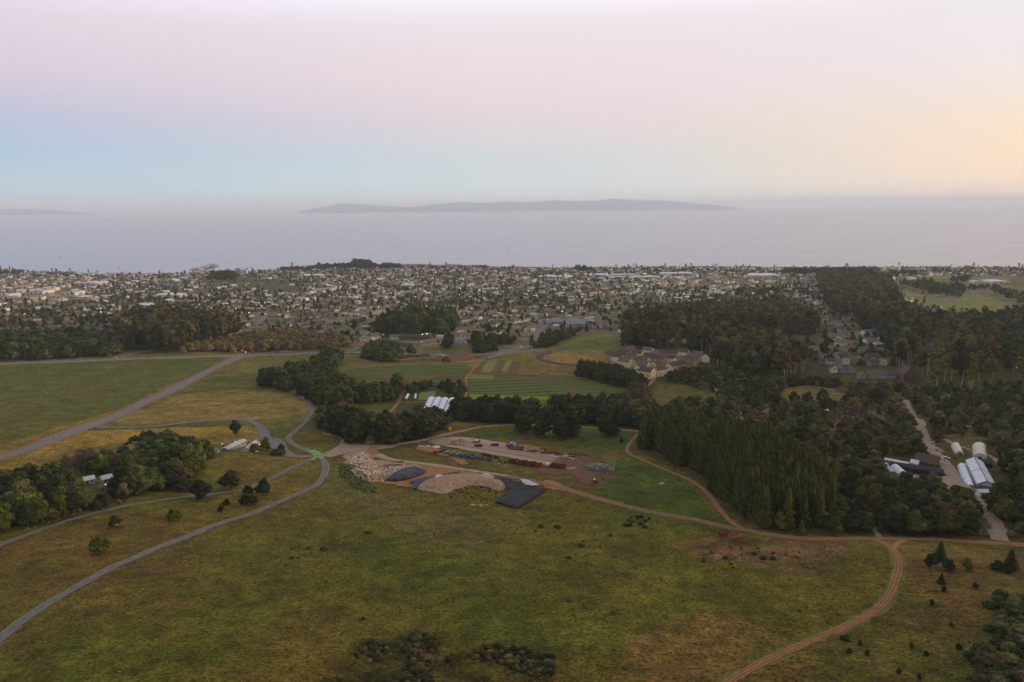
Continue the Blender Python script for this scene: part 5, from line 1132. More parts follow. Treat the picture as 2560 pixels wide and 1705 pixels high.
# nursery
e = long_building((2222,1176),(2356,1190), 7, 3.0, .6, 'shade_net', 'shade_net', 'long low dark shade-net house beside the nursery road', name='shade_house', cat='shade house', windows=0, door=False, style='hip')
long_building((2211,1164),(2268,1171), 3.2, 3.4, .5, 'wall_white', 'roof_white', 'long thin white roofed shed behind the shade house', name='shed', cat='shed', windows=1, nw=5)
long_building((2275,1171),(2292,1173), 4.5, 3.6, 1.4, 'wall_white', 'roof_white', 'small white gabled hut at the middle of the shade house', name='hut', cat='hut', windows=1, nw=1)
long_building((2285,1162),(2338,1168), 12, 2.6, 3.4, 'wall_brown', 'roof_brown', 'brown pitched lath house between shade house and nursery road', name='lath_house', cat='lath house', windows=0)
tunnel((2262,1191),(2236,1177), 5.5, 3.4, 'poly_film', 'white plastic tunnel left of the nursery yard')
tunnel((2232,1184),(2213,1170), 4.0, 2.6, 'poly_film', 'small white tunnel half hidden behind trees left of the yard')
for p1, p2, t in (((2450,1147),(2449,1137),'nearer'),((2448,1134),(2447,1125),'farther')):
    tunnel(p1, p2, 7.6, 4.4, 'poly_cream', f'{t} of the two cream domed greenhouses at the right', 'pair of cream domed greenhouses')
tunnel((2400,1135),(2388,1122), 5.0, 3.4, 'poly_cream', 'small cream dome greenhouse half hidden by bushes')
tunnel((2428,1214),(2404,1176), 4.4, 3.0, 'poly_film', 'narrow white tunnel along the right side of the nursery road')
def glasshouse(p1, p2, width, h, rh, label):
    a, b = at(*p1), at(*p2); v = Vector((b.x-a.x, b.y-a.y)); L = v.length; c = (a+b)/2
    e = empty('glasshouse', (c.x, c.y, Hn(c.x, c.y)), math.atan2(v.y, v.x)); tag(e, label, 'greenhouse')
    wl, rf = house_mb(L, width, h, rh, 'gable', .15); wl.build('wall', M['poly_film'], e)
    for k in range(2):
        for s in (-1, 1):
            x0, x1 = -L/2+k*L/2+.35, -L/2+(k+1)*L/2-.35; y0, y1 = s*(width/2+.1), s*.25; z = lambda y: h+rh*(1-abs(y)/(width/2))+.42
            MB().add([(x0,y0,z(y0)),(x1,y0,z(y0)),(x1,y1,z(y1)),(x0,y1,z(y1)),(x0,y0,z(y0)+.12),(x1,y0,z(y0)+.12),(x1,y1,z(y1)+.12),(x0,y1,z(y1)+.12)], [(0,3,2,1),(4,5,6,7),(0,1,5,4),(1,2,6,5),(2,3,7,6),(3,0,4,7)]).build('roof_panel', M['roof_white'], e)
    rf.build('roof', M['roof_dark'], e)
glasshouse((2467,1216),(2433,1172), 8.6, 2.6, 2.4, 'large gabled glasshouse with pale roof panels at the right')
long_building((2446,1168),(2480,1170), 8, 2.6, .3, 'shade_net', 'shade_net', 'dark shade structure between domes and glasshouse', name='shade_house', cat='shade house', windows=0, door=False, style='flat')
long_building((2444,1232),(2476,1236), 6, 2.2, .3, 'shade_net', 'shade_net', 'dark shade structure below the large glasshouse', name='shade_house', cat='shade house', windows=0, door=False, style='flat')
long_building((2450,1243),(2473,1243), 4, 2.8, .8, 'wall_white', 'roof_white', 'small white roofed shed below the glasshouse', name='shed', cat='shed', windows=1, nw=1)
for px, py, w in ((1752,1066,7),(1829,1040,7),(1842,1036,8),(1915,1038,9),(2024,1010,6),(2062,1034,6),(1750,968,5),(1710,1010,8),(1800,1008,10),(2260,1085,6)):
    pass
for i, (px, py, w, wm, rm, t) in enumerate(((1732,1050,6,'wall_white','roof_pale','left of the arboretum trees'),(1802,1042,7,'wall_white','roof_pale','beside a second white hut'),(1838,1040,8,'wall_white','roof_white','right of the first white huts'),(1912,1036,9,'wall_tan','roof_taupe','low and tan in the arboretum'),(2064,1036,6,'wall_white','roof_white','above the pale forked tree'),(1754,966,4,'wall_white','roof_white','alone on the green slope'),(1795,1006,11,'wall_cream','roof_pale','long and low by the green clearing'))):
    house(px, py, w, 5, 2.6, 1.2, .2*i, wm, rm, f'small garden hut {t}', name='hut', cat='hut', windows=1, nw=2)

ORD = ['first','second','third','fourth','fifth','sixth','seventh','eighth','ninth','tenth','eleventh']
# --- family housing on the hill
FH = [(1035,355,'wall_cream','tan'),(1290,415,'wall_cream','a'),(1670,400,'wall_cream','a'),(1062,490,'wall_ochre','a'),(1455,505,'wall_cream','a'),(1785,560,'wall_yellow','a'),(1452,650,'wall_yellow','a'),(1600,632,'wall_ochre','a'),(1950,450,'wall_ochre','a'),(2150,480,'wall_cream','a'),(935,530,'wall_cream','a'),(820,560,'wall_cream','a'),(845,410,'wall_yellow','a'),(700,340,'wall_grey','a'),(480,480,'wall_cream','a'),(610,570,'wall_yellow','a'),(1010,775,'wall_yellow','a'),(1230,735,'wall_cream','a'),(1180,630,'wall_cream','a'),(1230,520,'wall_ochre','a'),(940,640,'wall_cream','a'),(1580,560,'wall_cream','a'),(1330,500,'wall_cream','a'),(1180,420,'wall_grey','a'),(700,470,'wall_grey','a'),(1720,590,'wall_tan','a'),(1850,500,'wall_cream','a'),(560,420,'wall_grey','a'),(380,450,'wall_tan','a'),(640,400,'wall_cream','a'),(1500,430,'wall_cream','a'),(880,700,'wall_cream','a')]
rsx = random.Random(4)
def put_cluster(L, x0, y0, k, rotf, dims, desc, group):
    xs = sorted(range(len(L)), key=lambda i: L[i][0])
    for i, (zx, zy, wm, _) in enumerate(L):
        px, py = x0+k*zx, y0+k*zy
        w, d, h, rh = (v*rsx.uniform(.92, 1.12) for v in dims)
        col_ = {'wall_cream': 'cream', 'wall_yellow': 'bright yellow', 'wall_ochre': 'ochre', 'wall_grey': 'grey', 'wall_tan': 'tan', 'wall_white': 'white', 'wall_blue': 'blue-grey', 'wall_brown': 'brown'}[wm]
        r = xs.index(i); row = 'back' if zy < sorted(l[1] for l in L)[len(L)//3] else ('middle' if zy < sorted(l[1] for l in L)[2*len(L)//3] else 'front')
        rm = rsx.choice(['roof_taupe','roof_taupe','roof_shingle','roof_brown'])
        house(px, py, w, d, h, rh, rotf(i), wm, rm, f'{col_} {desc} with { {"roof_taupe":"taupe","roof_shingle":"dark","roof_brown":"brown"}[rm]} roof, {row} row', group, chimney=rsx.random() < .35, windows=2, nw=2)
put_cluster(FH, 1480, 840, .13588, lambda i: R(rsx.choice([-38, -30, -34, 52, -42, 40])), (14.5, 10.5, 7.8, 3.8), 'house of the hilltop housing', 'family housing on the hilltop')
TR = [(345+i*66, 1105+8*math.sin(i), ['wall_grey','wall_white','wall_blue','wall_cream','wall_tan'][i % 5], 0) for i in range(10)]+[(380+i*78, 1062+6*math.cos(i), ['wall_cream','wall_white','wall_grey'][i % 3], 0) for i in range(6)]+[(440+i*75, 1180, ['wall_cream','wall_grey','wall_blue','wall_white'][i % 4], 0) for i in range(3)]+[(690+i*85, 1235, ['wall_grey','wall_tan','wall_blue'][i % 3], 0) for i in range(4)]
put_cluster(TR, 1960, 600, .2806, lambda i: R(rsx.choice([82, 86, 80, -8])), (9, 8, 5.6, 2.6), 'terrace house before the ridge', 'terrace houses before the dark ridge')
house(2266, 950, 20, 13, 8, 7, R(80), 'wall_brown', 'roof_brown', 'large brown A-frame lodge with pale beams right of the terraces', name='lodge', cat='lodge', windows=2, nw=4)

# ------------------------------------------------------------------ town houses
def town_proto(w, d, h, rh, style, wm, rm, seed):
    wl, rf = house_mb(w, d, h, rh, style, .5); out = [('wall', wl.mesh('wall', M[wm]), None), ('roof', rf.mesh('roof', M[rm]), None)]
    for sg in (-1, 1):
        out.append(('window', MB().box(-w*.3, sg*d/2-.07, 1.0, -w*.1, sg*d/2+.07, 2.3).mesh('window', M['glass']), None))
        out.append(('window', MB().box(w*.1, sg*d/2-.07, 1.0, w*.3, sg*d/2+.07, 2.3).mesh('window', M['glass']), None))
    return out
WMS, RMS = ['wall_cream','wall_white','wall_tan','wall_grey','wall_white','wall_blue'], ['roof_taupe','roof_grey','roof_dark','roof_brown','roof_pale','roof_red']
TP = []
for i in range(16):
    rr = random.Random(i+50); TP.append((WMS[i % 6], RMS[(i*5+1) % 6], town_proto(rr.uniform(12, 20), rr.uniform(9, 12), rr.uniform(2.8, 5.6), rr.uniform(1.8, 3), rr.choice(['gable','gable','hip']), WMS[i % 6], RMS[(i*5+1) % 6], i)))
x, y, rs = town_points(15000, 17)
dn = np.full(len(x), .75)
for q in SPARSE[:2]: dn[pip(x, y, q)] = .55
for q in SPARSE[2:]: dn[pip(x, y, q)] = .0
WOODS = [[tuple(p) for p in wpoly(q)] for q in ([(300,895),(560,882),(590,840),(560,820),(420,800),(330,812)], [(930,842),(1145,832),(1130,805),(960,810)], [(1540,880),(1960,955),(2030,930),(1960,885),(1850,855),(1760,860),(1600,845)], [(1560,825),(1700,835),(1770,840),(1880,842),(1990,850),(2040,830),(2010,792),(1950,768),(1880,776),(1760,782),(1680,792),(1600,802)], [(2040,700),(2060,760),(2100,800),(2210,840),(2240,920),(2330,965),(2440,985),(2500,960),(2470,900),(2380,850),(2300,810),(2250,780),(2235,740),(2225,705),(2150,690)], [(448,884),(860,872),(880,856),(720,832),(600,845),(500,864)], [(1000,885),(1000,846),(1290,842),(1290,885)], [(1360,880),(1290,878),(1450,832),(1560,834)])]
for q in WOODS: dn[pip(x, y, q)] = 0
for q in DENSE[:3]: dn[pip(x, y, q)] *= .45
dn *= np.clip(1.3-1.2*(fbm(x, y, 160, 77)-.3), .4, 1.2)
k = rs.uniform(0, 1, len(x)) < dn
hp_ = sorted(zip(x[k], y[k]), key=lambda p: p[1]*p[1]+p[0]*p[0])
occ = set(); HS = []
for a, b in hp_:                                    # lots: one house per 18 m cell of the street grid
    th = .35+.5*math.floor(float(vnoise(np.array(a/500), np.array(b/500), 8))*4)/4
    u, v = a*math.cos(th)+b*math.sin(th), -a*math.sin(th)+b*math.cos(th)
    if int(v//17) % 4 == 0: continue                # the street rows stay open
    key = (int(u//17), int(v//17), int(th*10))
    if key in occ or not clear(a, b, 10): continue
    occ.add(key); u, v = (key[0]+.5)*17+random.uniform(-2, 2), (key[1]+.5)*17+random.uniform(-2, 2)
    HS.append((u*math.cos(th)-v*math.sin(th), u*math.sin(th)+v*math.cos(th), th+(math.pi/2 if random.random() < .4 else 0)))
print('town houses', len(HS))
CW = {'wall_cream': 'cream', 'wall_white': 'white', 'wall_tan': 'tan', 'wall_grey': 'grey', 'wall_blue': 'blue-grey'}; CR = {'roof_taupe': 'taupe', 'roof_grey': 'grey', 'roof_dark': 'dark', 'roof_brown': 'brown', 'roof_pale': 'pale', 'roof_red': 'red'}
def place_word(a, b):
    t = a/b; s = ['at the far left', 'left of centre', 'in the centre', 'right of centre', 'at the far right'][min(4, max(0, int((t+.7)/.28)))]
    return s
nh = 0; far = []
for a, b, th in HS:
    if nh < 285 and abs(a) < .71*b:
        nh += 1; wm, rm, pr = random.choice(TP)
        e = empty('house', (a, b, Hn(a, b)), th); tag(e, f'{CW[wm]} house with {CR[rm]} roof, {["front","second","third","rear"][min(3, int(nh/72))]} rows of the town {place_word(a, b)}', 'house', 'houses of the nearer town')
        for nm, me, _ in pr: obj(nm, me, e)
    else: far.append((a, b, th))
# the rest of the town as one mass of houses
def mass_houses(L, name, label, big=False):
    n = len(L); rs = np.random.default_rng(23); A = np.array(L); c, s = np.cos(A[:, 2]), np.sin(A[:, 2]); gz = H(A[:, 0], A[:, 1])
    w = rs.uniform(6, 10, n); d = rs.uniform(4.5, 6.5, n); h = rs.choice([3.2, 3.4, 5.8], n); rh = rs.uniform(1.4, 2.8, n)
    def P_(x, y, z): return np.stack([A[:, 0]+x*c-y*s, A[:, 1]+x*s+y*c, gz+z], 1)
    o = np.zeros(n); pts = [P_(-w,-d,o-2),P_(w,-d,o-2),P_(w,d,o-2),P_(-w,d,o-2),P_(-w,-d,h),P_(w,-d,h),P_(w,d,h),P_(-w,d,h),P_(-w,o,h+rh),P_(w,o,h+rh),P_(-w,o,o-2),P_(w,o,o-2),
        P_(-w-.5,-d-.5,h-.1),P_(w+.5,-d-.5,h-.1),P_(w+.5,o,h+rh+.25),P_(-w-.5,o,h+rh+.25),P_(-w-.5,d+.5,h-.1),P_(w+.5,d+.5,h-.1)]
    V = np.stack(pts, 1).reshape(-1, 3)
    q = np.array([(0,1,5,4),(2,3,7,6),(1,11,9,5),(11,2,6,9),(3,10,8,7),(10,0,4,8),(12,13,14,15),(15,14,17,16)])
    F = (q[None]+np.arange(n)[:, None, None]*18).reshape(-1, 4)
    wc = np.array([S(*v) for v in ((226,212,184),(232,228,220),(176,160,138),(150,152,152),(196,168,124),(238,236,230),(130,116,100))]); rc = np.array([S(*v) for v in ((110,98,88),(122,118,116),(78,72,72),(100,82,70),(168,164,158),(140,100,84),(90,84,82),(196,194,190))])
    cw = wc[rs.integers(0, len(wc), n)]; cr = rc[rs.choice(len(rc), n, p=[.18,.18,.14,.12,.14,.05,.07,.12])]
    C = np.concatenate([np.repeat(cw[:, None], 12, 1), np.repeat(cr[:, None], 6, 1)], 1).reshape(-1, 4)
    tag(obj(name, mesh_np(name, V, F, [M['town_paint']], attr=C)), label, 'houses', kind='stuff')
mt = bpy.data.materials.new('town_paint'); mt.use_nodes = True; nt = mt.node_tree; b_ = nt.nodes['Principled BSDF']; b_.inputs['Roughness'].default_value = .7
a_ = N(nt, 'ShaderNodeVertexColor', layer_name='cover'); link(nt, a_.outputs[0], b_.inputs['Base Color']); M['town_paint'] = mt
mass_houses(far, 'town_houses', 'thousands of small pale gabled houses filling the town down to the sea')

# larger flat roofed buildings of the town, each where the photo shows it: x0, x1, base y, height m, depth m
BIGS = [(1880,1954,694,9,90,'white factory with the largest roof right of centre near the coast'),(1654,1737,689,7,60,'long pale warehouse near the coast right of centre'),(1703,1721,673,9,30,'white block near the shore right of centre'),(1777,1791,677,7,30,'small pale hall near the shore, left of two'),(1800,1815,677,7,30,'small pale hall near the shore, right of two'),(1473,1520,694,8,50,'white industrial hall in the centre band'),(1522,1590,693,7,40,'long low white hall right of the industrial hall'),(1576,1652,698,7,40,'long pale hall below the coastal warehouse'),(1852,1868,676,6,30,'small white roof above the big factory'),(1933,1966,678,7,30,'thin white roof right above the big factory'),(1346,1434,696,7,60,'group of white industrial roofs in the centre'),(1463,1472,690,7,30,'small reddish-white shed beside the industrial hall'),(744,802,693,8,60,'pale school-like roofs on the wooded rise at left'),(1076,1102,715,7,40,'cream commercial building in the town centre'),(1003,1043,718,6,40,'greenish white low commercial building in the town centre'),(799,831,729,7,40,'lit cream commercial building left of centre'),(199,243,714,9,70,'pale grey arched hall at the left'),(413,436,706,9,40,'white downtown block left'),(389,442,744,7,50,'curved pale roofs of the civic building at left'),(340,365,769,6,35,'white roofed sheds at left above the eucalyptus grove'),(402,424,757,6,30,'small white building right of the white sheds'),(4,24,746,9,50,'white block at the left picture edge'),(70,110,735,8,60,'beige downtown building at left'),(2141,2159,692,8,40,'white hall behind the wooded ridge'),(2280,2300,701,7,40,'pale workshop roofs left of the far green field'),(2434,2460,708,5,30,'white greenhouse roof in the far fields, leftmost'),(2476,2532,709,6,60,'long white greenhouse roofs in the far fields'),(1228,1252,662,6,20,'pale pavilion at the beach in the centre'),(1420,1470,822,7,70,'long grey school hall beside the town road'),(1370,1412,815,6,40,'grey roofed hall at the top of the town road'),(2144,2200,778,7,40,'grey roofed building at the foot of the ridge'),(1756,1772,814,4,12,'small white house alone above the meadow'),(1546,1560,833,3,8,'white trailer at the edge of the green hill'),(1840,1870,838,5,18,'long low pink house below the second tree belt'),(480,520,852,4,20,'low house in front of the tan trees'),(100,128,728,8,50,'beige shop roof downtown, left'),(150,190,738,8,50,'beige shop roof downtown, right')]
for i, (x0, x1, yb, h, dp, lab) in enumerate(BIGS):
    a, b = at(x0, yb), at(x1, yb); w = (b-a).length; c = (a+b)/2
    wm, rm = ('wall_white','roof_white') if any(s in lab for s in ('white','pale','thin')) else (('wall_cream','roof_pale') if any(s in lab for s in ('beige','cream')) else ('wall_tan','roof_grey'))
    n = max(1, int(w/45)); 
    e = empty('warehouse' if h > 5 else 'house', (c.x, c.y+dp/2, Hn(c.x, c.y)), .03*((i % 5)-2)); tag(e, lab, 'building')
    wl = MB(); rf = MB()
    wl.box(-w/2, -dp/2, -3, w/2, dp/2, h); wl.build('wall', M[wm], e)
    for k in range(n):                                   # shallow saw-tooth bays
        xa, xb = -w/2+w*k/n, -w/2+w*(k+1)/n; xm = (xa+xb)/2
        rf.add([(xa,-dp/2-.4,h+.003),(xb,-dp/2-.4,h+.003),(xb,dp/2+.4,h+.003),(xa,dp/2+.4,h+.003),(xm,-dp/2-.4,h+2.2),(xm,dp/2+.4,h+2.2)], [(0,1,4),(1,2,5,4),(2,3,5),(3,0,4,5),(3,2,1,0)])
    rf.build('roof', M[rm], e)
    for k in range(3): MB().box(-w/2+w*(k+.3)/3, -dp/2-.12, .8, -w/2+w*(k+.7)/3, -dp/2+.05, h*.55).build('window', M['glass'], e)
# seafront hotel
q = at(606, 689); e = empty('hotel', (q.x, q.y, q.z)); tag(e, 'white ten-storey seafront hotel with stepped towers left of the rise', 'hotel')
tw = MB().box(-26, -9, -2, -4, 9, 30).box(-3.9, -8, -2, 22, 8, 24).box(-50, -8, -2, -26.1, 8, 12); tw.build('wall', M['wall_white'], e)
MB().box(-26.4, -9.4, 30.01, -3.6, 9.4, 31).box(-3.5, -8.4, 24.01, 22.4, 8.4, 25).build('roof', M['roof_pale'], e)
for f in range(7): MB().box(-25, -9.1, 2+f*3.6, -5, -8.9, 3.6+f*3.6).build('window', M['glass'], e)
# downtown blocks
for i in range(46):
    px = random.choice([random.uniform(-10, 250), random.uniform(0, 520), random.uniform(1400, 1950)]); py = random.uniform(697, 752) if px < 260 else random.uniform(692, 706)
    q = at(px, py); w, d, h = random.uniform(16, 45), random.uniform(16, 34), random.uniform(4, 8)
    wm = random.choice(['wall_cream','wall_white','wall_tan'])
    house(0, 0, w, d, h, 1, random.uniform(-.3, .3), wm, random.choice(['roof_pale','roof_white','roof_grey']), f'{CW[wm]} flat commercial block, {round(w)//8*8+8} metres wide, {"downtown at the left" if px < 560 else "in the industrial strip by the coast"}', 'commercial blocks downtown' if px < 560 else 'commercial blocks of the industrial strip', style='flat', windows=0, door=False, name='commercial_building', cat='building', world=(q.x, q.y, 0))
# wharf
def sea_at(px, py, z=6):
    d = ray(px, py); d = d/d.y; t = (z-CAMZ)/d.z; return Vector((d.x*t, t, z))
e = empty('wharf', sea_at(505, 678, 0)); tag(e, 'long wooden wharf running out into the bay at the left', 'wharf'); o0 = e.location.copy()
dk = MB(); pl = MB()
for (p, q_, w) in (((500,689),(508,671),26),((478,673),(502,671),30),((502,671),(540,662),34)):
    a, b = sea_at(*p)-o0, sea_at(*q_)-o0; v = (b-a).normalized(); n_ = Vector((-v.y, v.x, 0))*w/2
    dk.add([a-n_, b-n_, b+n_, a+n_]+[p_-Vector((0,0,1.2)) for p_ in (a-n_, b-n_, b+n_, a+n_)], [(0,1,2,3),(7,6,5,4),(4,5,1,0),(5,6,2,1),(6,7,3,2),(7,4,0,3)])
    for k in range(9):
        c = a+(b-a)*(k/8)
        for s in (-.8, .8): pl.tube(c+n_*s-Vector((0,0,10)), c+n_*s-Vector((0,0,1.1)), .9, n=5)
dk.build('deck', M['timber'], e); pl.build('piling', M['wall_brown'], e)
for i, (px, py, w) in enumerate(((490,670,26),(512,668,40),(527,665,36),(503,675,20),(500,681,22),(534,663,20))):
    q = sea_at(px, py, 6.01); house(0, 0, w, 14, 5, 2.5, .3, ['wall_white','wall_cream'][i % 2], ['roof_white','roof_pale','roof_red'][i % 3], f'pale fish shed on the wharf, {["leftmost","third from left","fifth from left","fourth, mid pier","nearest the shore","outermost"][i]}', 'sheds on the wharf', name='wharf_shed', cat='shed', windows=0, world=(q.x, q.y, 0)).location.z = 6.01
# boats
def boat(px, py, L, sailb, label):
    q = sea_at(px, py, 0); e = empty('sailboat' if sailb else 'motorboat', q, random.uniform(-.4, .4)); tag(e, label, 'boat')
    MB().add([(-L/2,-L*.14,.2),(L*.3,-L*.14,.2),(L/2,0,.6),(L*.3,L*.14,.2),(-L/2,L*.14,.2),(-L/2,-L*.17,1.6),(L*.3,-L*.17,1.7),(L*.56,0,2.1),(L*.3,L*.17,1.7),(-L/2,L*.17,1.6)], [(4,3,2,1,0),(5,6,7,8,9),(0,1,6,5),(1,2,7,6),(2,3,8,7),(3,4,9,8),(4,0,5,9)]).build('hull', M['car_white'], e)
    MB().box(-L*.2, -L*.09, 1.6, L*.15, L*.09, 3.0).build('cabin', M['wall_white'], e)
    if sailb:
        MB().tube((0,0,1.6), (0,0,L*1.2), .25, n=5).build('mast', M['steel_dark'], e)
        MB().add([(-L*.45,.1,3),(.0,.1,3),(0,.1,L*1.15),(-L*.45,-.1,3),(0,-.1,3),(0,-.1,L*1.15)], [(0,1,2),(5,4,3),(0,3,4,1),(1,4,5,2),(2,5,3,0)]).build('sail', M['sail'], e)
boat(151,645,14,True,'tiny white sailboat on the bay at the left'); boat(1268,626,22,False,'tiny white boat on the bay in the centre'); boat(297,672,12,True,'moored sailboat near the shore at the left')

# ------------------------------------------------------------------ vehicles
def car_meshes(m):
    b = MB(); L, W = 4.5, 1.8
    pr = [(-L/2,.45),(-L/2,.85),(-L/2+.9,.95),(L/2-1.1,.92),(L/2,.75),(L/2,.4)]
    b.add([(x, -W/2, z) for x, z in pr]+[(x, W/2, z) for x, z in pr], [tuple(range(6)), tuple(range(11, 5, -1))]+[(i, i+6, (i+1) % 6+6, (i+1) % 6) for i in range(6)])
    c = MB().add([(-1.7,-.82,.94),(1.1,-.82,.94),(.45,-.68,1.48),(-1.25,-.68,1.48),(-1.7,.82,.94),(1.1,.82,.94),(.45,.68,1.48),(-1.25,.68,1.48)], [(0,1,2,3),(7,6,5,4),(1,5,6,2),(4,0,3,7)])
    r = MB().box(-1.25, -.69, 1.481, .45, .69, 1.54)
    wh = MB()
    for x in (-1.4, 1.4):
        for y in (-.83, .83): wh.tube((x, y-.12, .33), (x, y+.12, .33), .34, n=10)
    return b.mesh('body', M[m]), c.mesh('windows', M['glass']), r.mesh('roof', M[m]), wh.mesh('wheels', M['rubber'])
CARS = {m: car_meshes(m) for m in ('car_white','car_dark','car_silver','car_red','car_blue')}
WHEEL = MB().tube((0,-.12,0), (0,.12,0), .34, n=10).mesh('wheel', M['rubber'])
def car(px, py, rot, m, label, group=None, s=1.0, world=None, detail=True):
    q = Vector(world) if world else at(px, py)
    e = empty('parked_car' if group else 'car', (q.x, q.y, Hn(q.x, q.y)+drape_off(q.y)+.06), rot, (s, s, s)); tag(e, label, 'car', group)
    b, c, r, w = CARS[m]; obj('body', b, e); obj('windows', c, e); obj('roof', r, e)
    if detail:
        for x in (-1.4, 1.4):
            for y in (-.83, .83): obj('wheel', WHEEL, e, (x, y, .33))
    return e
car(289,896,.02,'car_white','white car driving on the main road at the left'); car(373,894,.02,'car_dark','dark car driving on the main road right of the white one')
car(913,903,.2,'car_white','white car parked beside the looping side road'); car(2365,1148,-.1,'car_white','white car with dark windows parked on the nursery road')
car(2334,1096,1.2,'car_white','pale van parked at the upper nursery road edge'); car(2332,1110,1.1,'car_silver','small silver car on the upper nursery road edge'); car(2343,1126,1.1,'car_silver','silver car beside the bushes on the nursery road'); car(915,1083,.2,'car_white','white car half hidden in the windbreak by the gravel road')
car(1413,880,.05,'car_white','white car on the ridge road above the dry field'); car(1462,880,.05,'car_silver','silver car on the ridge road above the dry field'); car(1484,881,.05,'car_white','small white car on the ridge road, rightmost'); car(804,880,.02,'car_red','stationary vehicle by the yellow roadworks on the main road'); car(1320,862,1.2,'car_silver','silver car on the road into town')
n = 0
for r_, (xa, ya, xb, yb) in enumerate(((1118,838,1166,836),(1117,843,1170,841),(1118,848,1172,846),(1119,853,1168,851),(1122,858,1160,857))):
    A, B = at(xa, ya), at(xb, yb)
    for k in range(13):
        c = A+(B-A)*k/12
        m = random.choice(['car_white','car_white','car_silver','car_dark','car_blue'])
        if random.random() < .12: continue
        car(0, 0, 1.5, m, f'{m[4:]} car in row {["one","two","three","four","five"][r_]} of the car park beside the hall', 'cars in the car park beside the hall', world=(c.x, c.y, 0), detail=False)
for k in range(8):
    q = at(990+k*6, 876-.3*k); car(0, 0, 1.4, random.choice(['car_white','car_dark','car_silver']), 'car parked in front of the black roofed building', 'cars before the black roofed building', world=(q.x, q.y, 0), detail=False)
for k in range(10):
    q = at(1234+k*4.2, 825+(k % 2)*3); car(0, 0, 1.4, 'car_white', 'white car in the small car park above the green strip', 'cars above the green strip', world=(q.x, q.y, 0), detail=False)
patch('car_park', [(1112,834),(1168,832),(1178,846),(1170,862),(1120,862)], 'asphalt', off=.03, wob=0, step=5, smooth=False)
# blue and white truck
q = at(1281,1117); e = empty('truck', (q.x, q.y, Hn(q.x, q.y)+.1), 1.2, (1.15, 1.15, 1.15)); tag(e, 'blue truck with white cab parked in the works yard', 'truck')
MB().box(-3.2, -1.15, 1.0, .6, 1.15, 2.9).build('cargo_box', M['car_blue'], e); cb = MB().add([(.7,-1.1,.6),(2.9,-1.1,.6),(2.9,-1.1,1.4),(1.9,-1.05,1.5),(1.5,-1.0,2.4),(.7,-1.0,2.4),(.7,1.1,.6),(2.9,1.1,.6),(2.9,1.1,1.4),(1.9,1.05,1.5),(1.5,1.0,2.4),(.7,1.0,2.4)], [(0,1,2,3,4,5),(11,10,9,8,7,6)]+[(i, i+6, (i+1) % 6+6, (i+1) % 6) for i in range(6)]).build('cab', M['car_white'], e)
MB().box(1.55, -.9, 1.55, 1.95, .9, 2.25).build('windscreen', M['glass'], cb)
for x_ in (-2.3, 2.1):
    for y_ in (-1, 1): MB().tube((x_, y_-.15, .5), (x_, y_+.15, .5), .5, n=12).build('wheel', M['rubber'], e)

# ------------------------------------------------------------------ works yard
def skip(px, py, L, W, hh, rot, m, label, group=None, load=None):
    q = at(px, py); e = empty('skip_container', (q.x, q.y, Hn(q.x, q.y)+.1), rot); tag(e, label, 'skip', group)
    a, b, t = L/2, W/2, .08; s = .25
    bd = MB(); o_ = [(-a+s,-b+s*.3,0),(a-s,-b+s*.3,0),(a-s,b-s*.3,0),(-a+s,b-s*.3,0)]; u_ = [(-a,-b,hh),(a,-b,hh),(a,b,hh),(-a,b,hh)]
    i_ = [(x*.93, y*.93, z) for x, y, z in u_]; j_ = [(x*.9, y*.9, .12) for x, y, z in o_]
    bd.add(o_+u_+i_+j_, [(3,2,1,0)]+[(k, (k+1) % 4, 4+(k+1) % 4, 4+k) for k in range(4)]+[(4+k, 4+(k+1) % 4, 8+(k+1) % 4, 8+k) for k in range(4)]+[(8+k, 8+(k+1) % 4, 12+(k+1) % 4, 12+k) for k in range(4)]+[(12,13,14,15)])
    bd.build('body', M[m], e)
    rb = MB()
    for k in range(5):
        x = -a+L*(k+.5)/5; rb.box(x-.06, -b-.06, .2, x+.06, -b+.02, hh).box(x-.06, b-.02, .2, x+.06, b+.06, hh)
    rb.build('ribs', M[m], e)
    if load: MB().add([(-a*.85,-b*.8,hh*.7),(a*.85,-b*.8,hh*.7),(a*.85,b*.8,hh*.7),(-a*.85,b*.8,hh*.7),(-a*.3,0,hh*1.25),(a*.4,0,hh*1.15)], [(0,1,5,4),(1,2,5),(2,3,4,5),(3,0,4),(3,2,1,0)]).build('load', M[load], e)
    return e
for i in range(11):
    skip(1275+i*7.4, 1156+i*1.15, 4.6, 1.9, 1.6+.3*(i % 3), 1.15, ['rust','rust','rust_dark'][i % 3], f'rust-red skip in the long row, {ORD[i]} from the left', 'row of rust-red skips', 'scrap' if i % 3 == 2 else None)
for i in range(5):
    skip(1381+i*7, 1167+i*1.1, 4.4, 1.9, 1.8, 1.15, ['rust','rust_dark'][i % 2], f'rust-red skip of the short right row, {ORD[i]} from the left', 'short row of rust-red skips')
for px, py, L, r_, m, lab in ((1196,1117,5.5,.05,'rust_dark','low brown skip alone in the yard, nearer of two'),(1237,1115,5.5,.05,'rust_dark','low brown skip alone in the yard, farther of two'),(1811,1336,5,.35,'rust','red-brown skip below the dirt road, uppermost of three'),(1836,1345,5,.4,'timber','tan wooden trailer bed below the dirt road, middle of three'),(1846,1354,4.4,.4,'rust','orange-brown skip below the dirt road, lowest of three'),(1088,1134,2.6,.3,'rust','brown box standing left of the panel racks')):
    skip(px, py, L, 2.0, 1.4, r_, m, lab, None, 'scrap')
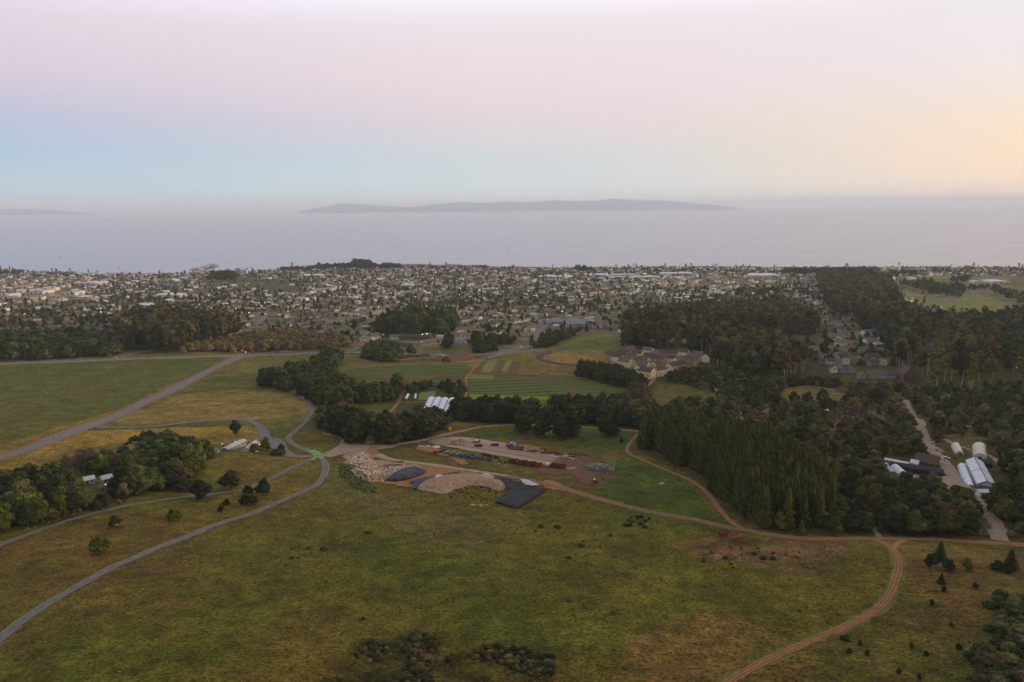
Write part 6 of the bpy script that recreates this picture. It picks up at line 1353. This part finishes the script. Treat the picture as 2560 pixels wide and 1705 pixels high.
for i in range(7):                                     # sheets and long racks
    px, py = 1105+i*13.5, 1130+i*2.6; q = at(px, py); m = ['steel_dark','panel_green','panel_green','timber','bin_blue','steel_dark','panel_teal'][i]
    e = empty('panel_rack', (q.x, q.y, Hn(q.x, q.y)+.1), .95); tag(e, f'{["dark steel","pale green","pale green narrow","tan timber","blue","black","teal"][i]} rack of stacked panels in the works yard', 'rack', 'racks of panels in the yard')
    fr = MB()
    for x_ in (-2.6, 0, 2.6): fr.box(x_-.08, -.85, 0, x_+.08, .85, .55)
    fr.build('frame', M['steel_dark'], e)
    for k in range(4): MB().box(-3.2+.1*k, -.8, .56+k*.2, 3.2-.05*k, .8, .72+k*.2).build('panel', M[m], e)
for i in range(9):
    q = at(1208+i*4.6, 1137+i*1.15); e = empty('crate', (q.x, q.y, Hn(q.x, q.y)+.1), .25); tag(e, f'dark brown crate in the line across the yard, {ORD[i]} from the left', 'crate', 'line of dark crates across the yard')
    MB().box(-.75, -.7, 0, .75, .7, 1.1).build('body', M['rust_dark'], e); MB().box(-.8, -.75, 1.101, .8, .75, 1.2).build('lid', M['scrap'], e)
rj = random.Random(9)
for i in range(34):
    px = rj.uniform(1176, 1266); py = 1139+(px-1176)*.22+rj.uniform(-3, 5); q = at(px, py); m = rj.choice(['bin_blue','panel_teal','steel_dark','panel_green','scrap','rust','car_white'])
    e = empty('drum', (q.x, q.y, Hn(q.x, q.y)+.05), rj.uniform(0, 3)); tag(e, f'{ {"bin_blue":"blue","panel_teal":"teal","steel_dark":"black","panel_green":"pale green","scrap":"grey","rust":"rusty","car_white":"white"}[m]} drum or pot among the clutter along the yard edge', 'drum', 'drums cluttering the yard edge')
    s = rj.uniform(.4, .9); MB().tube((0,0,0), (0,0,s*1.7), s, s*.95, 10).build('body', M[m], e); MB().tube((0,0,s*1.7+.003), (0,0,s*1.7+.09), s*1.04, n=10).build('rim', M['steel_dark'], e)
q = at(1144,1110); e = empty('storage_bunker', (q.x, q.y, Hn(q.x, q.y)), .05); tag(e, 'tan concrete storage bunker with two pale doors at the top of the yard', 'bunker')
MB().box(-4.5, -1.5, -.5, 4.5, 2, 2.2).build('wall', M['wall_tan'], e); MB().box(-4.7, -1.7, 2.21, 4.7, 2.2, 2.45).build('roof', M['timber'], e)
for x_ in (-.6, 2.2): MB().box(x_, -1.56, 0, x_+1.5, -1.45, 2.0).build('door', M['wall_white'], e)
MB().tube((1.5,0,2.46), (2.6,.8,3.4), .3, n=6).build('pipe', M['scrap'], e)
q = at(1191,1107); e = empty('tank_trailer', (q.x, q.y, Hn(q.x, q.y)+.1), .2); tag(e, 'dark trailer carrying a round white tank in the yard', 'trailer')
MB().box(-2.8, -1, .6, 2.8, 1, .8).build('bed', M['rust_dark'], e); MB().tube((-.6,0,1.6), (1.2,0,1.6), .8, n=12).build('tank', M['car_white'], e); MB().box(1.6, -.8, .81, 2.7, .8, 1.6).build('engine', M['rust'], e)
for x_ in (-1.2, 1.0):
    for y_ in (-1.15, 1.15): MB().tube((x_, y_-.1, .4), (x_, y_+.1, .4), .4, n=10).build('wheel', M['rubber'], e)
q = at(1368,1167); e = empty('water_tank', (q.x, q.y, Hn(q.x, q.y)+.1)); tag(e, 'pale cream water tank between the two rows of red skips', 'tank')
MB().tube((0,0,0), (0,0,2.4), 1.2, n=16).build('body', M['poly_cream'], e, smooth=True); MB().tube((0,0,2.4), (0,0,2.7), 1.1, .3, n=16).build('lid', M['poly_cream'], e)
q = at(1489,1206); e = empty('hand_trailer', (q.x, q.y, Hn(q.x, q.y)+.1), -.4); tag(e, 'small dark red trailer alone below the grey scrap heap', 'trailer')
MB().box(-1.6, -.8, .5, 1.4, .8, 1.2).build('bed', M['rust_dark'], e); MB().box(-1.2, -.6, 1.21, -.2, .6, 1.7).build('load', M['car_white'], e)
for y_ in (-.9, .9): MB().tube((0, y_-.1, .4), (0, y_+.1, .4), .4, n=10).build('wheel', M['rubber'], e)
# heaps
rj = random.Random(21)
for i in range(46):                                    # loose scrap and machines strewn along the upper edge of the yard
    px = rj.uniform(1262, 1440); py = 1116+(px-1262)*.125+rj.uniform(-2, 7); q = at(px, py); m = rj.choice(['rust','rust_dark','scrap','rust','steel_dark','wall_tan'])
    e = empty('scrap_bin', (q.x, q.y, Hn(q.x, q.y)+.05), rj.uniform(0, 3)); tag(e, f'{ {"rust":"rusty","rust_dark":"dark rusty","scrap":"grey","steel_dark":"black","wall_tan":"tan"}[m]} bin or machine part strewn along the upper yard edge', 'scrap', 'scrap along the upper yard edge')
    a, b, c = rj.uniform(.4, 1.2), rj.uniform(.4, .8), rj.uniform(.5, 1.5)
    MB().add([(-a,-b,0),(a,-b,0),(a,b,0),(-a,b,0),(-a*1.1,-b*1.1,c),(a*1.1,-b*1.1,c*.9),(a*.8,b,c*.8),(-a,b*.9,c)], [(3,2,1,0),(4,5,6,7),(0,1,5,4),(1,2,6,5),(2,3,7,6),(3,0,4,7)]).build('body', M[m], e)
    MB().tube((-a*.5,0,c*.9), (a*.9,b*.6,c+.5), .09, n=5).build('bar', M['rust_dark'], e)
def heap(px, py, rx, ry, hh, m, label, seed, name='heap', cat='heap', lumps=60, lm=None, lr=.5):
    q = at(px, py); e = empty(name, (q.x, q.y, Hn(q.x, q.y))); tag(e, label, cat)
    n = 22; vs, fs = [], []
    for i in range(n+1):
        for j in range(n+1):
            x_, y_ = (-1+2*i/n), (-1+2*j/n); r = math.hypot(x_, y_); z = max(0, 1-r*r)**.8*hh*(.6+.8*float(fbm(np.array(x_*rx+q.x), np.array(y_*ry+q.y), 3, seed)))
            gx, gy = q.x+x_*rx, q.y+y_*ry; vs.append((x_*rx, y_*ry, Hn(gx, gy)-e.location.z-.08+z))
    for i in range(n):
        for j in range(n):
            a = i*(n+1)+j; fs.append((a, a+n+1, a+n+2, a+1))
    obj('mound', mesh_np('mound', vs, fs, [M[m]], smooth=True), e)
    if lm:
        rs = random.Random(seed); mb = MB()
        for k in range(lumps):
            t, r = rs.uniform(0, 6.28), math.sqrt(rs.random())*.95; x_, y_ = r*math.cos(t), r*math.sin(t); z = max(0, 1-r*r)**.8*hh*.9; s = rs.uniform(.4, 1.2)*lr
            mb.box(x_*rx-s, y_*ry-s*.5, z-.3, x_*rx+s, y_*ry+s*.5, z+s*.8, 0, rs.uniform(0, 3), (x_*rx, y_*ry))
        mb.build('debris', M[lm], e)
heap(1498,1174,9.0,10,1.8,'scrap','large heap of grey scrap wood at the right end of the yard',3,lumps=260,lm='stone_grey',lr=.6)
heap(1288,1124,4.5,3,1.2,'rust_dark','rusty scrap heap just below the blue truck',4,lumps=60,lm='rust',lr=.6)
heap(1332,1129,4.5,3.4,1.6,'rust_dark','reddish scrap heap in the middle of the yard edge',5,lumps=70,lm='stone_tan',lr=.5)
heap(1372,1134,5.5,4,1.3,'red_dirt','brown brush heap right of the reddish scrap heap',6,lumps=70,lm='rust_dark',lr=.5)
heap(1452,1137,6.5,4,1.4,'rust_dark','dark red mulch mound at the far right of the yard',7)
heap(1068,1117,2.6,2.2,1.0,'concrete','white rubble heap at the yard entrance, left of two',8); heap(1090,1118,3,2,.9,'wall_white','white rubble heap at the yard entrance, right of two',9,lumps=20,lm='wall_white',lr=.4)
heap(1052,1116,2.6,2,.8,'concrete','grey gravel heap by the road gate',10)
heap(938,1148,4.6,2.6,.9,'tarp','dark blue tarpaulin heap at the top of the rubble field',12); heap(1003,1155,2.6,1.6,.8,'tarp','small dark heap beside the dirt road, upper of two',13); heap(995,1164,3.4,2,.9,'tarp','small dark heap beside the dirt road, lower of two',14); heap(962,1169,3.6,2,.9,'tarp','dark heap at the right edge of the rubble field',15)
heap(1025,1160,2.2,1.6,.9,'sand','small sand heap beside the dirt road',16); heap(946,1160,3.6,3.0,1.0,'sand','sand heap in the middle of the rubble field',17)
def cloth(name, px, m, label, relief, cat='tarpaulin', off=.2, step=1.2, wob=.3):
    o = patch(name, px, m, off=off, wob=wob, step=step, kind=None, smooth=False, relief=relief); 
    q = o.data.vertices[0].co.copy(); o.data.transform(Matrix.Translation(-q)); o.location = q
    tag(o, label, cat); return o
wr = lambda x_, y_, e_: min(e_*.25, .5)+.8*float(vnoise(np.array(x_*.35), np.array(y_*.35), 3))+.3*float(vnoise(np.array(x_*1.1), np.array(y_*.6), 7))
cloth('tarpaulin', [(962,1203),(985,1186),(1010,1174),(1045,1172),(1066,1180),(1052,1190),(1020,1200),(990,1205)], 'tarp', 'dark blue tarpaulin dotted with white weights beside the rubble', lambda x_, y_, e_: wr(x_, y_, e_)+min(e_*.3, 1.0))
cloth('tarpaulin', [(1300,1210),(1325,1222),(1368,1221),(1340,1245),(1290,1275),(1237,1256),(1262,1238),(1280,1224)], 'dark_tarp', 'large rectangular dark blue tarpaulin at the right end of the earthworks', wr)
cloth('tarpaulin', [(1020,1208),(1045,1200),(1095,1190),(1150,1181),(1148,1187),(1100,1196),(1060,1206),(1045,1222),(1028,1226),(1035,1212)], 'tarp', 'narrow dark tarpaulin winding along the orange soil', wr)
cloth('tarpaulin', [(1240,1192),(1262,1198),(1298,1208),(1290,1222),(1275,1232),(1258,1210)], 'dark_tarp', 'dark tarpaulin strip joining the sand heap and the large sheet', wr)
cloth('plastic_sheet', [(1300,1202),(1325,1208),(1349,1217),(1330,1219),(1308,1213)], 'white_sheet', 'crumpled white plastic sheet above the large dark tarpaulin', wr, 'sheet', .5)
cloth('plastic_sheet', [(1086,1199),(1096,1193),(1108,1195),(1105,1200),(1094,1202)], 'white_sheet', 'small white rimmed sheet on the sand heap', lambda a, b, c: 1.3+.2*vnoise(np.array(a), np.array(b), 1), 'sheet', .3, .8, .1)
cloth('plastic_sheet', [(1196,1192),(1215,1189),(1230,1193),(1215,1197)], 'white_sheet', 'pale torn sheet at the upper rim of the sand heap', lambda a, b, c: .9, 'sheet', .3, .8, .1)
# stones
def rock_mesh(seed, m):
    cv, cf = cubesphere(3); rs = np.random.default_rng(seed); q = cv*(1+.18*np.sin(cv@rs.normal(0, 2.4, (3, 1))+seed)+rs.normal(0, .07, (len(cv), 1)))*[1, .8, .65]
    return mesh_np('rock', q, cf, [M[m]])
RK = [rock_mesh(s, m) for s in range(3) for m in ('stone_pale','stone_grey','stone_tan','stone_tan')]
def rock(px, py, r, label, group=None, rr=random):
    q = at(px, py); o = obj('boulder', rr.choice(RK)); s = r; o.scale = (s, s*rr.uniform(.7, 1.1), s*rr.uniform(.6, 1)); o.rotation_euler = (0, 0, rr.uniform(0, 6)); o.location = (q.x, q.y, Hn(q.x, q.y)+s*.25); tag(o, label, 'boulder', group)
RUB = [(905,1132),(925,1140),(938,1158),(960,1168),(1030,1165),(1000,1178),(975,1192),(955,1208),(920,1206),(895,1195),(880,1180),(885,1165),(868,1158),(868,1145)]
RW = [tuple(p) for p in wpoly(RUB)]; rr = random.Random(2); xs_, ys_ = [p[0] for p in RW], [p[1] for p in RW]
pts = []
while len(pts) < 1500:
    a, b = rr.uniform(min(xs_), max(xs_)), rr.uniform(min(ys_), max(ys_))
    if bool(pip(np.array([a]), np.array([b]), RW)[0]): pts.append((a, b))
pts.sort(key=lambda p: p[1])
bw = [('pale',0),('grey',1),('tan',2),('brown-tan',3)]
for a, b in pts[:270]:
    i = rr.randrange(len(RK)); s = rr.uniform(.35, .8); o = obj('boulder', RK[i]); o.scale = (s, s*.9, s*.8); o.rotation_euler = (0,0,rr.uniform(0,6)); o.location = (a, b, Hn(a, b)+s*.3)
    tag(o, f'{bw[i % 4][0]} broken stone at the near edge of the rubble field', 'boulder', 'stones of the rubble field')
VV, FF, CC, off = [], [], [], 0
for a, b in pts[270:]:
    i = rr.randrange(len(RK)); me = RK[i]; V = np.array([v.co[:] for v in me.vertices]) if i not in globals().setdefault('RKC', {}) else RKC[i]; RKC[i] = V
    F = globals().setdefault('RKF', {}).get(i)
    if F is None: F = RKF[i] = np.array([p.vertices[:] for p in me.polygons])
    s = rr.uniform(.3, .9); t = rr.uniform(0, 6); cs, sn = math.cos(t), math.sin(t)
    VV.append(np.stack([(V[:, 0]*cs-V[:, 1]*sn)*s+a, (V[:, 0]*sn+V[:, 1]*cs)*s+b, V[:, 2]*s+Hn(a, b)+s*.3], 1)); FF.append(F+off); off += len(V); CC.append(np.tile(np.array(S(*rr.choice([(196,170,136),(150,138,124),(176,140,104),(120,104,88)]))), (len(V), 1)))
tag(obj('rubble', mesh_np('rubble', np.concatenate(VV), np.concatenate(FF), [M['town_paint']], attr=np.concatenate(CC))), 'field of broken tan stones dumped beside the dirt road', 'rubble', kind='stuff')
for i, (px, py, r) in enumerate(((1181,1264,1.0),(1192,1264,.9),(1202,1266,1.1),(1211,1263,.5),(1187,1267,.6),(1217,1263,.5))): rock(px, py, r, f'{["large pale","second pale","biggest cream","small","low","rightmost small"][i]} boulder of the little group below the sand heap', 'boulders below the sand heap')
for i in range(6): rock(1380+i*4, 1222+(i % 2)*2, .55, f'small cream boulder at the right corner of the dark tarpaulin', 'boulders at the tarpaulin corner')
for i in range(14): rock(1150+i*16, 1184+i*2.2+rr.uniform(-1,1), .45, 'small pale stone lining the lower side of the dirt road', 'stones along the dirt road')
for i, (px, py) in enumerate(((1020,1175),(1030,1180),(1006,1182),(1040,1178),(1015,1190),(1000,1195),(1030,1187),(1050,1183),(990,1190),(1025,1194))):
    q = at(px, py); o = obj('sandbag', RK[0]); o.scale = (.3,.3,.25); o.location = (q.x, q.y, Hn(q.x, q.y)+1.75); tag(o, 'white weight holding down the dark blue tarpaulin', 'sandbag', 'weights on the tarpaulin')
rock(1655,1212,1.6,'flat grey stone slab on the lawn left of the plantation'); rock(1247,1277,.6,'orange stone at the lower tip of the dark tarpaulin')

# ------------------------------------------------------------------ signs, posts, lamps
def sign(px, py, hh, w, m, label, name='road_sign', cat='sign', group=None, shape='diamond'):
    q = at(px, py); e = empty(name, (q.x, q.y, Hn(q.x, q.y)), random.uniform(-.2, .2)); tag(e, label, cat, group)
    MB().tube((0,0,-.3), (0,0,hh), .06, n=6).build('post', M['metal_roof'], e)
    if shape == 'diamond': MB().add([(0,-.1,hh-w),(w,-.1,hh),(0,-.1,hh+w),(-w,-.1,hh),(0,-.06,hh-w),(w,-.06,hh),(0,-.06,hh+w),(-w,-.06,hh)], [(0,1,2,3),(7,6,5,4),(0,4,5,1),(1,5,6,2),(2,6,7,3),(3,7,4,0)]).build('plate', M[m], e)
    else: MB().box(-w, -.12, hh-w*1.2, w, -.06, hh+w*1.2).build('plate', M[m], e)
for px, py, m, sh, lab in ((736,1099,'orange_paint','diamond','orange diamond sign right of the cycle path bend'),(789,1123,'orange_paint','diamond','orange diamond sign above the green crossing'),(795,1146,'orange_paint','diamond','orange diamond sign at the centre of the green crossing'),(812,1203,'orange_paint','diamond','orange sign beside the lower cycle path curve'),(843,1097,'orange_paint','diamond','small orange sign by the windbreak left of the gravel road'),(17,1148,'yellow_paint','diamond','yellow diamond sign on the avenue at the left edge'),(754,1153,'orange_paint','diamond','small orange sign in the grass below the driveway'),(149,1094,'orange_paint','diamond','tiny orange sign beside the avenue'),(770,1129,'wall_white','box','white post at the left corner of the green crossing'),(1072,1090,'yellow_paint','box','yellow board at the windbreak foot, left of two'),(1083,1088,'yellow_paint','box','yellow board at the windbreak foot, right of two'),(1000,1104,'lime_paint','box','lime green flag sign beside the gravel road')):
    sign(px, py, 1.9, .75 if sh == 'diamond' else .8, m, lab, shape=sh)
for i, (px, py) in enumerate(((797,1121),(800,1123),(804,1126),(808,1127),(796,1115))): rock(px, py, .45, 'white painted stone beside the green crossing', 'white stones by the green crossing')
q = at(1118,1075); e = empty('ticket_booth', (q.x, q.y, Hn(q.x, q.y)), -.5); tag(e, 'yellow and tan booth beside the gravel road below the tunnels', 'booth')
MB().box(-2.6, -1.2, -.3, 2.6, 1.2, 2.5).build('wall', M['yellow_paint'], e); MB().box(-2.8, -1.4, 2.51, 2.8, 1.4, 2.7).build('roof', M['timber'], e); MB().box(-1.5, -1.26, .9, 0, -1.15, 1.9).build('window', M['glass'], e); MB().box(.8, -1.26, 0, 1.7, -1.15, 2.0).build('door', M['timber'], e)
q = at(1047,1092); e = empty('barrier', (q.x, q.y, Hn(q.x, q.y)+.05), .3); tag(e, 'low yellow barrier beside the gravel road', 'barrier')
MB().box(-1.6, -.08, .5, 1.6, .08, 1.0).build('board', M['yellow_paint'], e)
for x_ in (-1.3, 1.3): MB().box(x_-.06, -.3, 0, x_+.06, .3, 1.1).build('leg', M['steel_dark'], e)
# gate and fences
def fence(px, label, sp=3.2, hh=1.2, m='timber', rails=2):
    P_ = resample([np.array(tuple(at(*p)[:2])) for p in px], sp); q0 = P_[0]; e = empty('fence', (q0[0], q0[1], Hn(*q0))); tag(e, label, 'fence'); rl = MB(); g = [Vector((p[0]-q0[0], p[1]-q0[1], Hn(*p)-e.location.z)) for p in P_]
    me = MB().box(-.07, -.07, -.3, .07, .07, hh).mesh('post', M[m])
    if len(g) <= 95:
        for p in g: obj('post', me, e, p)
    else:
        pb = MB()
        for p in g: pb.box(p.x-.07, p.y-.07, p.z-.3, p.x+.07, p.y+.07, p.z+hh)
        tag(pb.build('posts', M[m], e), kind='stuff')
    for a, b in zip(g[:-1], g[1:]):
        for r_ in range(rails): z = Vector((0,0,hh*(.45+.45*r_))); rl.tube(a+z, b+z, .025, n=4, cap=False)
    rl.build('rail', M[m], e)
fence([(1085,1099),(1149,1083),(1200,1071),(1268,1066)], 'post and rail fence along the near side of the thin gravel road')
fence([(1034,1109),(1052,1104)], 'short row of gate posts at the yard entrance', 1.4, 1.5, 'wall_white')
fence([(640,882),(720,879),(800,876),(880,874)], 'dark post fence behind the main road', 6, 1.6, 'wall_brown')
fence([(1180,1172),(1250,1180),(1330,1196)], 'thin wire fence between the works yard and the dirt road', 4, 1.2)
q = at(1067,1102); e = empty('gate', (q.x, q.y, Hn(q.x, q.y)+.1), .35); tag(e, 'white tubular gate standing open by the gravel road', 'gate')
MB().tube((-2,0,.3), (2,0,.3), .06).tube((-2,0,1.3), (2,0,1.3), .06).tube((-2,0,0), (-2,0,1.4), .08).tube((2,0,0), (2,0,1.4), .08).tube((-2,0,.3), (2,0,1.3), .05).build('frame', M['wall_white'], e)
MB().tube((-2.4,0,-.2), (-2.4,0,1.7), .12).build('post', M['wall_white'], e)
def pole(px, py, hh, label, arms=True):
    q = at(px, py); e = empty('utility_pole', (q.x, q.y, Hn(q.x, q.y)), .6); tag(e, label, 'pole'); MB().tube((0,0,-.5), (0,0,hh), .2, .13, 8).build('mast', M['timber'], e)
    if arms: MB().box(-1.3, -.08, hh-1, 1.3, .08, hh-.8).build('crossarm', M['timber'], e)
pole(550,1142,10,'tan wooden utility pole left of the long metal roof'); pole(299,893,12,'wooden utility pole beyond the main road at left'); pole(1240,866,11,'wooden pole beside the green strip')
for px, py in ((1537,882),(1470,880),(1373,893)): pole(px, py, 8, {1537:'pale pole on the ridge road, rightmost',1470:'pale pole on the ridge road, middle',1373:'pale pole inside the road bend'}[px], False)
# traffic signals
for i, (px, py, m, lab) in enumerate(((597,890,'lit_red','traffic signal showing red left of the avenue junction'),(613,888,'lit_red','traffic signal showing red in the middle of the junction'),(622,891,'lit_green','tall traffic signal mast right of the avenue junction'))):
    q = at(px, py); e = empty('traffic_signal', (q.x, q.y, Hn(q.x, q.y))); tag(e, lab, 'traffic light')
    MB().tube((0,0,0), (0,0,6.5), .15, n=6).tube((0,0,6.3), (-4,0,6.6), .1, n=6).build('mast', M['metal_roof'], e)
    hd = MB().box(-4.3, -.2, 5.4, -3.7, .2, 6.9).build('signal_head', M['steel_dark'], e); MB().tube((-4,-.28,6.4), (-4,-.21,6.4), .42, n=10).build('lens', M[m], hd)
def lamp(px, py, m, label, group=None, hh=7, r=.55, world=None):
    q = Vector(world) if world else at(px, py); e = empty('street_lamp', (q.x, q.y, Hn(q.x, q.y)), random.uniform(0, 6)); tag(e, label, 'street lamp', group)
    MB().tube((0,0,-.3), (0,0,hh), .12, .08, 6).tube((0,0,hh-.1), (1.1,0,hh+.2), .06, n=5).build('post', M['metal_roof'], e)
    hd = MB().box(.7, -.3, hh+.1, 1.9, .3, hh+.35).build('lamp_head', M['steel_dark'], e); MB().tube((1.3,0,hh-.25), (1.3,0,hh+.09), r*.7, r, 8).build('bulb', M[m], hd)
LM = [(537,822,'left among the tan trees'),(541,834,'left among the tan trees, lower'),(549,838,'left among the tan trees, lowest'),(561,831,'beside the tan trees'),(519,845,'at the foot of the eucalyptus grove'),(505,855,'left edge of the tan trees'),(461,841,'in front of the eucalyptus grove'),(296,818,'left of the eucalyptus grove'),(601,838,'behind the tan trees'),(931,846,'left of the brown hall'),(1113,865,'below the car park'),(1056,866,'left of the car park'),(973,834,'behind the thicket'),(1190,828,'above the car park'),(1110,860,'by the slim trees'),(1305,880,'at the end of the ridge road'),(1704,923,'in the family housing'),(2542,935,'at the right edge behind the ridge'),(2125,860,'amid the houses before the ridge'),(2025,710,'at the top of the wooded ridge'),(1650,812,'at the end of the second tree belt'),(562,1127,'at the long metal roof, left'),(593,1122,'at the long metal roof, right'),(647,1130,'at the grey roofed house'),(262,1236,'in the wood by the hidden roofs'),(108,1292,'in the wood at lower left'),(70,1293,'in the wood at the left edge'),(2312,1136,'on the lath house')]
for px, py, t in LM: lamp(px, py, 'lit_amber', f'amber lit lamp {t}', hh=5 if py > 1000 else 8, r=.32 if py > 1000 else .75)
for px, py, m, t in ((1058,846,'lit_white','bright white lit lamp at the hall front, left of two'),(1068,845,'lit_white','bright white lit lamp at the hall front, right of two'),(1093,800,'lit_white','bright white lamp below the reservoir'),(1326,866,'lit_white','white lamp on the road into town')): lamp(px, py, m, t, r=1.0)
rl_ = random.Random(12)
for i in range(130):
    px = rl_.choice([rl_.uniform(0, 700), rl_.uniform(0, 1700), rl_.uniform(700, 2000)]); py = rl_.uniform(690, 800) if px < 1700 else rl_.uniform(690, 730); q = at(px, py)
    m = rl_.choice(['lit_amber','lit_amber','lit_white','lit_white','lit_white','lit_red' if rl_.random() < .25 else 'lit_amber'])
    lamp(0, 0, m, f'{ {"lit_amber":"amber","lit_white":"white","lit_red":"red"}[m]} light glinting {place_word(q.x, q.y)} of the distant town', 'lights of the distant town', 9, rl_.uniform(.7, 1.3), (q.x, q.y, 0))

# ------------------------------------------------------------------ labels: tell look-alikes apart by their order
OW = ['leftmost', 'second', 'third', 'fourth', 'fifth', 'sixth', 'seventh', 'eighth', 'ninth', 'tenth']
by = {}
for o in col.objects:
    if o.parent is None and 'label' in o and o.get('kind') is None: by.setdefault(o['label'], []).append(o)
for lab, L in by.items():
    if 2 <= len(L) <= 10 and len(lab.split()) <= 13:
        L.sort(key=lambda o: o.location.x/max(o.location.y, 1))
        for i, o in enumerate(L): o['label'] = f"{lab}, {OW[i]}" + (" of them" if i == 0 else " from left")

build_fog(); build_haze()
